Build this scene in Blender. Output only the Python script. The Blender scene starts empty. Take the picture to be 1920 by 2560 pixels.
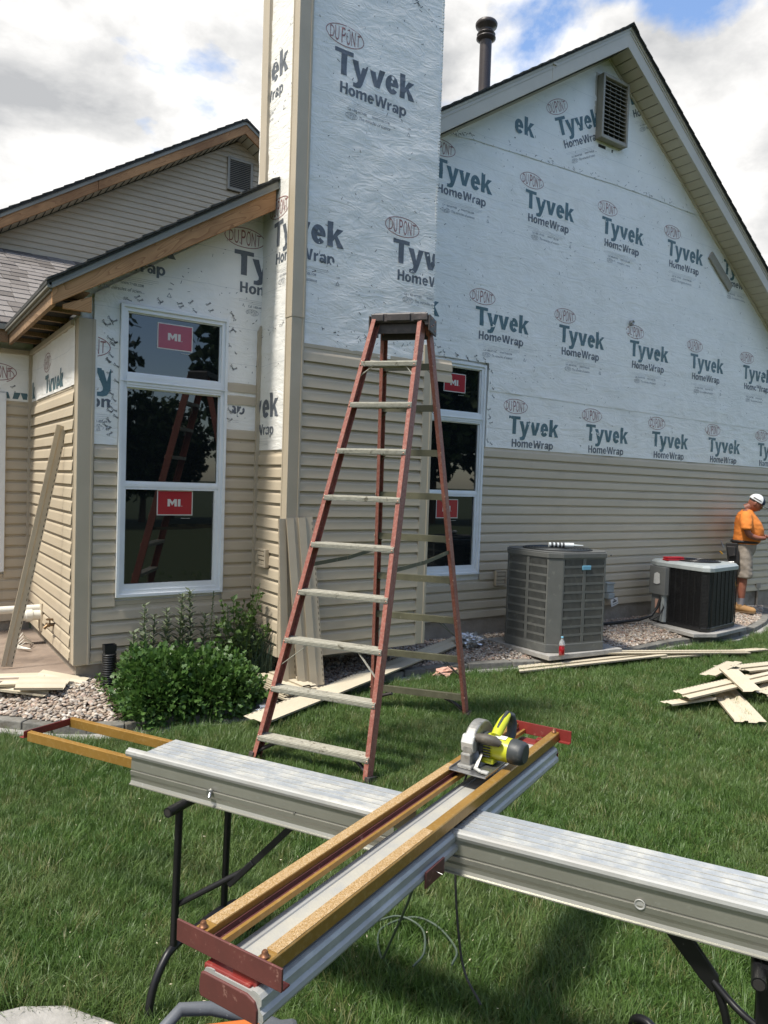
import bpy, bmesh, math, random
from mathutils import Vector, Matrix, noise
import numpy as np
random.seed(7); rng = np.random.default_rng(7)
sc = bpy.context.scene
COL = sc.collection
PI = math.pi
# ------------------------------------------------------------------ camera
CAMZ = 1.75
yaw, pit, rol = math.radians(34.3), math.radians(-2.15), math.radians(1.9)
fw = Vector((math.sin(yaw)*math.cos(pit), math.cos(yaw)*math.cos(pit), math.sin(pit)))
r0 = Vector((math.cos(yaw), -math.sin(yaw), 0)); u0 = r0.cross(fw)
rr = r0*math.cos(rol)+u0*math.sin(rol); uu = rr.cross(fw)
cam = bpy.data.cameras.new('camera'); camo = bpy.data.objects.new('camera', cam); COL.objects.link(camo)
camo.matrix_world = Matrix(((rr.x, uu.x, -fw.x, 0), (rr.y, uu.y, -fw.y, 0), (rr.z, uu.z, -fw.z, CAMZ), (0, 0, 0, 1)))
cam.sensor_fit = 'HORIZONTAL'; cam.sensor_width = 36; cam.lens = 36*1861/1920
cam.clip_start = 0.05; cam.clip_end = 1500
sc.camera = camo
sc.render.resolution_x, sc.render.resolution_y = 768, 1024
# ------------------------------------------------------------------ world, sun, exposure
SUN_EL, EXPO = 62, 1.3
sun_dir = Vector((0.86, 0.03, 0)).normalized()*math.cos(math.radians(SUN_EL)); sun_dir.z = -math.sin(math.radians(SUN_EL))  # travel direction
W = bpy.data.worlds.new('World'); sc.world = W; W.use_nodes = True
nt = W.node_tree; nt.nodes.clear()
def nd(t, ty, **k):
    n = t.nodes.new(ty)
    for a, b in k.items():
        if hasattr(n, a): setattr(n, a, b)
        else: n.inputs[a.replace('_', ' ')].default_value = b
    return n
def math_(t, op, a, b=None, c=None, clamp=False):
    n = t.nodes.new('ShaderNodeMath'); n.operation = op; n.use_clamp = clamp
    for i, x in enumerate((a, b, c)):
        if x is None: continue
        if isinstance(x, (int, float)): n.inputs[i].default_value = x
        else: t.links.new(x, n.inputs[i])
    return n.outputs[0]
def ramp(t, inp, stops):
    n = t.nodes.new('ShaderNodeValToRGB'); el = n.color_ramp.elements
    while len(el) < len(stops): el.new(0.5)
    for e, (p, c) in zip(el, stops):
        e.position = p; e.color = (*c, 1) if len(c) == 3 else c
    t.links.new(inp, n.inputs[0]); return n.outputs[0]
def mixc(t, fac, a, b, mode='MIX'):
    n = t.nodes.new('ShaderNodeMix'); n.data_type = 'RGBA'; n.blend_type = mode
    for s, x in ((n.inputs[0], fac), (n.inputs[6], a), (n.inputs[7], b)):
        if isinstance(x, (int, float)): s.default_value = x
        elif isinstance(x, tuple): s.default_value = (*x, 1) if len(x) == 3 else x
        else: t.links.new(x, s)
    return n.outputs[2]
sky = nd(nt, 'ShaderNodeTexSky', sky_type='NISHITA', sun_disc=False)
sky.sun_elevation = math.radians(SUN_EL)
sky.sun_rotation = math.atan2(-sun_dir.x, -sun_dir.y)
sky.air_density = 1.1; sky.dust_density = 0.6; sky.ozone_density = 2.5
tc = nd(nt, 'ShaderNodeTexCoord')
sep = nd(nt, 'ShaderNodeSeparateXYZ'); nt.links.new(tc.outputs['Generated'], sep.inputs[0])
zz = math_(nt, 'ADD', math_(nt, 'MAXIMUM', sep.outputs[2], 0.0), 0.22)
cx = math_(nt, 'DIVIDE', sep.outputs[0], zz); cy = math_(nt, 'DIVIDE', sep.outputs[1], zz)
cmb = nd(nt, 'ShaderNodeCombineXYZ'); nt.links.new(cx, cmb.inputs[0]); nt.links.new(cy, cmb.inputs[1])
mps = nd(nt, 'ShaderNodeMapping'); mps.inputs['Scale'].default_value = (1, 1, 1.9); mps.inputs['Location'].default_value = (0.35, 0.2, 0.6); nt.links.new(tc.outputs['Generated'], mps.inputs[0])
n1 = nd(nt, 'ShaderNodeTexNoise', Scale=2.9, Detail=10.0, Roughness=0.55, Distortion=0.15); nt.links.new(mps.outputs[0], n1.inputs['Vector'])
mp = nd(nt, 'ShaderNodeMapping'); mp.inputs['Location'].default_value = (3.1, 1.7, 4.0); nt.links.new(cmb.outputs[0], mp.inputs[0])
n2 = nd(nt, 'ShaderNodeTexNoise', Scale=0.8, Detail=5.0, Roughness=0.5); nt.links.new(mp.outputs[0], n2.inputs['Vector'])
# a wide opening of blue low in the east (right), thick cloud to the north (left)
open_ = math_(nt, 'MINIMUM', math_(nt, 'MULTIPLY', math_(nt, 'SUBTRACT', sep.outputs[0], sep.outputs[1]), 0.16), 0.14)
cov = math_(nt, 'SUBTRACT', math_(nt, 'ADD', math_(nt, 'MULTIPLY', n1.outputs[0], 1.1), math_(nt, 'MULTIPLY', n2.outputs[0], 0.35)), open_)
mask = ramp(nt, cov, [(0.655, (0, 0, 0)), (0.735, (1, 1, 1))])
n3 = nd(nt, 'ShaderNodeTexNoise', Scale=3.6, Detail=9.0, Roughness=0.58, Distortion=0.2)
mp3 = nd(nt, 'ShaderNodeMapping'); mp3.inputs['Location'].default_value = (7, 2, 1); nt.links.new(mps.outputs[0], mp3.inputs[0]); nt.links.new(mp3.outputs[0], n3.inputs['Vector'])
shade = ramp(nt, n3.outputs[0], [(0.36, (2.3, 2.34, 2.4)), (0.47, (3.5, 3.48, 3.44)), (0.58, (4.9, 4.82, 4.7))])
skyc = mixc(nt, 1.0, sky.outputs[0], (1.0, 1.0, 1.03), 'MULTIPLY')
skymix = mixc(nt, mask, skyc, shade)
bg = nd(nt, 'ShaderNodeBackground'); bg.inputs[1].default_value = 0.1
nt.links.new(skymix, bg.inputs[0])
wo = nd(nt, 'ShaderNodeOutputWorld'); nt.links.new(bg.outputs[0], wo.inputs[0])
sl = bpy.data.lights.new('sun', 'SUN'); sl.energy = 2.4; sl.angle = math.radians(7.0); sl.color = (1.0, 0.95, 0.87)
so = bpy.data.objects.new('sun', sl); COL.objects.link(so); so.rotation_euler = sun_dir.to_track_quat('-Z', 'Y').to_euler(); so.location = (-20, 5, 40)
sc.view_settings.view_transform = 'Standard'; sc.view_settings.look = 'None'
sc.view_settings.exposure = EXPO; sc.view_settings.gamma = 1; sc.view_settings.use_curve_mapping = False
sc.render.engine = 'CYCLES'
sc.cycles.max_bounces = 7; sc.cycles.diffuse_bounces = 3; sc.cycles.glossy_bounces = 3; sc.cycles.transparent_max_bounces = 6
sc.cycles.caustics_reflective = False; sc.cycles.caustics_refractive = False

# ------------------------------------------------------------------ materials
MAT = {}
def mat(name, col, rough=0.6, metal=0.0, col2=None, scale=6.0, stretch=(1, 1, 1), amt=1.0, bump=0.0, bscale=30.0, spec=0.5, coat=0.0, detail=5.0, lo=0.35, hi=0.65, rnd=0.0, ior=1.5, dirt=None, dscale=2.0, dlo=0.55, dhi=0.7):
    m = bpy.data.materials.new(name); m.use_nodes = True; t = m.node_tree; p = t.nodes['Principled BSDF']
    p.inputs['Roughness'].default_value = rough; p.inputs['Metallic'].default_value = metal
    p.inputs['Specular IOR Level'].default_value = spec; p.inputs['Coat Weight'].default_value = coat; p.inputs['IOR'].default_value = ior
    co = nd(t, 'ShaderNodeTexCoord'); mpn = nd(t, 'ShaderNodeMapping'); mpn.inputs['Scale'].default_value = stretch; t.links.new(co.outputs['Object'], mpn.inputs[0])
    c = None
    if col2 is not None:
        n = nd(t, 'ShaderNodeTexNoise', Scale=scale, Detail=detail, Roughness=0.6); t.links.new(mpn.outputs[0], n.inputs['Vector'])
        c = ramp(t, n.outputs[0], [(lo, col), (hi, col2)])
    if dirt is not None:
        n = nd(t, 'ShaderNodeTexNoise', Scale=dscale, Detail=9.0, Roughness=0.65); t.links.new(co.outputs['Object'], n.inputs['Vector'])
        f = ramp(t, n.outputs[0], [(dlo, (0, 0, 0)), (dhi, (1, 1, 1))])
        c = mixc(t, f, c if c is not None else tuple(col), dirt)
    if rnd:
        oi = nd(t, 'ShaderNodeObjectInfo')
        v = math_(t, 'MULTIPLY_ADD', oi.outputs['Random'], 2*rnd, 1-rnd)
        cc = nd(t, 'ShaderNodeCombineXYZ'); [t.links.new(v, cc.inputs[i]) for i in range(3)]
        c = mixc(t, 1.0, c if c is not None else tuple(col), cc.outputs[0], 'MULTIPLY')
    if c is None: p.inputs['Base Color'].default_value = (*col, 1)
    else: t.links.new(c, p.inputs['Base Color'])
    if bump:
        n = nd(t, 'ShaderNodeTexNoise', Scale=bscale, Detail=4.0); t.links.new(mpn.outputs[0], n.inputs['Vector'])
        b = nd(t, 'ShaderNodeBump'); b.inputs['Strength'].default_value = bump; b.inputs['Distance'].default_value = 0.01
        t.links.new(n.outputs[0], b.inputs['Height']); t.links.new(b.outputs[0], p.inputs['Normal'])
    MAT[name] = m; return m
mat('siding', (0.52, 0.44, 0.32), 0.5, col2=(0.475, 0.40, 0.29), scale=2, stretch=(1, 1, 3), bump=0.02, bscale=90, rnd=0.025, dirt=(0.41, 0.345, 0.25), dscale=1.3, dlo=0.56, dhi=0.82)
mat('siding_back', (0.58, 0.51, 0.38), 0.55, col2=(0.53, 0.465, 0.345), scale=5, bump=0.08, rnd=0.05)
mat('trim', (0.475, 0.405, 0.30), 0.42, col2=(0.44, 0.375, 0.275), scale=4, bump=0.05)
mat('fascia_white', (0.55, 0.50, 0.41), 0.4, col2=(0.50, 0.455, 0.375), scale=3)
mat('soffit', (0.56, 0.50, 0.385), 0.5, col2=(0.52, 0.46, 0.355), scale=6)
mat('dark_gap', (0.02, 0.018, 0.016), 0.9)
mat('flashing', (0.27, 0.26, 0.215), 0.5, col2=(0.22, 0.21, 0.175), scale=4)
mat('window_white', (0.80, 0.82, 0.82), 0.32, col2=(0.74, 0.76, 0.76), scale=5)
mat('concrete', (0.33, 0.29, 0.235), 0.9, col2=(0.25, 0.215, 0.17), scale=6, bump=0.4, bscale=40, dirt=(0.17, 0.14, 0.10), dscale=3)
mat('patio', (0.30, 0.235, 0.185), 0.85, col2=(0.22, 0.165, 0.125), scale=2.2, bump=0.3, bscale=60, dirt=(0.12, 0.09, 0.07), dscale=1.7, dlo=0.5, dhi=0.68)
mat('paver', (0.20, 0.19, 0.165), 0.9, col2=(0.13, 0.125, 0.11), scale=9, bump=0.5, bscale=50, rnd=0.18, dirt=(0.10, 0.085, 0.06), dscale=6)
mat('slab_stone', (0.35, 0.335, 0.31), 0.9, col2=(0.27, 0.26, 0.24), scale=16, bump=0.3, bscale=80)
mat('print_blue', (0.06, 0.125, 0.145), 0.45, col2=(0.10, 0.18, 0.20), scale=60, lo=.3, hi=.75)
mat('print_grey', (0.10, 0.115, 0.135), 0.45, col2=(0.15, 0.165, 0.185), scale=60, lo=.3, hi=.75)
mat('print_red', (0.30, 0.13, 0.125), 0.5, col2=(0.38, 0.2, 0.19), scale=60, lo=.3, hi=.75)
mat('print_thin', (0.27, 0.28, 0.30), 0.5)
mat('staple', (0.05, 0.05, 0.05), 0.5)
mat('rust_patch', (0.28, 0.12, 0.04), 0.8, col2=(0.45, 0.26, 0.1), scale=30)
mat('glass_pane', (0.006, 0.008, 0.009), 0.014, spec=0.5, ior=1.8)
mat('glass_edge', (0.02, 0.02, 0.02), 0.4)
mat('sticker_red', (0.36, 0.018, 0.028), 0.25, coat=0.3)
mat('sticker_pale', (0.36, 0.05, 0.075), 0.25, coat=0.3)  # red washed paler: sky reflection in the pane put into the colour
mat('sticker_white', (0.62, 0.60, 0.55), 0.35)
mat('vent_dark', (0.03, 0.03, 0.03), 0.7)
mat('vent_trim', (0.32, 0.29, 0.23), 0.45, col2=(0.27, 0.245, 0.195), scale=8)
mat('flue_brown', (0.035, 0.027, 0.026), 0.4, metal=0.1, col2=(0.05, 0.038, 0.035), scale=5)
mat('ladder_orange', (0.31, 0.10, 0.07), 0.55, col2=(0.23, 0.075, 0.055), scale=14, stretch=(1, 1, .3), bump=0.25, bscale=120, dirt=(0.36, 0.18, 0.14), dscale=60, dlo=0.46, dhi=0.7)
mat('ladder_alu', (0.42, 0.40, 0.33), 0.55, metal=0.3, col2=(0.54, 0.52, 0.44), scale=40, stretch=(1, 1, 3), bump=0.1, dirt=(0.20, 0.18, 0.13), dscale=18, dlo=0.58, dhi=0.66)
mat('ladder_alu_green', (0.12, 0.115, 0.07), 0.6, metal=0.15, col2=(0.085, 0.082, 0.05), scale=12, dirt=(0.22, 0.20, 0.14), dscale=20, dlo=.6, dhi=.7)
mat('rivet', (0.48, 0.27, 0.2), 0.4, metal=0.5)
mat('black_plastic', (0.028, 0.024, 0.024), 0.5, col2=(0.05, 0.042, 0.04), scale=20, bump=0.15, dirt=(0.10, 0.075, 0.07), dscale=10, dlo=.56, dhi=.75)
mat('black_tube', (0.008, 0.008, 0.009), 0.4, spec=0.4, dirt=(0.06, 0.06, 0.06), dscale=60, dlo=0.66, dhi=0.72)
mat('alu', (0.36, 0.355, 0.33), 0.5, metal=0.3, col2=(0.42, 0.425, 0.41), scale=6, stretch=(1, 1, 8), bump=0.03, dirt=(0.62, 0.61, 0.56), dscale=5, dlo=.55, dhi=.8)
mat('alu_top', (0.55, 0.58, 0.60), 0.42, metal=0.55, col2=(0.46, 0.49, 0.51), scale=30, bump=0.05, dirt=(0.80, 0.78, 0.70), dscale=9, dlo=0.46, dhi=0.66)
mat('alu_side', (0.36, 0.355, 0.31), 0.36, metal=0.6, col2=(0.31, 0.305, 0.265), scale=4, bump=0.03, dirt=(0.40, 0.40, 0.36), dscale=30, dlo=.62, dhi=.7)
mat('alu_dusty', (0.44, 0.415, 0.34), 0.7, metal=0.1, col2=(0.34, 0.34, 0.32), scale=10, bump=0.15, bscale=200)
mat('gold', (0.36, 0.20, 0.045), 0.42, metal=0.35, col2=(0.30, 0.165, 0.035), scale=5, dirt=(0.42, 0.27, 0.10), dscale=70, dlo=0.5, dhi=0.75)
mat('gold_dusty', (0.52, 0.36, 0.19), 0.8, metal=0.0, col2=(0.36, 0.215, 0.07), scale=220, lo=.40, hi=.6, bump=0.7, bscale=400, dirt=(0.62, 0.48, 0.30), dscale=60, dlo=.55, dhi=.75)
mat('red_paint', (0.23, 0.028, 0.022), 0.45, col2=(0.15, 0.02, 0.017), scale=9, dirt=(0.36, 0.16, 0.12), dscale=50, dlo=0.6, dhi=0.7)
mat('maroon', (0.13, 0.04, 0.035), 0.5, col2=(0.085, 0.03, 0.027), scale=9, dirt=(0.30, 0.16, 0.13), dscale=50, dlo=0.6, dhi=0.7)
mat('bolt', (0.20, 0.09, 0.045), 0.5, metal=0.6)
mat('saw_grey', (0.26, 0.255, 0.24), 0.4, metal=0.5, col2=(0.34, 0.335, 0.31), scale=30, dirt=(0.14, 0.13, 0.11), dscale=25)
mat('saw_light', (0.50, 0.50, 0.47), 0.4, metal=0.3)
mat('saw_yellow', (0.50, 0.52, 0.02), 0.38, col2=(0.42, 0.44, 0.02), scale=10, dirt=(0.5, 0.48, 0.2), dscale=40, dlo=.6, dhi=.7)
mat('saw_dark', (0.035, 0.04, 0.042), 0.5, dirt=(0.10, 0.10, 0.09), dscale=30, dlo=.55, dhi=.7)
mat('saw_knob', (0.07, 0.062, 0.05), 0.6, dirt=(0.15, 0.13, 0.10), dscale=40, dlo=.5, dhi=.65)
mat('ac_grey', (0.125, 0.127, 0.118), 0.5, col2=(0.108, 0.11, 0.102), scale=8, dirt=(0.21, 0.21, 0.18), dscale=12, dlo=.58, dhi=.75)
mat('ac_inside', (0.008, 0.009, 0.008), 0.8, col2=(0.022, 0.022, 0.02), scale=60, stretch=(1, 1, .2))
mat('ac_light', (0.36, 0.39, 0.385), 0.45, col2=(0.31, 0.34, 0.335), scale=9, dirt=(0.5, 0.5, 0.46), dscale=7, dlo=.62, dhi=.7)
mat('ac_midgrey', (0.165, 0.17, 0.165), 0.5, col2=(0.145, 0.15, 0.145), scale=6)
mat('ac_black', (0.012, 0.012, 0.013), 0.35, dirt=(0.035, 0.035, 0.035), dscale=15)
mat('badge_blue', (0.16, 0.38, 0.52), 0.3)
mat('label_white', (0.65, 0.65, 0.63), 0.5, dirt=(0.25, 0.25, 0.25), dscale=40, dlo=.6, dhi=.66)
mat('label_text', (0.08, 0.08, 0.08), 0.6)
mat('pvc', (0.72, 0.70, 0.62), 0.35)
mat('brass', (0.20, 0.13, 0.07), 0.4, metal=0.8)
mat('red_plastic', (0.40, 0.012, 0.02), 0.35)
mat('caulk_white', (0.75, 0.78, 0.76), 0.35)
mat('orange_shirt', (0.86, 0.27, 0.045), 0.85, col2=(0.72, 0.21, 0.035), scale=9, bump=0.5, bscale=14)
mat('skin', (0.32, 0.125, 0.075), 0.5, col2=(0.26, 0.095, 0.06), scale=12)
mat('shorts', (0.34, 0.29, 0.235), 0.9, col2=(0.25, 0.21, 0.17), scale=9, bump=0.7, bscale=16)
mat('sock', (0.26, 0.25, 0.27), 0.9)
mat('boot', (0.42, 0.24, 0.095), 0.75, col2=(0.33, 0.18, 0.07), scale=16)
mat('boot_sole', (0.16, 0.10, 0.05), 0.8)
mat('cap_white', (0.72, 0.72, 0.72), 0.8)
mat('cap_navy', (0.02, 0.032, 0.06), 0.8)
mat('leather', (0.022, 0.02, 0.02), 0.6, dirt=(0.07, 0.06, 0.05), dscale=20)
mat('handle_yellow', (0.48, 0.26, 0.04), 0.6)
mat('steel', (0.4, 0.4, 0.4), 0.35, metal=0.9)
mat('hair', (0.06, 0.045, 0.04), 0.9)
mat('case_grey', (0.105, 0.115, 0.13), 0.55, col2=(0.085, 0.093, 0.105), scale=12, bump=.15, dirt=(0.25, 0.26, 0.28), dscale=50, dlo=.64, dhi=.7)
mat('case_orange', (0.50, 0.13, 0.025), 0.45, dirt=(0.4, 0.2, 0.1), dscale=30)
mat('cord_red', (0.75, 0.06, 0.025), 0.5)
mat('cord_green', (0.06, 0.085, 0.06), 0.6)
mat('hose_black', (0.015, 0.015, 0.015), 0.45)
mat('foil', (0.6, 0.6, 0.6), 0.3, metal=0.8, bump=.6, bscale=30)
mat('paper', (0.66, 0.68, 0.68), 0.7, bump=.5, bscale=20)
mat('foam_yellow', (0.62, 0.52, 0.22), 0.9, bump=.6, bscale=40)
mat('pink_scrap', (0.62, 0.36, 0.27), 0.9, bump=.6, bscale=40)
mat('soil', (0.055, 0.04, 0.028), 1.0, col2=(0.09, 0.065, 0.045), scale=12, bump=0.8, bscale=60)
mat('mulch_paper', (0.1, 0.07, 0.05), 0.9)
def leafmat(name, a, b, trans=0.25, rough=0.5, patch=None):
    m = bpy.data.materials.new(name); m.use_nodes = True; t = m.node_tree; p = t.nodes['Principled BSDF']
    oi = nd(t, 'ShaderNodeObjectInfo'); geo = nd(t, 'ShaderNodeNewGeometry')
    n = nd(t, 'ShaderNodeTexNoise', Scale=18.0, Detail=3.0); t.links.new(geo.outputs['Position'], n.inputs['Vector'])
    f = math_(t, 'ADD', math_(t, 'MULTIPLY', n.outputs[0], 0.6), math_(t, 'MULTIPLY', oi.outputs['Random'], 0.4))
    c = ramp(t, f, [(0.25, a), (0.75, b)])
    if patch:
        n2_ = nd(t, 'ShaderNodeTexNoise', Scale=1.7, Detail=5.0, Roughness=0.6); t.links.new(geo.outputs['Position'], n2_.inputs['Vector'])
        f2 = ramp(t, n2_.outputs[0], [(0.42, (0, 0, 0)), (0.72, (1, 1, 1))]); c = mixc(t, f2, c, patch)
        f3 = math_(t, 'GREATER_THAN', oi.outputs['Random'], 0.9); c = mixc(t, math_(t, 'MULTIPLY', f3, 0.6), c, (0.26, 0.22, 0.10))
    t.links.new(c, p.inputs['Base Color']); p.inputs['Roughness'].default_value = rough
    tr = nd(t, 'ShaderNodeBsdfTranslucent'); t.links.new(c, tr.inputs[0]); mx = nd(t, 'ShaderNodeMixShader'); mx.inputs[0].default_value = trans
    t.links.new(p.outputs[0], mx.inputs[1]); t.links.new(tr.outputs[0], mx.inputs[2]); t.links.new(mx.outputs[0], t.nodes['Material Output'].inputs[0])
    MAT[name] = m
leafmat('grass_blade', (0.06, 0.125, 0.024), (0.13, 0.225, 0.05), 0.36, 0.45, patch=(0.155, 0.215, 0.07))
leafmat('leaf_parsley', (0.042, 0.105, 0.02), (0.17, 0.28, 0.06), 0.3, 0.5)
leafmat('leaf_sage', (0.10, 0.13, 0.075), (0.19, 0.22, 0.13), 0.2, 0.7)
leafmat('leaf_mint', (0.05, 0.10, 0.02), (0.10, 0.16, 0.04), 0.25)
leafmat('leaf_chive', (0.04, 0.075, 0.045), (0.07, 0.115, 0.06), 0.2)
leafmat('leaf_tree', (0.018, 0.045, 0.012), (0.05, 0.09, 0.022), 0.2)
mat('bark', (0.10, 0.075, 0.055), 0.95, bump=.8, bscale=12)
# wrinkled house wrap, bare wood and shingles get their own node trees
def wrapmat():
    m = bpy.data.materials.new('house_wrap'); m.use_nodes = True; t = m.node_tree; p = t.nodes['Principled BSDF']
    co = nd(t, 'ShaderNodeTexCoord')
    n = nd(t, 'ShaderNodeTexNoise', Scale=2.2, Detail=7.0, Roughness=0.65); t.links.new(co.outputs['Object'], n.inputs['Vector'])
    c = ramp(t, n.outputs[0], [(0.3, (0.80, 0.785, 0.735)), (0.7, (0.90, 0.88, 0.825))])
    n4 = nd(t, 'ShaderNodeTexNoise', Scale=1.1, Detail=10.0, Roughness=0.7); t.links.new(co.outputs['Object'], n4.inputs['Vector'])
    c = mixc(t, ramp(t, n4.outputs[0], [(0.60, (0, 0, 0)), (0.78, (.55, .55, .55))]), c, (0.50, 0.46, 0.38))
    # thin horizontal creases where the roll was folded
    sp = nd(t, 'ShaderNodeSeparateXYZ'); t.links.new(co.outputs['Object'], sp.inputs[0])
    nw = nd(t, 'ShaderNodeTexNoise', Scale=1.5, Detail=2.0); t.links.new(co.outputs['Object'], nw.inputs['Vector'])
    zl = math_(t, 'FRACT', math_(t, 'ADD', math_(t, 'MULTIPLY', sp.outputs[2], 3.28), math_(t, 'MULTIPLY', nw.outputs[0], 0.25)))
    ln = math_(t, 'LESS_THAN', zl, 0.012); nl = nd(t, 'ShaderNodeTexNoise', Scale=3.0); t.links.new(co.outputs['Object'], nl.inputs['Vector'])
    c = mixc(t, math_(t, 'MULTIPLY', ln, math_(t, 'MULTIPLY', nl.outputs[0], 0.7)), c, (0.35, 0.37, 0.38))
    t.links.new(c, p.inputs['Base Color']); p.inputs['Roughness'].default_value = 0.42
    mpa = nd(t, 'ShaderNodeMapping'); mpa.inputs['Scale'].default_value = (1, 1, 3.5); mpa.inputs['Rotation'].default_value = (0, .12, 0); t.links.new(co.outputs['Object'], mpa.inputs[0])
    a = nd(t, 'ShaderNodeTexNoise', Scale=3.2, Detail=3.0, Roughness=0.45, Distortion=1.2); t.links.new(mpa.outputs[0], a.inputs['Vector'])
    mpv = nd(t, 'ShaderNodeMapping'); mpv.inputs['Rotation'].default_value = (0.3, 0.5, 0.2); mpv.inputs['Scale'].default_value = (1, 1, 2.4); t.links.new(co.outputs['Object'], mpv.inputs[0])
    v = nd(t, 'ShaderNodeTexNoise', Scale=3.2, Detail=3.0, Roughness=0.5, Distortion=2.6); t.links.new(mpv.outputs[0], v.inputs['Vector'])
    rid = math_(t, 'ABSOLUTE', math_(t, 'SUBTRACT', v.outputs[0], 0.5)); rid = math_(t, 'SUBTRACT', 1.0, math_(t, 'MULTIPLY', rid, 9.0), clamp=True)
    fine = nd(t, 'ShaderNodeTexNoise', Scale=38.0, Detail=3.0, Distortion=1.0); t.links.new(co.outputs['Object'], fine.inputs['Vector'])
    h = math_(t, 'ADD', math_(t, 'MULTIPLY', a.outputs[0], 1.2), math_(t, 'ADD', math_(t, 'MULTIPLY', rid, 0.22), math_(t, 'MULTIPLY', fine.outputs[0], 0.13)))
    b = nd(t, 'ShaderNodeBump'); b.inputs['Strength'].default_value = 0.5; b.inputs['Distance'].default_value = 0.012
    t.links.new(h, b.inputs['Height']); t.links.new(b.outputs[0], p.inputs['Normal'])
    MAT['wrap'] = m
wrapmat()
def woodmat(name, dark, light, rot):
    m = bpy.data.materials.new(name); m.use_nodes = True; t = m.node_tree; p = t.nodes['Principled BSDF']
    co = nd(t, 'ShaderNodeTexCoord'); mpn = nd(t, 'ShaderNodeMapping'); mpn.vector_type = 'TEXTURE'
    mpn.inputs['Rotation'].default_value = rot; mpn.inputs['Scale'].default_value = (7, 1, 1); t.links.new(co.outputs['Object'], mpn.inputs[0])
    n = nd(t, 'ShaderNodeTexNoise', Scale=9.0, Detail=2.0, Distortion=0.6); t.links.new(mpn.outputs[0], n.inputs['Vector'])
    rings = math_(t, 'FRACT', math_(t, 'MULTIPLY', n.outputs[0], 16.0))
    c = ramp(t, rings, [(0.0, light), (0.75, tuple(0.6*a+0.4*b for a, b in zip(light, dark))), (1.0, dark)])
    nb = nd(t, 'ShaderNodeTexNoise', Scale=1.8, Detail=6.0); t.links.new(co.outputs['Object'], nb.inputs['Vector'])
    c = mixc(t, ramp(t, nb.outputs[0], [(0.4, (0, 0, 0)), (0.75, (.8, .8, .8))]), c, tuple(x*0.6 for x in dark))
    t.links.new(c, p.inputs['Base Color']); p.inputs['Roughness'].default_value = 0.75
    MAT[name] = m
woodmat('wood_rake', (0.30, 0.14, 0.055), (0.52, 0.285, 0.125), (0, -math.atan(.65), 0))
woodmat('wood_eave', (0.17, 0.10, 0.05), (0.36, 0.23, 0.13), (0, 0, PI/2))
def shinglemat():
    m = bpy.data.materials.new('shingle'); m.use_nodes = True; t = m.node_tree; p = t.nodes['Principled BSDF']
    co = nd(t, 'ShaderNodeTexCoord'); oi = nd(t, 'ShaderNodeObjectInfo')
    n = nd(t, 'ShaderNodeTexNoise', Scale=160.0, Detail=2.0); t.links.new(co.outputs['Object'], n.inputs['Vector'])
    c1_ = ramp(t, oi.outputs['Random'], [(0.0, (0.105, 0.092, 0.082)), (0.35, (0.19, 0.17, 0.155)), (0.7, (0.225, 0.205, 0.19)), (1.0, (0.145, 0.128, 0.118))])
    c2_ = ramp(t, n.outputs[0], [(0.3, (0.55, 0.55, 0.55)), (0.7, (1.3, 1.3, 1.3))])
    t.links.new(mixc(t, 1.0, c1_, c2_, 'MULTIPLY'), p.inputs['Base Color']); p.inputs['Roughness'].default_value = 0.95
    b = nd(t, 'ShaderNodeBump'); b.inputs['Strength'].default_value = .5; b.inputs['Distance'].default_value = .004
    t.links.new(n.outputs[0], b.inputs['Height']); t.links.new(b.outputs[0], p.inputs['Normal']); MAT['shingle'] = m
shinglemat()
mat('shingle_edge', (0.03, 0.032, 0.03), 0.95, col2=(0.06, 0.06, 0.055), scale=40, bump=.5)
def stonemat():
    m = bpy.data.materials.new('pebble'); m.use_nodes = True; t = m.node_tree; p = t.nodes['Principled BSDF']
    oi = nd(t, 'ShaderNodeObjectInfo'); co = nd(t, 'ShaderNodeTexCoord')
    n = nd(t, 'ShaderNodeTexNoise', Scale=30.0, Detail=4.0); t.links.new(co.outputs['Object'], n.inputs['Vector'])
    c = ramp(t, oi.outputs['Random'], [(0.0, (0.17, 0.125, 0.09)), (0.2, (0.36, 0.27, 0.20)), (0.4, (0.25, 0.215, 0.18)), (0.55, (0.48, 0.40, 0.31)), (0.7, (0.21, 0.19, 0.17)), (0.85, (0.58, 0.53, 0.46)), (1.0, (0.30, 0.18, 0.13))])
    t.links.new(mixc(t, 1.0, c, ramp(t, n.outputs[0], [(0.3, (.75, .75, .75)), (0.7, (1.2, 1.2, 1.2))]), 'MULTIPLY'), p.inputs['Base Color'])
    p.inputs['Roughness'].default_value = 0.75; MAT['pebble'] = m
stonemat()
def clearmat():
    m = bpy.data.materials.new('clear_plastic'); m.use_nodes = True; t = m.node_tree; p = t.nodes['Principled BSDF']
    p.inputs['Base Color'].default_value = (.85, .9, .9, 1); p.inputs['Roughness'].default_value = .08; p.inputs['Alpha'].default_value = .28; MAT['clear'] = m
clearmat()
mat('drink_red', (0.30, 0.008, 0.015), 0.12, coat=.5)

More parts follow.
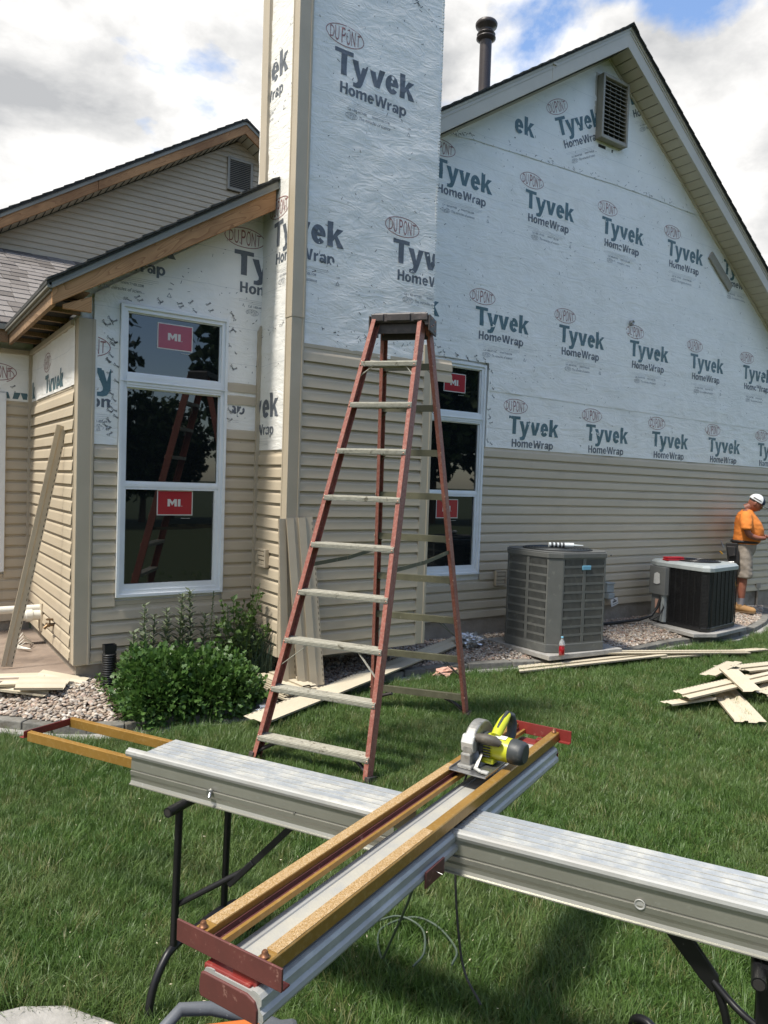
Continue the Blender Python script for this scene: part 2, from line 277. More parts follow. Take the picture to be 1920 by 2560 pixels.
# ------------------------------------------------------------------ mesh helpers
WL = {}
def wl(o): return WL.get(o.name, Vector((0, 0, 0))) if o is not None else Vector((0, 0, 0))
class MB:
    def __init__(s, M=None): s.v = []; s.f = []; s.mi = []; s.sm = []; s.M = M
    def add(s, vs, fs, mi=0, sm=False):
        b = len(s.v)
        for v in vs:
            v = Vector(v); s.v.append(s.M @ v if s.M is not None else v)
        for f in fs: s.f.append([b+i for i in f]); s.mi.append(mi); s.sm.append(sm)
    def box(s, x0, x1, y0, y1, z0, z1, mi=0):
        s.add([(x0, y0, z0), (x1, y0, z0), (x1, y1, z0), (x0, y1, z0), (x0, y0, z1), (x1, y0, z1), (x1, y1, z1), (x0, y1, z1)],
              [(0, 3, 2, 1), (4, 5, 6, 7), (0, 1, 5, 4), (1, 2, 6, 5), (2, 3, 7, 6), (3, 0, 4, 7)], mi)
    def prism(s, poly, d, mi=0, sm=False):
        """poly: list of 3D points (planar), extruded by vector d"""
        n = len(poly); d = Vector(d); P = [Vector(p) for p in poly]
        s.add(P+[p+d for p in P], [tuple(range(n))[::-1], tuple(range(n, 2*n))], mi)
        s.add(P+[p+d for p in P], [(i, (i+1) % n, n+(i+1) % n, n+i) for i in range(n)], mi, sm)
    def beam(s, A, B, w, h, up=(0, 0, 1), mi=0, off=(0, 0)):
        A = Vector(A); B = Vector(B); d = (B-A).normalized(); up = Vector(up); U = d.cross(up).normalized(); V = U.cross(d).normalized()
        c = [A+U*(off[0]+x*w/2)+V*(off[1]+y*h/2) for x, y in ((-1, -1), (1, -1), (1, 1), (-1, 1))]
        s.prism(c, B-A, mi)
    def extr(s, prof, A, B, U, V, mi=0, caps=True, closed=True, sm=False):
        A = Vector(A); B = Vector(B); U = Vector(U); V = Vector(V); n = len(prof)
        P = [A+U*u+V*v for u, v in prof]; Q = [B+U*u+V*v for u, v in prof]
        s.add(P+Q, [(i, (i+1) % n, n+(i+1) % n, n+i) for i in range(n if closed else n-1)], mi, sm)
        if caps and closed: s.add(P+Q, [tuple(range(n))[::-1], tuple(range(n, 2*n))], mi)
    def tube(s, pts, r, n=10, mi=0, caps=True, sm=True, smooth=0):
        pts = [Vector(p) for p in pts]
        if smooth:
            Q_ = [pts[0]*2-pts[1]]+pts+[pts[-1]*2-pts[-2]]; o_ = []; 
            for i in range(1, len(Q_)-2):
                for k in range(smooth):
                    t_ = k/smooth; a, b, c, d = Q_[i-1:i+3]; o_.append(.5*((2*b)+(c-a)*t_+(2*a-5*b+4*c-d)*t_*t_+(3*b-a-3*c+d)*t_**3))
            pts = o_+[pts[-1]]
        R = r if isinstance(r, (list, tuple)) else [r]*len(pts); vs = []; fs = []
        prev = None
        for i, p in enumerate(pts):
            d = (pts[min(i+1, len(pts)-1)]-pts[max(i-1, 0)]).normalized()
            if prev is None: a = d.orthogonal().normalized()
            else: a = (prev-d*prev.dot(d)).normalized()
            prev = a; b = d.cross(a)
            vs += [p+(a*math.cos(2*PI*k/n)+b*math.sin(2*PI*k/n))*R[i] for k in range(n)]
        for i in range(len(pts)-1):
            fs += [(i*n+k, i*n+(k+1) % n, (i+1)*n+(k+1) % n, (i+1)*n+k) for k in range(n)]
        s.add(vs, fs, mi, sm)
        if caps: s.add(vs[:n], [tuple(range(n))[::-1]], mi); s.add(vs[-n:], [tuple(range(n))], mi)
    def lathe(s, prof, c, ax=(0, 0, 1), n=20, mi=0, sm=True):
        ax = Vector(ax).normalized(); a = ax.orthogonal().normalized(); b = ax.cross(a); c = Vector(c)
        vs = [c+ax*z+(a*math.cos(2*PI*k/n)+b*math.sin(2*PI*k/n))*r for r, z in prof for k in range(n)]
        s.add(vs, [(i*n+k, i*n+(k+1) % n, (i+1)*n+(k+1) % n, (i+1)*n+k) for i in range(len(prof)-1) for k in range(n)], mi, sm)
        s.add(vs[:n], [tuple(range(n))[::-1]], mi); s.add(vs[-n:], [tuple(range(n))], mi)
    def blob(s, c, r, mi=0, n=12, m=8, T=None):
        c = Vector(c); vs = []; r = r if isinstance(r, (tuple, list)) else (r, r, r)
        for i in range(m+1):
            for k in range(n):
                th = PI*i/m; ph = 2*PI*k/n; q = Vector((r[0]*math.sin(th)*math.cos(ph), r[1]*math.sin(th)*math.sin(ph), r[2]*math.cos(th)))
                vs.append(c+(T @ q if T is not None else q))
        s.add(vs, [(i*n+k, (i+1)*n+k, (i+1)*n+(k+1) % n, i*n+(k+1) % n) for i in range(m) for k in range(n)], mi, True)
    def mesh(s, name, mats, off=Vector((0, 0, 0))):
        me = bpy.data.meshes.new(name); me.from_pydata([tuple(v-off) for v in s.v], [], s.f)
        for k in mats: me.materials.append(MAT[k])
        me.polygons.foreach_set('material_index', s.mi); me.polygons.foreach_set('use_smooth', s.sm)
        me.update(); return me
    def build(s, name, mats, parent=None, bevel=0.0, label=None, kind=None, weld=False):
        if isinstance(mats, str): mats = [mats]
        me = s.mesh(name, mats, wl(parent))
        if weld:
            bm = bmesh.new(); bm.from_mesh(me); bmesh.ops.remove_doubles(bm, verts=bm.verts, dist=1e-5); bm.to_mesh(me); bm.free()
        o = bpy.data.objects.new(name, me); COL.objects.link(o); o.parent = parent; WL[o.name] = wl(parent)
        if bevel:
            bm = bmesh.new(); bm.from_mesh(me); bmesh.ops.remove_doubles(bm, verts=bm.verts, dist=1e-5); bm.to_mesh(me); bm.free()
            b = o.modifiers.new('bevel', 'BEVEL'); b.width = bevel; b.segments = 2; b.limit_method = 'ANGLE'; b.angle_limit = math.radians(40)
        if label: o['label'] = label
        if kind: o['kind'] = kind
        return o
def empty(name, loc=(0, 0, 0), parent=None):
    o = bpy.data.objects.new(name, None); COL.objects.link(o); o.parent = parent; WL[o.name] = Vector(loc) if parent is None else wl(parent)
    o.location = Vector(loc) if parent is None else (0, 0, 0); o.empty_display_size = 0.1
    return o
def thing(name, label, cat, loc=(0, 0, 0), group=None):
    o = empty(name, loc); return tag(o, label, cat, group)
def tag(o, label=None, cat=None, group=None, kind=None):
    if label: o['label'] = label
    if cat: o['category'] = cat
    if group: o['group'] = group
    if kind: o['kind'] = kind
    return o
def inst(name, me, parent, pos):
    o = bpy.data.objects.new(name, me); COL.objects.link(o); o.parent = parent; o.location = Vector(pos)-wl(parent); WL[o.name] = Vector(pos); return o

# ------------------------------------------------------------------ flat print
_tc = {}
def text2d(s, h=1.0, width=None, bold=0.0, shear=0.0, space=1.0, ref='T'):
    """triangulated glyph outlines; cap height h, total width 'width', baseline at v=0, left at u=0"""
    key = (s, bold, shear, space)
    if key not in _tc:
        def grab(st):
            cu = bpy.data.curves.new('t', 'FONT'); cu.body = st; cu.size = 1; cu.offset = bold; cu.shear = shear; cu.space_character = space; cu.resolution_u = 3; cu.fill_mode = 'FRONT' if hasattr(cu, 'fill_mode') else None
            ob = bpy.data.objects.new('t', cu); COL.objects.link(ob); dg = bpy.context.evaluated_depsgraph_get(); dg.update()
            me = bpy.data.meshes.new_from_object(ob.evaluated_get(dg)); vs = [(v.co.x, v.co.y) for v in me.vertices]; fs = [tuple(p.vertices) for p in me.polygons]
            bpy.data.objects.remove(ob); bpy.data.curves.remove(cu); bpy.data.meshes.remove(me); return vs, fs
        vs, fs = grab(s); rv, _ = grab(ref)
        _tc[key] = (vs, fs, max(y for x, y in rv), min(x for x, y in vs), max(x for x, y in vs))
    vs, fs, cap, x0, x1 = _tc[key]
    ky = h/cap; kx = ky if width is None else width/(x1-x0)
    return [((x-x0)*kx, y*ky) for x, y in vs], fs
class Print2D:
    def __init__(s): s.v = []; s.f = []; s.mi = []
    def add(s, vf, mi, du=0, dv=0, rot=0):
        vs, fs = vf; b = len(s.v); c, sn = math.cos(rot), math.sin(rot)
        s.v += [(x*c-y*sn+du, x*sn+y*c+dv) for x, y in vs]; s.f += [tuple(b+i for i in f) for f in fs]; s.mi += [mi]*len(fs)
    def rect(s, x0, x1, y0, y1, mi): s.add(([(x0, y0), (x1, y0), (x1, y1), (x0, y1)], [(0, 1, 2, 3)]), mi)
    def ring(s, cx, cy, a, b, w, mi, n=36):
        vs = [(cx+(a-k*w)*math.cos(2*PI*i/n), cy+(b-k*w)*math.sin(2*PI*i/n)) for k in (0, 1) for i in range(n)]
        s.add((vs, [(i, (i+1) % n, n+(i+1) % n, n+i) for i in range(n)]), mi)
def oval_logo(P, cx, cy, a, b, mi, w):
    P.ring(cx, cy, a, b, w, mi)
    x = cx-a*0.78
    for ch in 'DU PONT':
        if ch == ' ': x += a*0.08; continue
        wd = a*0.21; mx = (x+wd/2-cx)/a; hh = b*1.48*math.sqrt(max(0.05, 1-mx*mx*1.02))
        vs, fs = text2d(ch, hh, wd, bold=-0.004)
        P.add((vs, fs), mi, x, cy-hh/2); x += wd+a*0.045
from mathutils.geometry import tessellate_polygon
def pg(pts):
    t_ = tessellate_polygon([[Vector((x, y, 0)) for x, y in pts]]); return ([tuple(p) for p in pts], [tuple(f) for f in t_])
def ringg(cx, cy, rx, ry, w, wy, a0=0, a1=360, xmin=-9, xmax=9, n=26):
    vs = []
    for q in (0, 1):
        for i in range(n+1):
            a = math.radians(a0+(a1-a0)*i/n); vs.append((min(xmax, max(xmin, cx+(rx-q*w)*math.cos(a))), cy+(ry-q*wy)*math.sin(a)))
    return vs, [(i, i+1, n+1+i+1, n+1+i) for i in range(n)]
def glyphs(ch, s):
    X = .75
    if ch == 'T': return .93, [pg([(0, 1), (0, .83), (.32, .83), (.32, 0), (.61, 0), (.61, .83), (.93, .83), (.93, 1)])]
    if ch == 'y': return .88, [pg([(0, X), (.31, X), (.46, .26), (.59, X), (.88, X), (.56, -.12), (.46, -.27), (.30, -.32), (.08, -.31), (.08, -.15), (.22, -.14), (.30, -.08), (.31, .02)])]
    if ch == 'v': return .84, [pg([(0, X), (.31, X), (.43, .28), (.55, X), (.84, X), (.57, 0), (.28, 0)])]
    if ch == 'k': return .82, [pg([(0, 0), (s, 0), (s, .22), (s+.09, .33), (.51, 0), (.84, 0), (.50, .47), (.80, X), (.47, X), (s, .46), (s, 1), (0, 1)])]
    if ch == 'H': return .76, [pg([(0, 0), (s, 0), (s, .42), (.76-s, .42), (.76-s, 0), (.76, 0), (.76, 1), (.76-s, 1), (.76-s, .60), (s, .60), (s, 1), (0, 1)])]
    if ch == 'o': return .72, [ringg(.36, .365, .36, .39, s*1.02, s*.85)]
    if ch == 'e':
        w, wy = s*1.0, s*.72; rx, ry = .35, .39; return .70, [ringg(.35, .365, rx, ry, w, wy, 0, 322), pg([(.35-(rx-w)*.97, .31), (.70-.02, .31), (.70-.005, .365), (.70-w, .365), (.70-w-.001, .44), (.35-(rx-w)*.97, .44)])]
    if ch == 'm': return 1.10, [pg([(0, 0), (s, 0), (s, .46), (s+.07, .57), (s+.16, .57), (.55-s/2, .50), (.55-s/2, 0), (.55+s/2, 0), (.55+s/2, .46), (.55+s/2+.07, .57), (.55+s/2+.15, .57), (1.10-s, .48), (1.10-s, 0), (1.10, 0), (1.10, .56), (1.04, .70), (.93, .76), (.80, .76), (.66, .66), (.58, .74), (.48, .76), (.33, .74), (s-.02, .64), (s-.02, .74), (0, .74)])]
    if ch == 'W': return 1.30, [pg([(0, 1), (.24, 1), (.36, .30), (.53, 1), (.77, 1), (.94, .30), (1.06, 1), (1.30, 1), (1.07, 0), (.81, 0), (.65, .66), (.49, 0), (.23, 0)])]
    if ch == 'r': return .46, [pg([(0, 0), (s, 0), (s, .40), (s+.06, .52), (.46, .56), (.46, .76), (.34, .75), (s-.01, .60), (s-.01, .74), (0, .74)])]
    if ch == 'a': return .70, [pg([(.70-s, 0), (.70, 0), (.70, .52), (.64, .68), (.50, .76), (.28, .76), (.10, .70), (.04, .56), (.04+s*.9, .53), (.28, .60), (.42, .60), (.70-s, .53)]), ringg(.70-s-.22, .22, .24, .24, s*.8, .13, 0, 360, xmax=.70-s)]
    if ch == 'p': return .74, [pg([(0, -.28), (s, -.28), (s, .74), (0, .74)]), ringg(.40, .365, .345, .39, s*.95, s*.82, xmin=s)]
    if ch == 'M': return .96, [pg([(0, 0), (.25, 0), (.25, .58), (.48, .12), (.71, .58), (.71, 0), (.96, 0), (.96, 1), (.68, 1), (.48, .60), (.28, 1), (0, 1)])]
    if ch == 'I': return .27, [pg([(0, 0), (.27, 0), (.27, 1), (0, 1)])]
    if ch == '.': return .1, [pg([(0, 0), (.1, 0), (.1, .1), (0, .1)])]
def bold2d(txt, h, width, s=.27, gap=.05, kern={}):
    x = 0; V_ = []; F_2 = []
    for i, ch in enumerate(txt):
        w, parts = glyphs(ch, s)
        for vs, fs in parts: b = len(V_); V_ += [(x+a, c) for a, c in vs]; F_2 += [tuple(b+q for q in f) for f in fs]
        x += w+gap+kern.get(txt[i:i+2], 0)
    x -= gap; return [(a*width/x, c*h) for a, c in V_], F_2
LOGO = Print2D()
oval_logo(LOGO, 0.09, 0.107, 0.18, 0.083, 1, 0.0065)
LOGO.add(bold2d('Tyvek', 0.198, 0.79, .28, .055, {'Ty': -.12, 'yv': -.05, 'ek': .03}), 0, 0, -0.198)
LOGO.add(bold2d('HomeWrap', 0.088, 0.655, .225, .085), 2, 0.055, -0.342)
for k, (a, b_) in enumerate(((0.05, 0.66), (0.05, 0.66), (0.14, 0.62))): LOGO.rect(a, b_, -0.398-0.014*k, -0.3965-0.014*k, 3)
LOGO.add(text2d('Call 1-800-44TYVEK', 0.02, 0.19, bold=0.012), 3, 0.13, -0.458)
LOGO.add(text2d('WWW.TYVEK.COM', 0.02, 0.175, bold=0.012), 3, 0.37, -0.458)
oval_logo(LOGO, 0.17, -0.497, 0.058, 0.026, 3, 0.003)
LOGO.add(text2d('The miracles of science', 0.026, 0.31, shear=0.2, bold=0.004), 3, 0.245, -0.507)
LOGO.add(text2d('USA', 0.012, 0.035, bold=.02), 3, 0.735, -0.44)
LOGO.add(([(0.725, -0.5), (0.765, -0.5), (0.745, -0.463), (0.733, -0.495), (0.757, -0.495), (0.745, -0.472)], [(0, 1, 4, 3), (1, 2, 5, 4), (2, 0, 3, 5)]), 3)
def stamp(parent, P, origin, mp, clips=(), rot=0.0, mats=('print_blue', 'print_red', 'print_grey', 'print_thin'), name='lettering', scale=1.0, label=None):
    """place 2D print P at wall coordinates origin, cut it by half-planes (point, outward normal), map to 3D"""
    c, s_ = math.cos(rot), math.sin(rot)
    bm = bmesh.new(); vv = [bm.verts.new(((x*c-y*s_)*scale+origin[0], (x*s_+y*c)*scale+origin[1], 0)) for x, y in P.v]
    for f, m in zip(P.f, P.mi):
        try: bm.faces.new([vv[i] for i in f]).material_index = m
        except ValueError: pass
    for p, n in clips:
        bmesh.ops.bisect_plane(bm, geom=bm.verts[:]+bm.edges[:]+bm.faces[:], plane_co=(p[0], p[1], 0), plane_no=(n[0], n[1], 0), clear_outer=True)
    if not bm.faces: bm.free(); return None
    if name == 'lettering' and scale == 1.0 and not label:
        bmesh.ops.triangulate(bm, faces=bm.faces[:])
        for _ in range(3):
            es = [e for e in bm.edges if e.calc_length() > .05]
            if not es: break
            bmesh.ops.subdivide_edges(bm, edges=es, cuts=1)
            bmesh.ops.triangulate(bm, faces=bm.faces[:])
    off = wl(parent)
    for v in bm.verts: v.co = Vector(mp(v.co.x, v.co.y))-off
    me = bpy.data.meshes.new(name); bm.to_mesh(me); bm.free()
    for k in mats: me.materials.append(MAT[k])
    o = bpy.data.objects.new(name, me); COL.objects.link(o); o.parent = parent; WL[o.name] = off
    if label: o['label'] = label
    return o
MAIN = ('print_blue', 'print_red', 'print_grey', 'print_thin')
GREY = ('print_grey', 'print_red', 'print_grey', 'print_thin')
# ================================================================== GROUND
def gz(x, y):
    """ground height: lawn almost level, beds rising to the house"""
    e = edge_y(x)+.03
    if y < e: return 0.0
    hi = 0.17 if x < 1.9 else (0.17+(0.11-0.17)*min(1, (x-1.9)/1.2))
    return .045+(hi-.045)*min(1, (y-e)/.6)
edge_pts = [(-0.2, 5.95), (0.35, 5.82), (0.69, 5.56), (0.87, 5.36), (1.05, 5.17), (1.36, 5.07), (1.8, 5.02), (2.32, 5.02), (2.9, 5.15), (3.37, 5.29), (3.9, 5.36), (4.55, 5.31), (4.99, 5.20), (5.4, 5.06), (5.9, 4.98), (6.52, 4.97), (7.0, 5.02), (7.48, 5.09), (8.0, 5.05), (8.64, 5.02), (9.3, 5.12), (10.04, 5.36), (10.8, 5.75), (11.6, 6.2)]
def edge_y(x):
    for (a, b), (c, d) in zip(edge_pts, edge_pts[1:]):
        if a <= x <= c: return b+(d-b)*(x-a)/(c-a)
    return edge_pts[0][1]+.3 if x < edge_pts[0][0] else 99
m = MB()
xs = [-400, -60, -12, -4]+[(-3+0.25*i) for i in range(0, 64)]+[14, 25, 80, 400]; ys = [-400, -60, -15, -5, -2]+[-1+0.25*i for i in range(0, 34)]+[9, 12, 30, 90, 500]
vs = [(x, y, -0.012) for y in ys for x in xs]; nx = len(xs)
m.add(vs, [(j*nx+i, j*nx+i+1, (j+1)*nx+i+1, (j+1)*nx+i) for j in range(len(ys)-1) for i in range(nx-1)], 0, True)
t = bpy.data.materials.new('lawn_soil'); t.use_nodes = True; tt = t.node_tree; pp = tt.nodes['Principled BSDF']; g_ = nd(tt, 'ShaderNodeNewGeometry')
nn = nd(tt, 'ShaderNodeTexNoise', Scale=9.0, Detail=8.0); tt.links.new(g_.outputs['Position'], nn.inputs['Vector'])
tt.links.new(ramp(tt, nn.outputs[0], [(0.35, (0.022, 0.038, 0.010)), (0.65, (0.05, 0.065, 0.022))]), pp.inputs['Base Color']); pp.inputs['Roughness'].default_value = 1; MAT['lawn_soil'] = t
tag(m.build('ground', ['lawn_soil']), kind='structure')
m = MB(); vs = []; N_ = 80
for i in range(N_+1):
    x = -0.6+12.2*i/N_; y0 = edge_y(x)+0.03; y1 = 6.3
    if y0 > y1: y0 = y1
    for k in range(6): y = y0+(y1-y0)*k/5; vs.append((x, y, gz(x, y)+0.004))
m.add(vs, [(i*6+k, (i+1)*6+k, (i+1)*6+k+1, i*6+k+1) for i in range(N_) for k in range(5)], 0, True)
tag(m.build('bed_soil', ['soil']), kind='structure')
# concrete strip outside the stone edging
m = MB()
for (a, b), (c, d) in zip(edge_pts, edge_pts[1:]):
    m.prism([(a, b-0.11, 0.0), (c, d-0.11, 0.0), (c, d+.03, 0.0), (a, b+.03, 0.0)], (0, 0, 0.018))
tag(m.build('edging_footing', ['slab_stone']), kind='structure')
# edging pavers, one object each
edging = empty('garden_edging', (3, 5.1, 0)); tag(edging, 'long curving row of worn grey edging stones between lawn and gravel', 'edging')
pos = Vector(edge_pts[0]); seg = []; d_acc = 0
pts = [Vector(p) for p in edge_pts]; path = []
for a, b in zip(pts, pts[1:]):
    k = max(2, int((b-a).length/0.01))
    for i in range(k): path.append(a+(b-a)*i/k)
L = [0]
for a, b in zip(path, path[1:]): L.append(L[-1]+(b-a).length)
s0 = 0; i0 = 0; step = 0.235
while True:
    j = next((q for q in range(i0, len(L)) if L[q] >= s0+step-0.007), None)
    if j is None: break
    A, B = path[i0], path[j]; d = (B-A).normalized(); n = Vector((-d.y, d.x)); mm = MB()
    h = 0.075+random.uniform(-.004, .004); w = 0.10
    q = [(A.x, A.y), (B.x, B.y), (B.x+n.x*w, B.y+n.y*w), (A.x+n.x*w, A.y+n.y*w)]
    mm.prism([(*p, -0.02) for p in q], (random.uniform(-.002, .002), random.uniform(-.002, .002), h+0.02))
    mm.build('paver', ['paver'], edging, bevel=0.008)
    s0 += step; i0 = next((q for q in range(j, len(L)) if L[q] >= s0), None)
    if i0 is None: break
# patio slab at left
m = MB(); m.prism([(-4, 5.98, -0.1), (1.28, 5.93, -0.1), (1.28, 7.86, -0.1), (-4, 7.86, -0.1)], (0, 0, 0.335))
tag(m.build('patio', ['patio'], bevel=0.01), kind='structure')
# pale stepping slab at the lower left corner
m = MB(); m.prism([(x, y, -0.02) for x, y in ((0.05, 2.45), (0.17, 2.15), (0.5, 1.75), (0.78, 2.05), (0.66, 2.30), (0.52, 2.50), (0.40, 2.57), (0.2, 2.6))], (0, 0, 0.045))
o = m.build('stepping_stone', ['slab_stone'], bevel=0.008); tag(o, 'pale flat stone slab set in the grass at the lower left', 'stone')

# ================================================================== HOUSE
house = empty('house', (3, 6, 0)); tag(house, 'tan sided house stripped to white house wrap, with gables, chimney and new windows', 'house')
YM, YC, XC, YB, XB, YF = 6.10, 5.30, 2.69, 5.88, 1.232, 7.866
P_ = 0.1035; Z0 = 0.33
def roofz(x):  # underside line of the main gable
    return 6.93-0.655*(7.2-x) if x < 7.2 else 6.93-0.705*(x-7.2)
_sc = {}
def siding(parent, axis, c, u0, u1, rows, z0=Z0, p=P_, holes=(), seams=(), zcap=None, hem=True, per=2):
    r = 0; k = 0
    while r < rows:
        nr = min(per, rows-r); za = z0+r*p; zb = za+nr*p; segs = [(u0, u1)]
        for (a, b, c0, c1) in holes:
            if za < c1-0.02 and zb > c0+0.02:
                ns = []
                for s in segs:
                    if s[1] <= a or s[0] >= b: ns.append(s); continue
                    if s[0] < a-0.01: ns.append((s[0], a))
                    if s[1] > b+0.01: ns.append((b, s[1]))
                segs = ns
        sm = seams[k] if k < len(seams) else None
        if sm:
            ns = []
            for s in segs:
                if s[0]+.2 < sm < s[1]-.2: ns += [(s[0], sm+0.02, 0), (sm, s[1], 1)]
                else: ns.append((*s, 0))
            segs = ns
        else: segs = [(*s, 0) for s in segs]
        for a, b, pr in segs:
            key = (axis, round(b-a, 3), nr, p, hem and r+nr >= rows)
            if key not in _sc:
                prof = []
                for q in range(nr):
                    z = q*p; prof += [(0.002, z+.005), (0.0225, z-.003), (0.0225, z), (0.0175, z+.58*p), (0.0135, z+.68*p), (0.0045, z+.76*p), (0.0025, z+.84*p)]
                prof += [(0.002, nr*p)]
                if key[4]: prof += [(0.006, nr*p+0.004), (0.006, nr*p+.034), (0.002, nr*p+.034)]
                mb = MB()
                if axis == 'Y': mb.extr([(o, z) for o, z in prof], (0, 0, 0), (b-a, 0, 0), (0, -1, 0), (0, 0, 1), closed=False, caps=False)
                else: mb.extr([(o, z) for o, z in prof], (0, 0, 0), (0, b-a, 0), (-1, 0, 0), (0, 0, 1), closed=False, caps=False)
                _sc[key] = mb.mesh('siding_panel', ['siding'])
            e = 0.0015*pr+random.uniform(0, .0008)
            inst('siding_panel', _sc[key], parent, (a, c-e, za) if axis == 'Y' else (c-e, a, za))
        r += nr; k += 1
# --- main gable wall
m = MB(); m.prism([(4.0, YM+.012, 0.30), (12.6, YM+.012, 0.30), (12.6, YM+.012, roofz(12.6)+.05), (7.2, YM+.012, 6.98), (4.0, YM+.012, roofz(4.0)+.12)], (0, 0.15, 0))
gw = m.build('gable_wall', ['wrap'], house)
seams = [None, 9.7, 8.677, None, 7.834, 10.9, 7.006, 10.283, 6.175, 9.474]
seams = [9.55, 11.2, 8.677, 10.6, 7.834, 10.95, 7.006, 10.283, 6.175]
siding(gw, 'Y', YM, 4.0, 12.6, 18, hem=False, holes=[(4.52, 5.43, 0.78, 3.1)], seams=seams)
m = MB(); m.box(4.0, 12.6, YM+.01, YM+.3, -0.1, 0.327); m.box(1.26, 4.0, YB+.02, YB+.3, -0.1, .327); m.box(XB+.02, 1.26, YB+.02, YF, -0.1, .327); m.box(-4, XB, YF+.01, YF+.2, -.1, .327)
m.build('foundation', ['concrete'], house)
m = MB(); m.tube([(11.06, YM-.01, 0.10), (11.06, YM-.01, .37)], 0.022); m.box(11.0, 11.12, YM-.03, YM, .36, .44); m.build('conduit', ['concrete'], house)
# --- house wrap sheets on the main gable
FOLDS = [(5.50, 2.98, .55, .007), (4.9, 3.35, .5, .004), (2.42, 3.06, .42, .006), (1.50, 3.08, .3, .005), (6.4, 2.9, .5, .005), (7.9, 2.95, .6, .004), (2.45, 2.75, .25, .005)]
def disp(u, z):
    q = Vector((u, z, 0)); a = noise.noise(q*2.1+Vector((3, 0, 0))); b = noise.noise(Vector((u*5.5+2.2*a, z*8.0, 5))); c = noise.noise(Vector((u*13, z*15, 9)))
    d = .0035+.0030*a+.0022*b+.0009*c
    r_ = abs(noise.noise(Vector((u*2.6+z*1.2, z*4.4-u*.8, 14)))); d += .0038*max(0, 1-r_*11)
    if z < 3.05 and u > 4.3: d += .0045*abs(noise.noise(Vector((u*1.8, z*14+u*2, 22))))*min(1, (3.15-z)/.2)
    for fu, fz, fr, fa in FOLDS:
        dx, dz = u-fu, z-fz; r_ = math.hypot(dx, dz)
        if r_ < fr*2.2: an = math.atan2(dz, dx); d += fa*(.5+.5*math.sin(an*9+3*noise.noise(q*3)))*math.exp(-r_/fr)*min(1, r_/.08)
    return max(0.0003, d*1.5)
def sheet(poly, y, name='house_wrap', axis='Y', th=0.004, g=.045):
    bm = bmesh.new(); vs = [bm.verts.new((u, z, 0)) for u, z in poly]
    for tr_ in tessellate_polygon([[Vector((u, z, 0)) for u, z in poly]]): bm.faces.new([vs[i] for i in tr_])
    us = [p[0] for p in poly]; zs = [p[1] for p in poly]
    u = min(us)+g
    while u < max(us): bmesh.ops.bisect_plane(bm, geom=bm.verts[:]+bm.edges[:]+bm.faces[:], plane_co=(u, 0, 0), plane_no=(1, 0, 0)); u += g
    z = min(zs)+g
    while z < max(zs): bmesh.ops.bisect_plane(bm, geom=bm.verts[:]+bm.edges[:]+bm.faces[:], plane_co=(0, z, 0), plane_no=(0, 1, 0)); z += g
    off = wl(house)
    for v in bm.verts:
        u, z = v.co.x, v.co.y
        v.co = (Vector((u, y-disp(u, z), z)) if axis == 'Y' else Vector((y-disp(YC+XC-u, z), u, z)))-off
    for f in bm.faces: f.smooth = True
    me = bpy.data.meshes.new(name); bm.to_mesh(me); bm.free(); me.materials.append(MAT['wrap'])
    o = bpy.data.objects.new(name, me); COL.objects.link(o); o.parent = house; WL[o.name] = off; return o
seam_line = [(4.0, 5.20), (4.67, 5.319), (5.125, 5.377), (7.39, 5.485), (8.4, 5.49)]
shA = sheet([(4.0, 3.09), (5.46, 3.09), (5.46, 2.80), (12.6, 2.74), (12.6, roofz(12.6)), (8.9, roofz(8.9)), (8.4, 5.52), (7.39, 5.51), (5.125, 5.40), (4.80, 5.362), (4.0, 4.84)], YM-.006)
shB = sheet([(5.46, 2.19), (12.6, 2.19), (12.6, 2.86), (5.46, 2.87)], YM-.001)
shT = sheet([(4.76, 5.325), (5.125, 5.37), (7.39, 5.475), (8.4, 5.49), (8.95, 5.49), (9.22, roofz(9.22)), (7.2, 6.98), (4.70, roofz(4.70)+.01)], YM-.013)
def fy(y): return lambda u, z: (u, y, z)
def fw_(y): return lambda u, z: (u, y-disp(u, z)-.0006, z)
rline = ((7.2, 6.95), (0.705, 1.0)); lline = ((7.2, 6.95), (-0.655, 1.0))
for i in range(5): stamp(shA, LOGO, (4.62+1.283*i, 5.07-0.006*i), fw_(YM-.0075), [((8.4, 5.50), (-.02, 1)), rline])
for i in range(-1, 6): stamp(shA, LOGO, (5.243+1.28*i, 3.675-0.006*i), fw_(YM-.0075), [rline, ((0, 2.8), (0, -1)), ((4.3, 0), (-1, 0))])
for i in range(6): stamp(shB, LOGO, (5.79+1.272*i, 2.556-.001*i), fw_(YM-.0025), [((0, 2.197), (0, -1))])
for i in (0, 1, 2):
    stamp(shT, LOGO, (6.298+1.19*(i), 5.945+(0.0, 0.705, 0)[i]) if i < 2 else (5.20, 5.80), fw_(YM-.0145), [rline, lline, ((5.125, 5.39), (0.045, -1)), ((7.0, 0), (1, 0))] if i == 0 else [rline, lline, ((7.47, 0), (-1, 0))] if i == 1 else [((5.7, 0), (-1, 0)), ((5.8, 5.56), (.09, -1))], rot=(0.43, 0.43, 0.04)[i])
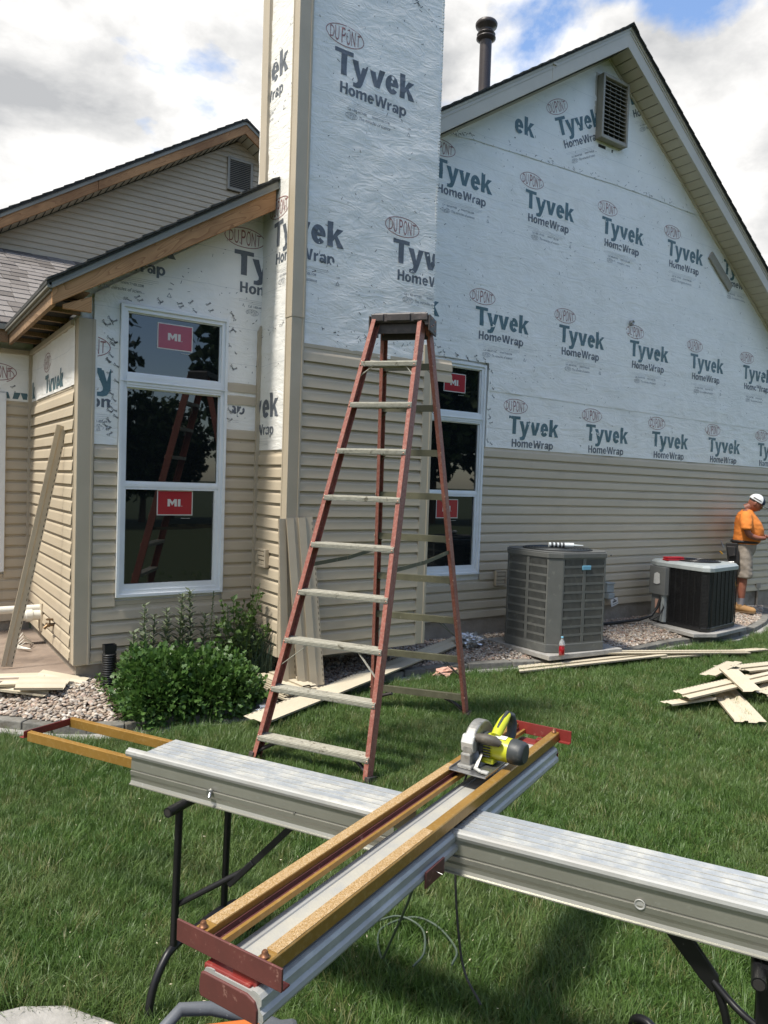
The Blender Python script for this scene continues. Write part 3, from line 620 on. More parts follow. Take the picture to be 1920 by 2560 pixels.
# loose specks, staples and scuffs on the wrap, tape print
def specks(parent, u0, u1, z0, z1, n, mp, test=lambda u, z: True, name='staple'):
    mb = MB()
    for _ in range(n):
        u = random.uniform(u0, u1); z = random.uniform(z0, z1)
        if not test(u, z): continue
        a = random.choice([0.1, 1.4, 2.2, .7])+random.gauss(0, .3); l = random.uniform(.002, .009)*random.choice([1, 1, 1.9]); w = random.uniform(.0012, .0028)
        dx, dz = math.cos(a)*l, math.sin(a)*l; ex, ez = -math.sin(a)*w, math.cos(a)*w
        mb.add([mp(u-dx-ex, z-dz-ez), mp(u+dx-ex, z+dz-ez), mp(u+dx+ex, z+dz+ez), mp(u-dx+ex, z-dz+ez)], [(0, 1, 2, 3)])
    o = mb.build(name, ['staple'], parent); o['kind'] = 'stuff'
def line_specks(parent, pts, n, mp, jit=.02):
    mb = MB()
    for _ in range(n):
        i = random.randrange(len(pts)-1); t_ = random.random(); u = pts[i][0]+(pts[i+1][0]-pts[i][0])*t_; z = pts[i][1]+(pts[i+1][1]-pts[i][1])*t_+random.gauss(0, jit)
        a = random.choice([-.9, .6, 0])+random.gauss(0, .3); l = random.uniform(.006, .02); w = .0022
        dx, dz = math.cos(a)*l, math.sin(a)*l; ex, ez = -math.sin(a)*w, math.cos(a)*w
        mb.add([mp(u-dx-ex, z-dz-ez), mp(u+dx-ex, z+dz-ez), mp(u+dx+ex, z+dz+ez), mp(u-dx+ex, z-dz+ez)], [(0, 1, 2, 3)])
    o = mb.build('staple', ['staple'], parent); o['kind'] = 'stuff'
below = lambda u, z: z < roofz(u)-.03
specks(shA, 4.3, 12, 2.8, 5.4, 620, fw_(YM-.0072), below)
specks(shT, 4.2, 9, 5.5, 6.9, 150, fw_(YM-.0142), below)
specks(shB, 5.5, 12, 2.25, 2.8, 90, fw_(YM-.0022))
line_specks(shT, [(4.2, 5.28), (4.67, 5.35), (5.125, 5.40), (7.39, 5.505), (8.9, 5.52)], 120, fw_(YM-.0142))
TAPE = Print2D(); TAPE.add(text2d('Tyvek', 0.017, 0.058, bold=.02, shear=.15), 0, 0, 0)
def tape(parent, rects, mp, n, y_off=0):
    """lengths of printed tape: (u0,u1,z0,z1)"""
    P = Print2D()
    for (a, b, c, d) in rects:
        L_ = max(b-a, d-c); k = max(2, int(L_/0.13)); vert = (d-c) > (b-a)
        for i in range(k):
            t_ = (i+random.uniform(.2, .8))/k
            for q in (0, 1):
                u, z = ((a+b)/2+random.uniform(-.3, .3)*(b-a)+q*.018-.03, c+(d-c)*t_-q*.04) if vert else (a+(b-a)*t_+q*.02, (c+d)/2+random.uniform(-.3, .3)*(d-c)-q*.03)
                rt = random.choice([-.75, -.6, .55])+random.gauss(0, .12); sv, sf = TAPE.v, TAPE.f
                P.add(([(x*.85, y) for x, y in sv], sf), 0, u, z, rt)
    o = stamp(parent, P, (0, 0), mp, mats=('staple',), name='tape_print'); o['kind'] = 'stuff'; return o
tape(shA, [(4.5, 5.45, 3.10, 3.19), (5.44, 5.53, 2.85, 3.15)], fw_(YM-.0072), 8)
tape(shB, [(5.47, 5.55, 2.22, 2.85)], fw_(YM-.0022), 8)
# round outlet low in the second row, board off-cut under the right soffit
m = MB(); m.lathe([(0.03, 0), (0.03, .05), (.022, .055), (.022, .03), (0.001, .03)], (7.794, YM-.005, 3.871), (0, -1, 0)); m.build('round_outlet', ['steel'], house)
m = MB(); m.beam((9.40, YM-.03, 5.03), (9.92, YM-.03, 4.66), .03, .12, up=(0, 0, 1)); m.build('trim_offcut', ['vent_trim'], house, bevel=.004)
# --- windows
def window(xa, xb, y, z0=0.81, z1=3.055, top=(2.53, 3.0), mid=(1.655, 1.697), tr=(2.435, 2.53), narrow=True):
    w = empty('window', (0, 0, 0), house); cx = (xa+xb)/2
    m = MB(); t_ = 0.042   # outer casing ring: butt-jointed with mitre-like ends
    for k, (o_, i_, y0, y1) in enumerate(((0, .022, y-.045, y+.05), (.022, .052, y-.03, y+.05))):
        A = [(xa+o_, z0+o_), (xb-o_, z0+o_), (xb-o_, z1-o_), (xa+o_, z1-o_)]; B = [(xa+i_, z0+i_), (xb-i_, z0+i_), (xb-i_, z1-i_), (xa+i_, z1-i_)]
        for q in range(4):
            r_ = (q+1) % 4; m.prism([(*A[q][:1], y0, A[q][1]), (A[r_][0], y0, A[r_][1]), (B[r_][0], y0, B[r_][1]), (B[q][0], y0, B[q][1])], (0, y1-y0, 0))
    m.build('frame', ['window_white'], w)
    m = MB(); i_ = .052
    m.box(xa+i_, xb-i_, y-.040, y+.05, tr[0]+.012, tr[1]-.012); m.box(xa+i_, xb-i_, y-.032, y+.05, tr[1]-.012, tr[1]+.004); m.box(xa+i_, xb-i_, y-.034, y+.05, tr[0]-.006, tr[0]+.012); m.box(xa-.004, xb+.004, y-.049, y-.04, 2.47, 2.478)
    m.build('mullion', ['window_white'], w)
    m = MB(); m.box(xa+i_, xb-i_, y-.018, y+.05, mid[0], mid[1]); m.box(xa+i_, xb-i_, y-.022, y-.018, mid[0]+.008, mid[1]-.008)
    m.build('meeting_rail', ['window_white'], w, bevel=.003)
    ins = (.012, .012, .038)
    for k, (za, zb) in enumerate(((tr[1]+.004, z1-i_), (mid[1], tr[0]-.006), (z0+i_, mid[0]))):
        f = .012 if k < 2 else .03; m = MB(); xa_, xb_ = xa+i_, xb-i_; yy = y-.012 if k < 2 else y-.02
        l = .012 if k < 2 else .012
        m.box(xa_, xa_+l, yy, y+.04, za, zb); m.box(xb_-f, xb_, yy, y+.04, za, zb); m.box(xa_+l, xb_-f, yy, y+.04, zb-.010, zb); m.box(xa_+l, xb_-f, yy, y+.04, za, za+(.012 if k < 2 else .045))
        m.build('sash', ['window_white'], w)
        m = MB(); m.box(xa_+l, xb_-f, y+.001, y+.009, za+.012, zb-.010); m.build('pane', ['glass_pane'], w)
    return w
w1 = window(1.52, 2.381, YB-.0); w2 = window(4.535, 5.405, YM)
wf = window(0.14, 1.0, YF, z0=.81, z1=2.49, top=(2.3, 2.4), tr=(1.60, 1.69), mid=(1.0, 1.03)) if False else None
def sticker(w, x0, x1, z0, z1, y, matn):
    s = MB(); s.box(x0, x1, y-.002, y, z0, z1); o = s.build('sticker', ['sticker_white'], w)
    s = MB(); s.box(x0+.008, x1-.008, y-.003, y-.002, z0+.008, z1-.008); s.build('sticker', [matn], w)
    P = Print2D(); wd = x1-x0
    P.add(bold2d('MI', wd*.20, wd*.36, .25, .10), 0, 0, 0); P.add(bold2d('.', wd*.2, wd*.02), 0, wd*.39, 0)
    P.rect(wd*.38, wd*.64, -wd*.33, -wd*.322, 0)
    stamp(w, P, (x0+wd*.29, (z0+z1)/2-wd*.10), fy(y-.0036), mats=('sticker_white',), name='lettering')
sticker(w1, 1.807, 2.092, 2.755, 2.958, YB-.001, 'sticker_pale')
sticker(w1, 1.832, 2.123, 1.443, 1.645, YB-.001, 'sticker_red')
sticker(w2, 4.858, 5.152, 2.738, 2.935, YM-.001, 'sticker_red')
sticker(w2, 4.813, 5.108, 1.413, 1.614, YM-.001, 'sticker_red')
# far left window (only its right edge shows)
wfar = empty('window', (0, 0, 0), house)
m = MB(); m.box(0.10, 1.0, YF-.045, YF+.02, 2.42, 2.49); m.box(.93, 1.0, YF-.045, YF+.02, .86, 2.42); m.box(.10, 1.0, YF-.045, YF+.02, .80, .86); m.box(.10, .17, YF-.045, YF+.02, .86, 2.42); m.build('frame', ['window_white'], wfar, bevel=.004)
m = MB(); m.box(.17, .93, YF-.01, YF, .86, 2.42); m.build('pane', ['glass_pane'], wfar)
# --- chimney
chim = MB(); chim.box(XC+.002, 4.07, YC+.008, 6.0, 0.36, 8.6); chim = chim.build('chimney', ['wrap'], house)
siding(chim, 'Y', YC, XC+.09, 3.985, 24)
siding(chim, 'X', XC, YC+.08, YB-.03, 16)
m = MB(); m.box(XC+.02, 4.05, YC+.02, YM, .34, .358); m.build('chimney_shade_panel', ['dark_gap'], house)  # near-black panel: shade under the overhanging stack put into its colour
ch_f = sheet([(XC+.004, 2.82), (4.066, 2.82), (4.066, 8.6), (XC+.004, 8.6)], YC+.002)
ch_s = sheet([(YC+.01, 2.0), (5.99, 2.0), (5.99, 8.6), (YC+.01, 8.6)], XC-.006, axis='X')
for (u, z) in ((2.993, 5.222), (3.616, 3.845), (2.336, 3.845), (2.336, 6.6), (3.616, 6.6), (2.993, 2.43)):
    stamp(ch_f, LOGO, (u, z), fw_(YC+.0005), [((2.70, 0), (-1, 0)), ((4.064, 0), (1, 0)), ((0, 2.83), (0, -1))], mats=GREY)
fx = lambda u, z: (XC-.0082-disp(u, z), YC+(XC-u), z)
for (u, z) in ((1.713, 5.222), (2.336, 3.845), (1.713, 2.47), (1.056, 3.845), (2.336, 6.6)):
    stamp(ch_s, LOGO, (u, z), fx, [((2.68, 0), (1, 0)), ((2.1, 0), (-1, 0)), ((0, 2.04), (0, -1))], mats=GREY)
specks(ch_f, 2.8, 4.05, 2.85, 6, 150, fw_(YC+.001)); specks(ch_s, 2.1, 2.6, 2.05, 5.8, 60, fx)
line_specks(ch_f, [(2.8, 2.98), (4.0, 2.93)], 26, fw_(YC+.001), .012); line_specks(ch_f, [(3.4, 6.05), (4.06, 5.72)], 30, fw_(YC+.001), .015)
line_specks(ch_s, [(2.15, 2.95), (2.6, 3.02)], 12, fx, .012)
# ragged fold of wrap along the right edge of the stack
m = MB(); k = 0; z = 3.0
while z < 6.1:
    m.box(4.058, 4.078+random.uniform(0, .004), YC-.004, YC+.03, z, z+.02); z += .027
o = m.build('wrap_fold', ['wrap'], house); o['kind'] = 'stuff'
# corner posts
def post(x0, x1, y0, y1, z0, z1, grooves=True, lab=None):
    m = MB(); m.box(x0, x1, y0, y1, z0, z1)
    return m.build('corner_post', ['trim'], house, bevel=.004, label=lab)
def lpost(x, y, wx, wy, z0, z1, t_=.022):
    """outside corner post: L section with raised outer lips; corner at (x,y) facing -x -y"""
    e = .004
    prof = [(-t_, -t_), (wx, -t_), (wx, -.002), (wx-.012, -.002), (wx-.012, -.002), (-.002, -.002), (-.002, wy), (-t_, wy)]
    m = MB(); m.extr(prof, (x, y, z0), (x, y, z1), (1, 0, 0), (0, 1, 0)); m.build('corner_post', ['trim'], house, bevel=.003)
    m = MB(); m.box(x+wx-.022, x+wx-.006, y-t_-.004, y-t_-.0005, z0, z1); m.box(x-t_-.004, x-t_-.0005, y+wy-.022, y+wy-.006, z0, z1); m.build('corner_post_rib', ['trim'], house, bevel=.0015)
lpost(XC, YC, .095, .085, .33, 3.04); lpost(XC-.004, YC-.004, .10, .09, 3.036, 8.6)
lpost(XB+.012, YB-.0, .10, .09, .31, 2.905)
m = MB(); m.box(3.978, 4.068, YC-.022, YC-.001, .33, 2.99); m.box(4.055, 4.085, YC-.026, YC+.004, .33, 2.99); m.build('corner_post', ['trim'], house, bevel=.004)
# inner corners
m = MB(); m.box(XC-.042, XC-.004, YB-.045, YB-.004, .33, 3.0); m.prism([(XC-.042, YB-.045, 3.0), (XC-.004, YB-.045, 3.0), (XC-.02, YB-.045, 3.05)], (0, .04, 0)); m.box(XC-.075, XC-.044, YB-.006, YB-.003, 2.25, 3.0); m.build('corner_post', ['trim'], house, bevel=.002)
m = MB(); m.box(XB-.04, XB-.003, YF-.045, YF-.004, .30, 2.87); m.build('corner_post', ['trim'], house, bevel=.002)
# back corner board of the stack above the bay roof
m = MB(); m.box(XC-.03, XC-.007, 5.80, 5.945, 4.2, 8.6); m.box(XC-.04, XC-.03, 5.80, 5.83, 4.2, 8.6); m.build('corner_post', ['trim'], house, bevel=.004)
# loose double course hanging off the stack beside the window
m = MB(); pf = []
for q in range(2):
    z = q*.1; pf += [(.004, z), (.019, z), (.017, z+.06), (.006, z+.078), (.004, z+.095)]
m.extr(pf+[(.004, .2), (0, .2), (0, 0)], (4.09, YC-.004, 2.685), (4.298, YC-.004, 2.685), (0, -1, 0), (0, 0, 1))
m.build('siding_panel', ['siding'], house)
# --- bay wall with window 1
m = MB(); m.prism([(XB+.02, YB+.012, .30), (XC, YB+.012, .30), (XC, YB+.012, 4.05), (XB+.02, YB+.012, 3.10)], (0, .15, 0)); bw = m.build('bay_wall', ['wrap'], house)
siding(bw, 'Y', YB, XB+.115, 1.518, 16); siding(bw, 'Y', YB, 1.518, 2.383, 4)
siding(bw, 'Y', YB, 2.383, XC-.03, 18)
siding(bw, 'Y', YB, 2.383, XC-.03, 2, z0=2.375, p=.1035)
# narrow filler below the sill
bl = sheet([(XB+.10, 1.98), (1.518, 1.98), (1.518, 3.06), (2.383, 3.06), (2.383, 2.15), (XC-.006, 2.15), (XC-.006, 4.0), (XB+.10, 3.10)], YB-.004)
clipL = [((XC-.008, 0), (1, 0))]
rk = ((XB, 3.08), (-.655, 1.0))
stamp(bl, LOGO, (2.425, 3.646), fw_(YB-.0055), clipL+[rk], mats=GREY)
stamp(bl, LOGO, (1.145, 3.66), fw_(YB-.0055), [rk, ((0, 3.07), (0, -1)), ((1.36, 0), (-1, 0))], mats=GREY)
stamp(bl, LOGO, (1.145-.30+.5-.16, 2.60), fw_(YB-.0055), [((1.36, 0), (-1, 0)), ((1.46, 0), (1, 0)), ((0, 2.02), (0, -1))], mats=MAIN)
stamp(bl, LOGO, (1.84, 2.636), fw_(YB-.0055), [((2.44, 0), (-1, 0)), ((0, 2.215), (0, -1)), ((0, 2.36), (0, 1))], mats=GREY)
tape(bl, [(1.42, 1.51, 2.05, 3.0), (1.38, 1.5, 2.1, 3.0), (1.45, 2.45, 3.08, 3.16), (2.39, 2.46, 2.62, 3.1), (2.39, 2.45, 2.22, 2.37)], fw_(YB-.0052), 8)
specks(bl, 1.35, XC, 2.0, 3.9, 150, fw_(YB-.0052), lambda u, z: z < 3.05+.6*(u-XB) and (z > 3.07 or u < 1.51 or u > 2.39))
m = MB(); m.prism([(2.55, YB-.006, 2.60), (2.62, YB-.006, 2.60), (2.60, YB-.006, 2.66), (2.592, YB-.006, 2.72), (2.578, YB-.006, 2.73), (2.575, YB-.006, 2.66), (2.552, YB-.006, 2.655)], (0, .001, 0)); m.build('torn_patch', ['rust_patch'], house)
# white flange beside left of post, nail fin
m = MB(); m.box(XB+.115, XB+.14, YB-.008, YB-.005, 2.0, 2.88); m.build('nail_flange', ['fascia_white'], house)
# --- bay side wall and far wall
m = MB(); m.box(XB+.012, XB+.15, YB+.02, YF+.1, .30, 2.95); sw = m.build('bay_side_wall', ['wrap'], house)
siding(sw, 'X', XB, YB+.08, YF-.04, 20)
ss = sheet([(YB+.08, 2.42), (YF-.04, 2.42), (YF-.04, 2.9), (YB+.08, 2.9)], XB-.006, axis='X')
fs = lambda u, z: (XB-.0082-disp(YC+XC-(7.145-u), z), 7.145-u, z)
stamp(ss, LOGO, (0, 2.60), fs, [((0, 2.445), (0, -1))], mats=MAIN)
stamp(ss, LOGO, (-1.28, 2.60), fs, [((0, 2.445), (0, -1)), ((-.66, 0), (-1, 0))], mats=MAIN)
m = MB(); m.box(-4, XB, YF+.012, YF+.15, .28, 3.0); fwl = m.build('rear_wall', ['wrap'], house)
siding(fwl, 'Y', YF, 1.0, XB-.035, 20)
siding(fwl, 'Y', YF, -2.5, 0.10, 20); siding(fwl, 'Y', YF, .10, 1.0, 4)
sf = sheet([(1.0, 2.42), (XB-.04, 2.42), (XB-.04, 2.9), (.0, 2.9), (0, 2.5), (1.0, 2.5)], YF-.006)
stamp(sf, LOGO, (0.80, 2.55), fw_(YF-.0075), [((XB-.045, 0), (1, 0)), ((0, 2.44), (0, -1)), ((1.003, 0), (-1, 0))], mats=MAIN)
P = Print2D(); oval_logo(P, 0.91, 2.683, .18, .083, 1, .0065); stamp(sf, P, (0, 0), fw_(YF-.0075), mats=MAIN)
tape(sf, [(.8, 1.12, 2.5, 2.58)], fw_(YF-.0073), 4)
m = MB(); m.box(XB-.04, XB-.005, YB+.1, YF-.03, 2.86, 2.90); m.box(-2, XB-.03, YF-.05, YF-.01, 2.86, 2.9); m.build('soffit_channel', ['trim'], house)
# --- roof: left slope (over bay and gable), right slope
SL, SR = 0.655, 0.705
def rz(x): return 3.085+SL*(x-.97)
AP = 7.19; ZA = rz(AP)
m = MB()
def slab(m, x0, z0, x1, z1, y0, y1, t_=.03, mi=0): m.prism([(x0, y0, z0), (x1, y0, z1), (x1, y0, z1-t_), (x0, y0, z0-t_)], (0, y1-y0, 0), mi)
slab(m, .95, rz(.95), XC-.01, rz(XC-.01), 5.575, 8.2); slab(m, 4.08, rz(4.08), AP, ZA, 5.775, 11.2); slab(m, 2.0, rz(2.0), 4.08, rz(4.08), 6.75, 11.2); slab(m, AP, ZA, 12.9, ZA-SR*(12.9-AP), 5.775, 11.2)
roof = m.build('roof', ['shingle_edge'], house)
# ragged shingle courses showing on the rake edges
m = MB()
for (xa, xb, sl_, z_, y_) in ((.95, XC-.02, SL, rz, 5.57), (4.08, AP, SL, rz, 5.77)):
    x = xa
    while x < xb-.05:
        l = .127; x2 = min(x+l, xb); m.prism([(x, y_-.012, rz(x)+.012), (x2, y_-.012, rz(x2)), (x2, y_-.012, rz(x2)-.012), (x, y_-.012, rz(x)-.006)], (0, .3, 0)); x += l
x = AP
while x < 12.8:
    z = ZA-SR*(x-AP); x2 = x+.127; m.prism([(x, 5.758, z+.002), (x2, 5.758, z-SR*.127+.014), (x2, 5.758, z-SR*.127-.004), (x, 5.758, z-.012)], (0, .3, 0)); x = x2
m.prism([(AP-.1, 5.75, ZA-.055), (AP, 5.75, ZA+.018), (AP+.1, 5.75, ZA-.062), (AP+.1, 5.75, ZA-.07), (AP, 5.75, ZA+.005), (AP-.1, 5.75, ZA-.065)], (0, 5, 0))
o = m.build('rake_shingles', ['shingle_edge'], house); o['kind'] = 'stuff'
# main fascia (aluminium-clad rake boards)
def rakeb(name, pts_top, pts_bot, y, t_, matn, lab=None, bv=.003):
    m = MB(); (a, b), (c, d) = pts_top; (e, f), (g, h) = pts_bot
    m.prism([(a, y, b), (c, y, d), (g, y, h), (e, y, f)], (0, t_, 0)); return m.build(name, [matn], house, bevel=bv, label=lab)
zb = 6.905
def lz(x): return zb-.652*(AP-.02-x)
def rz2(x): return zb-.700*(x-(AP-.02))
rakeb('rake_board', ((3.9, rz(3.9)-.03), (5.95, rz(5.95)-.03)), ((3.9, lz(3.9)), (5.95, lz(5.95))), 5.80, .03, 'fascia_white')
rakeb('rake_board', ((5.952, rz(5.952)-.03), (AP, ZA-.03)), ((5.952, lz(5.952)), (AP-.02, zb)), 5.799, .03, 'fascia_white')
rakeb('rake_board', ((AP, ZA-.03), (12.8, ZA-.03-SR*(12.8-AP))), ((AP-.02, zb), (12.8, rz2(12.8))), 5.80, .03, 'fascia_white')
for (a, b, g) in ((3.9, AP, lambda x: rz(x)), (AP, 12.8, lambda x: ZA-SR*(x-AP))):
    m = MB()
    for (o1, o2, yy) in ((-.012, -.034, 5.782), (-.034, -.052, 5.789), (-.085, -.093, 5.793)):
        m.prism([(a, yy, g(a)+o1), (b, yy, g(b)+o1), (b, yy, g(b)+o2), (a, yy, g(a)+o2)], (0, .012, 0))
    m.build('drip_edge', ['fascia_white'], house)
m = MB(); m.box(5.94, 6.0, 5.785, 5.80, rz(5.94)-.045, rz(5.94)-.02); m.build('fascia_lap', ['fascia_white'], house)
# soffit panels, each its own board between dark grooves
x = AP-.02; k = 0
while x < 12.6:
    x2 = x+.104; m = MB(); m.prism([(x+.011, 5.83, rz2(x+.011)+.004), (x2, 5.83, rz2(x2)+.004), (x2, 5.83, rz2(x2)+.014), (x+.011, 5.83, rz2(x+.011)+.014)], (0, .262, 0))
    m.build('soffit_panel', ['soffit'], house); x = x2
m = MB(); m.prism([(AP, 5.83, zb+.02), (12.8, 5.83, rz2(12.8)+.02), (12.8, 5.83, rz2(12.8)+.03), (AP, 5.83, zb+.03)], (0, .265, 0)); m.prism([(3.9, 5.83, lz(3.9)+.01), (AP, 5.83, zb+.01), (AP, 5.83, zb+.02), (3.9, 5.83, lz(3.9)+.02)], (0, .265, 0)); m.build('soffit_backing', ['dark_gap'], house)
m = MB(); m.prism([(AP-.03, 6.06, zb+.004), (12.7, 6.06, rz2(12.7)), (12.7, 6.06, rz2(12.7)-.028), (AP-.03, 6.06, zb-.026)], (0, .03, 0)); m.prism([(3.9, 6.06, lz(3.9)), (AP-.03, 6.06, zb), (AP-.03, 6.06, zb-.03), (3.9, 6.06, lz(3.9)-.03)], (0, .03, 0)); m.build('soffit_channel', ['soffit'], house)
# gable vent of the main gable
gv = empty('gable_vent', (0, 0, 0), house); x0, x1, z0, z1 = 6.99, 7.465, 5.905, 6.645; yo = YM-.115
m = MB(); f = .035
m.box(x0, x0+f, yo, YM-.016, z0, z1); m.box(x1-f, x1, yo, YM-.016, z0, z1); m.box(x0+f, x1-f, yo, YM-.016, z0, z0+f); m.box(x0+f, x1-f, yo, YM-.016, z1-f, z1); m.build('frame', ['vent_trim'], gv, bevel=.005)
m = MB(); m.box(x0-.03, x1+.03, YM-.018, YM-.0145, z0-.1, z1+.03); m.build('flange', ['fascia_white'], gv)
m = MB(); m.box(x0+.06, x0+.19, YM-.021, YM-.018, z0-.07, z0-.035); m.box(x0+.30, x0+.42, YM-.021, YM-.018, z0-.075, z0-.04); m.build('slot', ['dark_gap'], gv)
m = MB(); m.box(x0+f, x1-f, YM-.03, YM-.02, z0+f, z1-f); m.build('screen', ['vent_dark'], gv)
ns = 14; smesh = MB(); smesh.prism([(0, 0, 0), (0, .055, .030), (0, .055, .024), (0, 0, -.006)], (x1-x0-2*f, 0, 0)); sme = smesh.mesh('slat', ['vent_trim'])
for i in range(ns): inst('slat', sme, gv, (x0+f, yo+.012, z0+f+.012+i*(z1-z0-2*f)/ns))
m = MB()
for q in (.12, .22, .31): m.box(x0+f+q, x0+f+q+.005, yo+.03, yo+.035, z0+f, z1-f)
m.build('stay', ['vent_trim'], gv)
# --- bay rake (bare wood) with metal drip edge
def bz(x): return 3.033+.644*(x-.99)
m = MB(); m.prism([(.99, 5.60, 2.911), (2.66, 5.60, 3.945), (2.66, 5.60, bz(2.66)+.02), (.99, 5.60, bz(.99)+.02)], (0, .035, 0)); m.build('rake_board', ['wood_rake'], house, bevel=.003, label='bare brown wooden rake board over the tall left window')
m = MB(); m.prism([(.985, 5.585, 3.028), (2.675, 5.585, bz(2.675)), (2.69, 5.585, rz(2.69)-.015), (.955, 5.585, rz(.955)-.01)], (0, .012, 0)); m.prism([(.985, 5.575, 3.020), (2.675, 5.575, bz(2.675)-.006), (2.675, 5.575, bz(2.675)+.006), (.98, 5.575, 3.034)], (0, .02, 0)); m.build('drip_edge', ['flashing'], house)
m = MB(); m.prism([(1.07, 5.64, 2.908), (1.262, 5.64, 2.908), (1.262, 5.64, 3.02), (1.07, 5.64, 2.935)], (0, .035, 0)); m.build('eave_return', ['wood_rake'], house)
m = MB(); m.box(.99, 1.02, 5.635, 7.66, 2.915, 3.05); m.build('eave_board', ['wood_eave'], house, bevel=.003)
m = MB(); m.box(.955, .988, 5.585, 7.66, 3.02, 3.075); m.box(.975, .988, 5.6, 7.66, 3.0, 3.02); m.build('drip_edge', ['flashing'], house, bevel=.004)
m = MB()
for y in (5.9, 6.3, 6.7, 7.1, 7.5): m.box(1.02, XB+.01, y, y+.04, 2.93, 3.03)
m.box(1.02, 1.25, 5.66, 7.86, 3.04, 3.05); m.build('lookout', ['wood_eave'], house)
m = MB(); m.box(1.05, XB, 5.7, 7.8, 2.965, 2.975); m.build('eave_shade_sheet', ['dark_gap'], house)  # near-black sheet added as the shade inside the open eave
# skirt roof at far left: gutter board and shingle tabs
SK = .46; Y2 = 11.0
def kz(y): return 3.12+SK*(y-7.65)
m = MB(); m.prism([(-4, 7.60, kz(7.60)-.02), (-4, Y2, kz(Y2)-.02), (-4, Y2, kz(Y2)-.06), (-4, 7.60, kz(7.60)-.06)], (7.8, 0, 0)); rsk = m.build('skirt_roof', ['shingle_edge'], house)
m = MB(); m.box(-4, .985, 7.62, 7.655, 2.93, 3.07); m.build('eave_board', ['wood_eave'], house, bevel=.003)
m = MB(); m.box(-4, .985, 7.59, 7.62, 3.04, 3.09); m.build('drip_edge', ['flashing'], house)
tabs = []
for q in range(5):
    w_ = .175; ex = .215; mb = MB(); mb.prism([(0.002, 0, 0.010), (w_-.003, 0, 0.010), (w_-.003, 0, 0.0), (0.002, 0, 0.0)], (0, ex, ex*SK-.010)); tabs.append(mb.mesh('shingle', ['shingle']))
ny = 18; ex = (Y2-7.60)/ny; cnt = 0
for j in range(ny):
    y = 7.60+j*ex; off = random.uniform(0, .175)
    xlim0 = 0.05+ (y-7.6)*.13; xlim1 = min(.97+(kz(y)-3.085)/SL+.1, 3.3)
    x = xlim0-.35+off
    while x < xlim1 and cnt < 300:
        zq = kz(y)+random.uniform(0, .006); inst('shingle', tabs[0], rsk, (x, y, zq)); cnt += 1; x += .175
# --- rear gable
X2, Z2 = 4.684, 7.0
g2 = MB(); g2.prism([(-3, Y2+.012, 3.0), (9, Y2+.012, 3.0), (9, Y2+.012, 4.2), (X2, Y2+.012, 7.02), (-3, Y2+.012, 7.02-.645*7.68)], (0, .2, 0)); rg = g2.build('rear_gable_wall', ['siding'], house)
z = 4.40; ph = .0835
while z < 7.0:
    xa = max(-1.5, X2-(7.0-z)/.645+.0); xb = min(6.0, X2+(7.0-z)/.645)
    for (a, b) in (((xa, 4.385), (4.80, xb)) if 6.17 < z+.02 < 6.66 else ((xa, xb),)):
        if b-a > .05:
            sh = ph/.645; al = sh if a == xa and xa > -1.5 else 0; bl_ = sh if b == xb and xb < 6 else 0
            m = MB(); pr = [(.003, 0, 0), (.017, 0, 0), (.015, .6, .6), (.006, .78, .78), (.004, 1, 1)]
            A = [(a+al*t1, Y2-o_, z+ph*t1) for o_, t1, _ in pr]; B = [(b-bl_*t1, Y2-o_, z+ph*t1) for o_, t1, _ in pr]; n_ = len(pr)
            m.add(A+B, [(i, i+1, n_+i+1, n_+i) for i in range(n_-1)]); m.build('siding_panel', ['siding'], rg)
    z += ph
def g2z(x, base): return base-.645*abs(x-4.556)
for (xa, xb) in ((-1.5, 2.45), (2.455, 4.556), (4.556, 7.5)):
    m = MB(); m.prism([(xa, 10.70, g2z(xa, 6.947)), (xb, 10.70, g2z(xb, 6.947)), (xb, 10.70, g2z(xb, 7.085)), (xa, 10.70, g2z(xa, 7.085))], (0, .035, 0)); m.build('rake_board', ['wood_rake'], house, bevel=.003, label='bare wooden rake board of the rear gable' if xa < 0 else None)
for (xa, xb) in ((-1.5, 4.556), (4.556, 7.5)):
    m = MB(); m.prism([(xa, 10.685, g2z(xa, 7.08)), (xb, 10.685, g2z(xb, 7.08)), (xb, 10.685, g2z(xb, 7.135)), (xa, 10.685, g2z(xa, 7.135))], (0, .015, 0)); m.build('drip_edge', ['flashing'], house)
    m = MB(); m.prism([(xa, 10.73, g2z(xa, 6.95)), (xb, 10.73, g2z(xb, 6.95)), (xb, 10.73, g2z(xb, 6.965)), (xa, 10.73, g2z(xa, 6.965))], (0, .28, 0)); m.build('soffit_panel', ['soffit'], house)
    m = MB(); m.prism([(xa, 10.67, g2z(xa, 7.13)), (xb, 10.67, g2z(xb, 7.13)), (xb, 10.67, g2z(xb, 7.165)), (xa, 10.67, g2z(xa, 7.165))], (0, 5, 0)); m.build('rear_roof', ['shingle_edge'], house)
m = MB(); x = -1.4
while x < 7.4:
    zz_ = g2z(x, 6.944); sx_ = .0; m.box(x, x+.006, 10.735, 11.0, zz_-.004, zz_+.004); x += .10
o = m.build('soffit_groove', ['dark_gap'], house); o['kind'] = 'stuff'
m = MB(); x = -1.5
while x < 4.5:
    m.prism([(x, 10.66, g2z(x, 7.165)+.012), (x+.13, 10.66, g2z(x+.13, 7.165)), (x+.13, 10.66, g2z(x+.13, 7.155)), (x, 10.66, g2z(x, 7.155))], (0, .3, 0)); x += .13
o = m.build('rake_shingles', ['shingle_edge'], house); o['kind'] = 'stuff'
gv2 = empty('gable_vent', (0, 0, 0), house); x0, x1, z0, z1 = 4.385, 4.80, 6.17, 6.66; yo = Y2-.05
m = MB(); f = .038
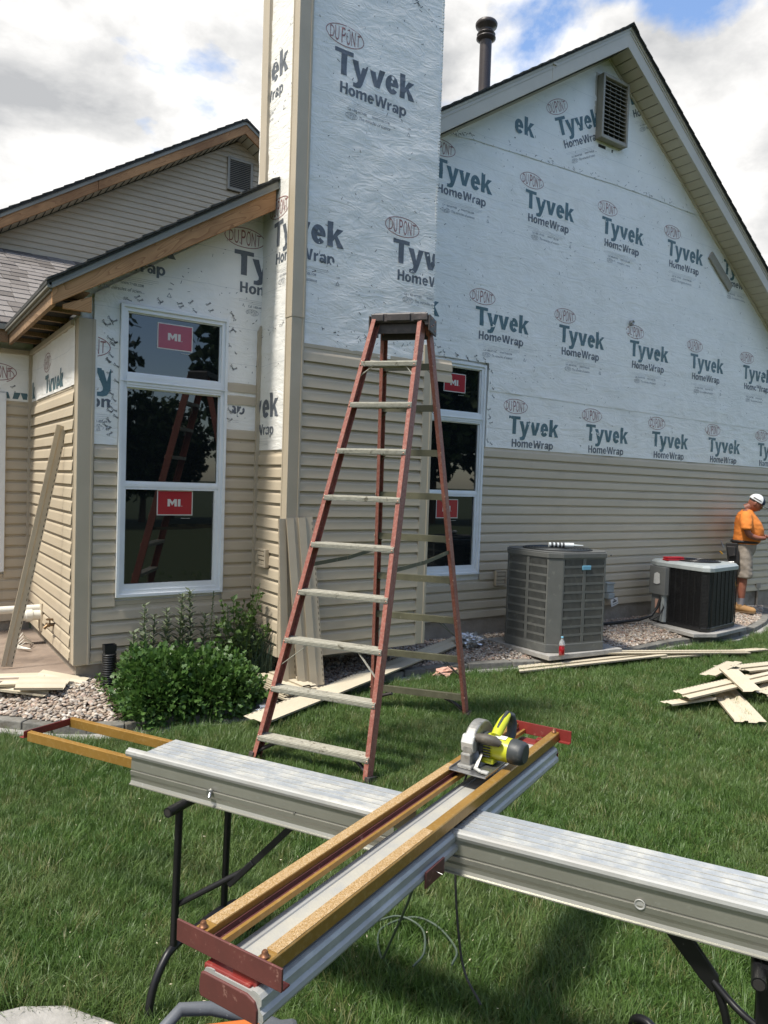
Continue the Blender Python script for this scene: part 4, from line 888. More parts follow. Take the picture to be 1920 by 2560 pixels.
m.box(x0, x0+f, yo, Y2, z0, z1); m.box(x1-f, x1, yo, Y2, z0, z1); m.box(x0+f, x1-f, yo, Y2, z0, z0+f); m.box(x0+f, x1-f, yo, Y2, z1-f, z1); m.build('frame', ['vent_trim'], gv2, bevel=.005)
m = MB(); m.box(x0+f, x1-f, Y2-.012, Y2-.006, z0+f, z1-f); m.build('screen', ['vent_dark'], gv2)
smesh = MB(); smesh.prism([(0, 0, 0), (0, .03, .012), (0, .03, .005), (0, 0, -.007)], (x1-x0-2*f, 0, 0)); sme = smesh.mesh('slat', ['vent_trim'])
for i in range(15): inst('slat', sme, gv2, (x0+f, yo+.006, z0+f+.012+i*(z1-z0-2*f)/15))
# --- flue, dryer vents, pipes
fl = empty('flue_pipe', (0, 0, 0), house); fx_, fy_ = 6.465, 7.5
m = MB(); m.tube([(fx_, fy_, 6.2), (fx_, fy_, 7.55)], .077, 24); m.build('pipe', ['flue_brown'], fl)
m = MB(); m.lathe([(.077, 0), (.09, .01), (.125, .03), (.125, .045), (.09, .055), (.095, .07), (.12, .085), (.11, .10), (.085, .11), (.09, .15), (.135, .18), (.142, .20), (.142, .22), (.13, .24), (.05, .245)], (fx_, fy_, 7.50), n=28); m.build('cap', ['flue_brown'], fl)
def louvre(x0, x1, z0, z1, y, axis='Y', lab=None):
    v = empty('wall_vent', (0, 0, 0), house)
    if lab: v['label'] = lab
    def B(m, a, b, c, d, e, g):
        if axis == 'Y': m.box(a, b, y-d, y-c, e, g)
        else: m.box(y-d, y-c, a, b, e, g)
    m = MB(); f = .018; B(m, x0, x0+f, 0, .04, z0, z1); B(m, x1-f, x1, 0, .04, z0, z1); B(m, x0+f, x1-f, 0, .04, z0, z0+f); B(m, x0+f, x1-f, 0, .04, z1-f, z1); B(m, x0+f, x1-f, 0, .018, z0+f, z1-f); m.build('frame', ['trim'], v, bevel=.003)
    h = (z1-z0-2*f)/3
    for i in range(3):
        m = MB(); B(m, x0+f+.004, x1-f-.004, .02, .034+.004*i, z0+f+i*h+.003, z0+f+(i+1)*h-.006); m.build('flap', ['siding'], v, bevel=.002)
louvre(5.648, 5.81, .668, .835, YM-.016); louvre(5.572, 5.732, 1.03, 1.18, XC-.016, 'X')
jb = empty('service_box', (0, 0, 0), house)
m = MB(); m.box(7.47, 7.60, YM-.10, YM-.017, .50, .60); m.box(7.46, 7.61, YM-.11, YM-.015, .60, .62); m.build('box', ['ac_light'], jb, bevel=.005)
m = MB(); m.box(7.48, 7.60, YM-.12, YM-.02, .42, .49); m.build('lower_box', ['ac_light'], jb, bevel=.01)
m = MB(M=Matrix.Translation((7.565, YM-.14, .385)) @ Matrix.Rotation(-.25, 4, 'Y')); m.box(-.065, .065, -.004, 0, -.045, .045); m.build('tag', ['label_white'], jb)
P = Print2D(); P.rect(-.035, .035, -.002, .016, 0); P.rect(-.05, .05, -.028, -.022, 0); P.rect(-.015, .015, .022, .034, 0); stamp(jb, P, (7.567, .385), fy(YM-.146), mats=('label_text',), rot=.25)
m = MB(); m.box(XB-.03, XB-.018, 7.05, 7.2, .36, .60); m.build('pipe_plate', ['siding'], house)
m = MB()
m.tube([(XB-.02, 7.13, .49), (1.10, 7.13, .49), (1.02, 7.13, .49)], .045, 16); m.tube([(1.14, 7.13, .49), (1.09, 7.13, .49)], .054, 16)
m.tube([(XB-.02, 7.16, .545), (.80, 7.16, .545)], .034, 16)
m.build('drain_pipe', ['pvc'], house)
m = MB(); m.tube([(XB, 6.57, .50), (1.17, 6.57, .50), (1.14, 6.57, .47)], .014, 10); m.lathe([(.03, 0), (.03, .01)], (1.185, 6.57, .54), n=8); m.tube([(1.185, 6.57, .5), (1.185, 6.57, .54)], .006, 6); m.tube([(1.17, 6.52, .50), (1.17, 6.62, .50)], .011); m.build('hose_bib', ['brass'], house)
# ================================================================== GRAVEL (loose stones: stuff)
def scatter(name, me_list, pts, rots, scales, matn, kind='stuff'):
    """one object whose points carry instances of the given little meshes"""
    me = bpy.data.meshes.new(name); me.from_pydata([tuple(p) for p in pts], [], [])
    a = me.attributes.new('rot', 'FLOAT_VECTOR', 'POINT'); a.data.foreach_set('vector', np.asarray(rots, dtype=np.float32).ravel())
    a = me.attributes.new('scl', 'FLOAT_VECTOR', 'POINT'); a.data.foreach_set('vector', np.asarray(scales, dtype=np.float32).ravel())
    o = bpy.data.objects.new(name, me); COL.objects.link(o); o['kind'] = kind
    ng = bpy.data.node_groups.new(name+'_nodes', 'GeometryNodeTree')
    ng.interface.new_socket(name='Geometry', in_out='INPUT', socket_type='NodeSocketGeometry'); ng.interface.new_socket(name='Geometry', in_out='OUTPUT', socket_type='NodeSocketGeometry')
    gi = ng.nodes.new('NodeGroupInput'); go = ng.nodes.new('NodeGroupOutput'); mp_ = ng.nodes.new('GeometryNodeMeshToPoints'); ip = ng.nodes.new('GeometryNodeInstanceOnPoints')
    j = ng.nodes.new('GeometryNodeJoinGeometry')
    for k, m_ in enumerate(me_list):
        ob = bpy.data.objects.new(f'{name}_source', m_)
        oi = ng.nodes.new('GeometryNodeObjectInfo'); oi.inputs['Object'].default_value = ob; oi.inputs['As Instance'].default_value = True; oi.transform_space = 'ORIGINAL'
        ng.links.new(oi.outputs['Geometry'], j.inputs[0])
    def attr(n): x = ng.nodes.new('GeometryNodeInputNamedAttribute'); x.data_type = 'FLOAT_VECTOR'; x.inputs[0].default_value = n; return x.outputs[0]
    e2r = ng.nodes.new('FunctionNodeEulerToRotation'); ng.links.new(attr('rot'), e2r.inputs[0])
    ng.links.new(gi.outputs[0], mp_.inputs[0]); ng.links.new(mp_.outputs[0], ip.inputs['Points']); ng.links.new(j.outputs[0], ip.inputs['Instance'])
    ip.inputs['Pick Instance'].default_value = True; ng.links.new(e2r.outputs[0], ip.inputs['Rotation']); ng.links.new(attr('scl'), ip.inputs['Scale'])
    rx = ng.nodes.new('FunctionNodeRandomValue'); rx.data_type = 'INT'; rx.inputs[4].default_value = 0; rx.inputs[5].default_value = len(me_list)-1
    ng.links.new(rx.outputs[2], ip.inputs['Instance Index'])
    ng.links.new(ip.outputs[0], go.inputs[0]); md = o.modifiers.new('scatter', 'NODES'); md.node_group = ng; return o
stones = []
for k in range(7):
    bm = bmesh.new(); bmesh.ops.create_icosphere(bm, subdivisions=2, radius=0.5); sx_, sy_, sz_ = random.uniform(.8, 1.3), random.uniform(.6, .95), random.uniform(.4, .65)
    for v in bm.verts:
        n_ = noise.noise(v.co*1.6+Vector((k*9, 0, 0))); v.co = v.co*(1+.45*n_); v.co.x *= sx_; v.co.y *= sy_; v.co.z *= sz_
    for f in bm.faces: f.smooth = True
    me = bpy.data.meshes.new('pebble'); bm.to_mesh(me); bm.free(); me.materials.append(MAT['pebble']); stones.append(me)
pts = []; rots = []; scs = []
def ac_zone(x, y): return (5.46 < x < 6.1 and 5.1 < y < 5.7) or (8.0 < x < 8.8 and 5.15 < y < 5.8)
N_ST = 30000; i = 0
while len(pts) < N_ST and i < 200000:
    i += 1
    x = random.uniform(-.3, 11.3); e = edge_y(x)+.105; y = random.uniform(e, 6.12)
    if x < 1.26 and y > 5.90: continue
    if 1.20 < x < 2.62 and y > e-.1 and y < 5.86 and not (x < 1.38): continue      # planted part
    if XC < x < 4.0 and y > 5.95: continue
    if ac_zone(x, y): continue
    if x < 1.4 and random.random() < .0: continue
    s_ = random.uniform(.020, .042)*(1.0 if x < 4 else .95); z = gz(x, y)+random.uniform(.004, .028)
    pts.append((x, y, z)); rots.append((random.uniform(-.5, .5), random.uniform(-.5, .5), random.uniform(0, 6.28))); scs.append((s_,)*3)
scatter('gravel', stones, pts, rots, scs, 'pebble')

# ================================================================== GRASS
def clump(n, h, spread, wd):
    mb = MB()
    for _ in range(n):
        a = random.uniform(0, 6.28); r_ = spread*math.sqrt(random.random()); bx, by = r_*math.cos(a), r_*math.sin(a)
        az = random.uniform(0, 6.28); ln = h*random.uniform(.55, 1.15); bend = random.uniform(.15, .95); w = wd*random.uniform(.7, 1.2)
        d = Vector((math.cos(az), math.sin(az), 0)); s_ = Vector((-d.y, d.x, 0)); P = []
        for t_ in (0, .38, .72, 1.0):
            P.append(Vector((bx, by, 0))+d*(bend*ln*t_**1.8*.9)+Vector((0, 0, ln*(t_-.32*bend*t_*t_))))
        W_ = (w, w*.95, w*.7)
        vs = [P[0]-s_*W_[0], P[0]+s_*W_[0], P[1]-s_*W_[1], P[1]+s_*W_[1], P[2]-s_*W_[2], P[2]+s_*W_[2], P[3]]
        mb.add(vs, [(0, 1, 3, 2), (2, 3, 5, 4), (4, 5, 6)], 0, True)
    return mb.mesh('grass_clump', ['grass_blade'])
clumps = [clump(25, .062+.006*k, .045, .00135) for k in range(6)]
def in_view(x, y):
    d = Vector((x, y, -CAMZ)); dep = d.dot(fw)
    return dep > .9 and abs(d.dot(rr)/dep) < .60 and abs(d.dot(uu)/dep) < .80
def poly_in(x, y, P):
    c = False; j = len(P)-1
    for i in range(len(P)):
        if (P[i][1] > y) != (P[j][1] > y) and x < (P[j][0]-P[i][0])*(y-P[i][1])/(P[j][1]-P[i][1])+P[i][0]: c = not c
        j = i
    return c
stone_poly = [(0.05, 2.45), (0.17, 2.15), (0.5, 1.75), (0.78, 2.05), (0.66, 2.30), (0.52, 2.50), (0.40, 2.57), (0.2, 2.6)]
gp, gr, gs = [], [], []
def lawn(n, x0, x1, y0, y1, sc_):
    for _ in range(n):
        x = random.uniform(x0, x1); y = random.uniform(y0, y1)
        if y > edge_y(x)-.10+random.uniform(-.03, .03) or (x < .8 and poly_in(x, y, stone_poly)): continue
        if not in_view(x, y) and random.random() > .06: continue
        nv = noise.noise(Vector((x*1.6, y*1.6, 0)))+.5*noise.noise(Vector((x*5, y*5, 3)))
        s_ = sc_*(1+.38*nv+random.uniform(-.15, .15)); az = 6.28*noise.noise(Vector((x*.9, y*.9, 8)))
        gp.append((x, y, gz(x, y)-.006)); gr.append((random.gauss(0, .16)+.18*math.cos(az), random.gauss(0, .16)+.18*math.sin(az), random.uniform(0, 6.28))); gs.append((s_, s_, s_*random.uniform(.8, 1.2)))
lawn(34000, -.2, 4.4, .6, 5.4, .92)
lawn(32000, 4.0, 12.5, 1.6, 5.9, .98)
lawn(5000, -3, 0, 2, 7, 1.0)
lawn(3500, -1, 6, -1.5, 1.5, 1.0)
scatter('grass', clumps, gp, gr, gs, 'grass_blade')

# ================================================================== LADDER
lad = thing('step_ladder', 'tall orange fibreglass step ladder with aluminium steps standing on the lawn', 'ladder', (2.85, 4.2, 0))
FL, FR = Vector((1.963, 4.235, 0)), Vector((2.37, 3.535, 0)); RL, RR_ = Vector((3.237, 4.826, 0)), Vector((3.71, 4.22, 0))
TFL, TFR = Vector((2.70, 4.145, 2.82)), Vector((2.925, 3.90, 2.82)); TRL, TRR = Vector((2.83, 4.235, 2.82)), Vector((3.035, 3.975, 2.82))
def chan(name, A, B, wdir, w, d, outward):
    """C-channel rail from A to B; web faces outward, flanges w deep"""
    ax = (B-A).normalized(); U = (wdir-ax*wdir.dot(ax)).normalized(); V = ax.cross(U).normalized(); t_ = .005
    if V.dot(outward) < 0: V = -V
    pr = [(-w/2, 0), (w/2, 0), (w/2, -d), (w/2-t_, -d), (w/2-t_, -t_), (-w/2+t_, -t_), (-w/2+t_, -d), (-w/2, -d)]
    m = MB(); m.extr(pr, A, B, U, V); return m.build(name, ['ladder_orange'], lad, bevel=.0015)
fdir = ((RL+RR_)/2-(FL+FR)/2).normalized(); wd_ = (FR-FL).normalized()
chan('rail', FL, TFL, fdir, .068, .030, -wd_); chan('rail', FR, TFR, fdir, .068, .030, wd_)
chan('rail', RL, TRL, fdir, .058, .026, -wd_); chan('rail', RR_, TRR, fdir, .058, .026, wd_)
def pt(A, B, z): return A+(B-A)*(z-A.z)/(B.z-A.z)
for k in range(9):
    z = .148+.3015*k if k < 8 else 2.53
    a, b = pt(FL, TFL, z), pt(FR, TFR, z); w_ = (b-a).normalized(); a2, b2 = a+w_*.006, b-w_*.006; up = Vector((0, 0, 1)); fv = w_.cross(up).normalized(); fv = fv if fv.dot(fdir) > 0 else -fv
    m = MB(); m.extr([(-.042, -.02), (-.042, .012), (.042, .012), (.042, -.02), (.039, -.02), (.039, .009), (-.039, .009), (-.039, -.02)], a2, b2, fv, up)
    for q in (-.03, -.015, 0, .015, .03): m.beam(a2+fv*q+up*.0135, b2+fv*q+up*.0135, .004, .003)
    for q in (-.012, -.004, .004): m.beam(a2-fv*.0435+up*q, b2-fv*.0435+up*q, .003, .002, up=(0, 0, 1))
    m.build('step', ['ladder_alu'], lad)
    m = MB()
    for (p, sgn) in ((a, -1), (b, 1)):
        for dz in (-.010, .012):
            c = pt(FL if sgn < 0 else FR, TFL if sgn < 0 else TFR, z+dz)-fdir*.0395; m.blob(c+w_*sgn*-.012, .0065, n=8, m=5)
    m.build('rivet', ['rivet'], lad)
    if k in (0, 2, 8):
        for (p, q, sg_) in ((FL, TFL, 1), (FR, TFR, -1)):
            e = (a2 if sg_ > 0 else b2)+w_*sg_*(.17 if k < 8 else .08)-fv*.02; m = MB()
            if k == 0: continue
            m.beam(e+up*-.01, pt(p, q, z-(.17 if k < 8 else .09))-fdir*.02+w_*sg_*.01, .003, .018, up=fv); m.build('brace', ['ladder_alu'], lad)
    # rear spreader bars
    ra, rb_ = pt(RL, TRL, z+.02), pt(RR_, TRR, z+.02); w2_ = (rb_-ra).normalized()
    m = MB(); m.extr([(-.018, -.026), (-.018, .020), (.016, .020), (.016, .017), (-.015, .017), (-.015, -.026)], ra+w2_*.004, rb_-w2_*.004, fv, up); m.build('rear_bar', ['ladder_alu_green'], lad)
    for (e, p, q, sg_) in ((ra, RL, TRL, 1), (rb_, RR_, TRR, -1)):
        L_ = .05 if 2 < k < 9 else .13
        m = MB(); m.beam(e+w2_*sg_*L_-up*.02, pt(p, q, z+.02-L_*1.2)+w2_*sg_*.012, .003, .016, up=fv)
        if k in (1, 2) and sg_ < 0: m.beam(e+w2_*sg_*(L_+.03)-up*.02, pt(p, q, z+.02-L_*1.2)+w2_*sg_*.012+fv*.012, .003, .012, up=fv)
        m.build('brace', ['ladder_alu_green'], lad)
    m = MB()
    for (p, q) in ((RL, TRL), (RR_, TRR)): m.blob(pt(p, q, z+.02)-fdir*.030, .005, n=8, m=5)
    m.build('rivet', ['rivet'], lad)
for (A, B, s_) in ((FL, TFL, -1), (FR, TFR, 1), (RL, TRL, -1), (RR_, TRR, 1)):
    m = MB(); c = A+wd_*s_*.004; m.beam(c-Vector((0, 0, .004)), pt(A, B, .05)+wd_*s_*.004, .034, .086 if A in (FL, FR) else .07, up=fdir); m.build('foot', ['black_plastic'], lad, bevel=.003)
# lower knee braces
for (A, B, s_) in ((FL, TFL, 1), (FR, TFR, -1), (RL, TRL, 1), (RR_, TRR, -1)):
    w_ = wd_*s_; z = .148; c = pt(A, B, z); m = MB(); m.tube([c+w_*.17-Vector((0, 0, .012)), c+w_*.10-Vector((0, 0, .035)), pt(A, B, .06)+w_*.02, pt(A, B, .02)+w_*.008], .013, 8); m.build('knee_brace', ['black_plastic'], lad)
# spreaders
zs = 1.22
for (A, B, C_, D_, s_) in ((FL, TFL, RL, TRL, 1), (FR, TFR, RR_, TRR, -1)):
    p0 = pt(A, B, zs+.0)+wd_*s_*.02+fdir*.03; p1 = pt(C_, D_, zs+.06)+wd_*s_*.02-fdir*.02; pm = (p0+p1)/2+Vector((0, 0, .0)); pm.z = zs+.015
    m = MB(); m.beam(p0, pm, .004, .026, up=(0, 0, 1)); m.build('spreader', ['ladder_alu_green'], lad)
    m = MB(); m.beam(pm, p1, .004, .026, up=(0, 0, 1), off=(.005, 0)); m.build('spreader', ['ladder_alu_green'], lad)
# top cap
cc = (TFL+TFR+TRL+TRR)/4; wv = (TFR-TFL+TRR-TRL).normalized(); dv = Vector((-wv.y, wv.x, 0)); dv = dv if dv.dot(fdir) > 0 else -dv
TM = Matrix(((wv.x, dv.x, 0, cc.x), (wv.y, dv.y, 0, cc.y), (0, 0, 1, 2.80), (0, 0, 0, 1)))
m = MB(TM)
m.prism([(-.185, -.075, .0), (-.205, -.095, .0), (-.205, -.095, -.03), (-.185, -.075, -.03)], (0, .0, 0))
body = [(-.20, -.02), (-.19, .055), (-.17, .068), (.17, .068), (.19, .055), (.20, -.02), (.17, -.02), (.165, .005), (-.165, .005), (-.17, -.02)]
m.extr(body, (0, -.095, 0), (0, .105, 0), (1, 0, 0), (0, 0, 1)); m.build('top_cap', ['black_plastic'], lad, bevel=.008)
for (a, b) in ((-.19, -.105), (-.085, .075), (.095, .19)):
    m = MB(TM); m.box(a, b, -.104, -.094, .012, .06); m.build('cap_rib', ['black_plastic'], lad, bevel=.005)
m = MB(TM); m.box(.195, .207, -.10, .11, -.055, .05); m.build('cap_side', ['black_plastic'], lad, bevel=.004); m = MB(TM); m.box(-.207, -.195, -.10, .11, -.055, .05); m.build('cap_side', ['black_plastic'], lad, bevel=.004)
m = MB(TM)
for (y, z) in ((-.06, .03), (-.06, -.02), (0, .0), (.05, .03), (.05, -.03)): m.blob((.208, y, z), .006, n=8, m=5)
m.build('rivet', ['rivet'], lad)
m = MB(TM); m.box(-.16, .16, -.06, -.05, -.06, .0); m.box(-.16, .16, .06, .07, -.08, .0); m.build('cap_web', ['black_plastic'], lad)

# ================================================================== CUTTING TABLE (aluminium planks on folding legs)
a_ = math.radians(-29.7); TA = Vector((math.sin(a_), math.cos(a_), 0)); TD = Vector((math.cos(a_), -math.sin(a_), 0)); TO = Vector((1.3, 1.573, 0)); UPV = Vector((0, 0, 1))
tab = thing('cutting_table', 'long aluminium plank cutting table on folding black tube legs in the foreground', 'table', TO)
def tp(a, d, z): return TO+TA*a+TD*d+UPV*z
def plank(a0, a1, lab=None):
    pk = empty('plank', (0, 0, 0), tab)
    # section: top sheet with ribs, front and rear stepped faces
    top = [(.018, .795), (.018, .8), (.168, .8), (.168, .795)]
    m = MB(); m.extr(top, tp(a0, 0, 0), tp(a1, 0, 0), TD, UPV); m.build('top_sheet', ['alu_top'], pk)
    for q in (.047, .076, .105, .134):
        m = MB(); m.extr([(q, .8), (q, .8022), (q+.0025, .8022), (q+.0025, .8)], tp(a0, 0, 0), tp(a1, 0, 0), TD, UPV); m.build('rib', ['alu'], pk)
    m = MB()
    m.extr([(.018, .800), (.014, .8), (.012, .806), (.008, .806), (.006, .802), (.002, .802), (-.004, .799), (-.006, .790), (-.003, .781), (.004, .780), (.008, .782), (.018, .79)], tp(a0+(.0 if a1 < .2 else 0), 0, 0), tp(a1+(.07 if a1 > .5 else 0), 0, 0), TD, UPV); m.build('front_lip', ['alu'], pk)
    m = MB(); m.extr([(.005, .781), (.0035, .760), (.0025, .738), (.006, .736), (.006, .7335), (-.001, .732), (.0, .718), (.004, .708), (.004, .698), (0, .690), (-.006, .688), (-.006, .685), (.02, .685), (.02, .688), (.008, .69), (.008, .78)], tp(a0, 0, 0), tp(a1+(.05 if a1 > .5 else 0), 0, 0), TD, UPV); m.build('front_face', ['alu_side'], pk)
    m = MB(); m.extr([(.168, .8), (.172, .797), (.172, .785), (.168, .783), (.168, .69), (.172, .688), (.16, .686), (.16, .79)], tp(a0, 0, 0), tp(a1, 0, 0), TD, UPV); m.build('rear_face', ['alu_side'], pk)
    return pk
pk1 = plank(.145, 1.10); pk2 = plank(-2.3, -.005)
for pk, pa in ((pk1, .80), (pk2, -.53), (pk1, .48)):
    m = MB()
    if pk is pk2: continue
    if pa == .48: m.tube([tp(.48, -.002, .733), tp(.48, .004, .733)], .003, 8); m.build('rivet', ['steel'], pk); continue
    m.tube([tp(pa, -.002, .735), tp(pa, -.014, .733)], .010, 12); m.tube([tp(pa-.006, -.012, .733), tp(pa-.010, -.022, .722)], .006, 8); m.build('latch_pin', ['steel'], pk, bevel=0)
m = MB(); m.lathe([(.0085, 0), (.0115, .002), (.0135, .002), (.0135, -.001), (.0085, -.001)], tp(-.529, -.0005, .735), -TD, n=16); m.build('ring', ['alu'], pk2)
def leg_set(a0, brace_to, flip=1):
    z = .672; L1, L2 = -.028, .235
    f = MB(); f.tube([tp(a0, -.085, z), tp(a0, .30, z)], .0165, 14); f.build('cross_tube', ['black_tube'], tab)
    f = MB(); f.tube([tp(a0, -.085, z), tp(a0, -.0855, z)], .012, 12); f.build('tube_hole', ['dark_gap'], tab)
    for q in (L1, L2): f = MB(); f.tube([tp(a0, q, z), tp(a0+.012, q, .20)], .0125, 12); f.build('leg', ['black_tube'], tab)
    pts_ = [tp(a0+.0, .40, .01), tp(a0+.0, .385, .09), tp(a0+.01, .33, .165), tp(a0+.012, L2, .195), tp(a0+.012, .1, .20), tp(a0+.012, L1, .195), tp(a0+.012, -.075, .17), tp(a0+.012, -.115, .12), tp(a0+.012, -.135, .06), tp(a0+.012, -.138, .01)]
    f = MB(); f.tube(pts_, .0135, 12, smooth=5); f.build('foot_tube', ['black_tube'], tab)
    mid = tp((a0+brace_to)/2+.0*flip, L1+.09, .47); lo = tp(a0+.008, L1+.01, .335); hi = tp(brace_to, L1+.14, .69)
    f = MB(); f.tube([lo, mid], .010, 10); f.build('brace', ['black_tube'], tab)
    f = MB(); f.beam(mid-(hi-mid)*.25, mid+(hi-mid)*.15, .02, .030, up=TD); f.build('hinge', ['black_tube'], tab, bevel=.004)
    f = MB(); f.beam(mid, hi, .02, .020, up=TD); f.build('brace', ['black_tube'], tab)
    f = MB(); f.box(0, .001, 0, .001, 0, .001)
leg_set(.905, .50)
# right-hand set, close to the camera: heavy flat brace
z = .672
for q in (.0, .25): f = MB(); f.tube([tp(-.812, q, z), tp(-.812, q, .20)], .019 if q < .1 else .0125, 14); f.build('leg', ['black_tube'], tab)
f = MB(); f.tube([tp(-.795, -.062, .657), tp(-.795, .30, .657)], .0165, 18); f.build('cross_tube', ['black_tube'], tab)
f = MB(); f.tube([tp(-.795, -.0625, .657), tp(-.795, -.064, .657)], .0125, 14); f.build('tube_hole', ['dark_gap'], tab)
f = MB(); f.prism([tp(-.562, .035, .69), tp(-.632, .035, .69), tp(-.712, .035, .59), tp(-.716, .035, .565), tp(-.700, .035, .545), tp(-.672, .035, .57)], TD*.014); f.build('flat_brace', ['black_tube'], tab, bevel=.004)
f = MB(); f.tube(smooth=4, r=.0085, n=10, pts=[tp(-.700, .04, .575), tp(-.735, .025, .55), tp(-.765, .01, .535), tp(-.80, .0, .52)]); f.build('brace', ['black_tube'], tab)
f = MB(); f.tube(smooth=4, r=.010, n=10, pts=[tp(-.705, .045, .57), tp(-.728, .04, .51), tp(-.742, .04, .44), tp(-.75, .04, .34)]); f.build('brace', ['black_tube'], tab)
f = MB(); f.tube(smooth=5, r=.0135, n=12, pts=[tp(-.812, .40, .02), tp(-.812, .33, .165), tp(-.812, .235, .195), tp(-.812, -.03, .195), tp(-.812, -.115, .12), tp(-.812, -.138, .01)]); f.build('foot_tube', ['black_tube'], tab)
f = MB(); f.tube(smooth=5, r=.015, n=12, pts=[tp(-.455, .56, .0), tp(-.475, .54, .07), tp(-.51, .52, .092), tp(-.55, .50, .075), tp(-.59, .48, .03), tp(-.61, .47, -.01)]); f.build('foot_tube', ['black_tube'], tab)
# pull-out extension beyond the far left end: two gold rails and a red end bar
ext = empty('extension', (0, 0, 0), tab)
for q in (.140, .345): f = MB(); f.extr([(0, 0), (0, -.036), (.024, -.036), (.024, 0), (.018, 0), (.018, .003), (.014, .003), (.014, 0), (.009, 0), (.009, .003), (.005, .003), (.005, 0)], tp(.95, q-.012, .708), tp(1.83, q-.012, .708), TD, UPV); f.build('rail', ['gold'], ext, bevel=.001)
f = MB(); f.extr([(0, 0), (0, .030), (-.004, .030), (-.004, .004), (-.028, .004), (-.028, 0)], tp(1.845, .125, .680), tp(1.82, .365, .680), -TA, UPV); f.build('end_bar', ['red_paint'], ext, bevel=.002)

# ================================================================== SAW TRACK lying across the table
b_ = math.radians(66.5); KB = Vector((math.sin(b_), math.cos(b_), 0)); KC = Vector((math.cos(b_), -math.sin(b_), 0))
trk = thing('saw_track', 'long saw guide with gold rails and red end plates laid across the table gap', 'saw guide', TO)
def kp(b, c, z): return TO+KB*b+KC*c+UPV*z
def kex(name, prof, b0, b1, matn, bv=0, par=None): m = MB(); m.extr(prof, kp(b0, 0, 0), kp(b1, 0, 0), KC, UPV); return m.build(name, [matn], par or trk, bevel=bv)
kex('base', [(-.104, .790), (-.100, .797), (-.090, .80), (-.078, .80), (-.076, .797), (.020, .797), (.020, .80), (.030, .80), (.038, .797), (.044, .790), (.044, .778), (.040, .774), (.041, .768), (.048, .762), (.050, .752), (.046, .744), (-.098, .744), (-.104, .76)], -.79, .835, 'alu')
kex('bed_strip', [(-.074, .7972), (-.074, .7985), (.010, .7985), (.010, .7972)], -.76, .44, 'alu_dusty')
kex('guide_rail', [(.009, .80), (.009, 0.8460), (.013, 0.8495), (.038, 0.8495), (.041, 0.8460), (.041, .8168)], -.775, .86, 'gold', .0012)
kex('sawdust', [(.0105, 0.8497), (.0105, 0.8506), (.038, 0.8506), (.038, 0.8497)], -.74, -.12, 'gold_dusty')
lr = [(-.152, 0.8460), (-.150, 0.8500), (-.122, 0.8500), (-.120, 0.8460), (-.120, 0.8300), (-.116, 0.8260), (-.104, 0.8260), (-.100, 0.8300), (-.096, 0.8300), (-.096, 0.8200), (-.152, 0.8200)]
kex('outer_rail', [(-.152, 0.8200), (-.152, 0.8500), (-.121, 0.8500), (-.121, 0.8200)], -.775, .86, 'gold', .0012)
kex('sawdust', [(-.151, 0.8501), (-.151, 0.8510), (-.122, 0.8510), (-.122, 0.8501)], -.74, .33, 'gold_dusty')
kex('outer_channel', [(-.1205, 0.8200), (-.1205, 0.8360), (-.117, 0.8360), (-.115, 0.8250), (-.101, 0.8250), (-.101, 0.8200)], -.775, .86, 'maroon')
kex('outer_flange', [(-.1005, 0.8200), (-.1005, 0.8340), (-.092, 0.8340), (-.092, 0.8200)], -.775, .86, 'gold')
for (b, sg_, mt) in ((-.785, 1, 'maroon'), (.862, -1, 'red_paint')):
    e = empty('end_plate', (0, 0, 0), trk)
    m = MB(); pr = [(0, 0.8190), (0, 0.8590), (.004*sg_, 0.8590), (.004*sg_, 0.8560), (.004*sg_, 0.8520 if 0 else 0.8535), (.022*sg_, 0.8535), (.022*sg_, 0.8510), (.004*sg_, 0.8510), (.004*sg_, 0.8190)]
    P_0 = kp(b, -.188, 0); P_1 = kp(b, .086, 0)
    m.extr([(0, 0.8170), (0, 0.8610), (.005*sg_, 0.8610), (.005*sg_, 0.8170)], P_0, P_1, KB, UPV); m.build('cross_bar', [mt], e, bevel=.001)
    m = MB(); m.extr([(.0055*sg_, 0.8170), (.0055*sg_, 0.8210), (.024*sg_, 0.8210), (.024*sg_, 0.8170)], kp(b, .043, 0), P_1, KB, UPV); m.build('lip', ['red_paint'], e)
    m = MB(); m.extr([(-.04, .816), (.022, .816), (.022, .75), (-.04, .75)], kp(b+.006*sg_, 0, 0), kp(b+.034*sg_, 0, 0), KC, UPV); m.build('block', ['red_paint'], e, bevel=.002)
    m = MB(); m.extr([(-.112, .772), (-.108, .788), (-.098, .790), (.010, .790), (.030, .782), (.036, .768), (.036, .740), (-.108, .740), (-.112, .748)], kp(b-.002*sg_, 0, 0), kp(b-.010*sg_, 0, 0), KC, UPV); m.build('end_cap', [mt], e, bevel=.002)
    m = MB(); m.extr([(-.108, .7905), (-.108, .8025), (.012, .8025), (.012, .7905)], kp(b-.002*sg_, 0, 0), kp(b+.05*sg_, 0, 0), KC, UPV); m.build('cap_top', ['red_paint'], e, bevel=.003)
    for c_ in (-.136, .026):
        m = MB(); m.lathe([(.009, 0), (.009, .003), (.0065, .003), (.0065, .010), (.004, .013)], kp(b+.022*sg_, c_, 0.8512), UPV, n=10); m.build('bolt', ['bolt'], e)
m = MB(); m.extr([(.052, .772), (.052, .730), (.0575, .730), (.0575, .772)], kp(-.185, 0, 0), kp(-.085, 0, 0), KC, UPV); m.build('clamp', ['maroon'], trk, bevel=.001)
m = MB(); m.tube([kp(-.13, .057, .752), kp(-.13, .075, .75)], .0012, 6); m.build('clamp_pin', ['steel'], trk)

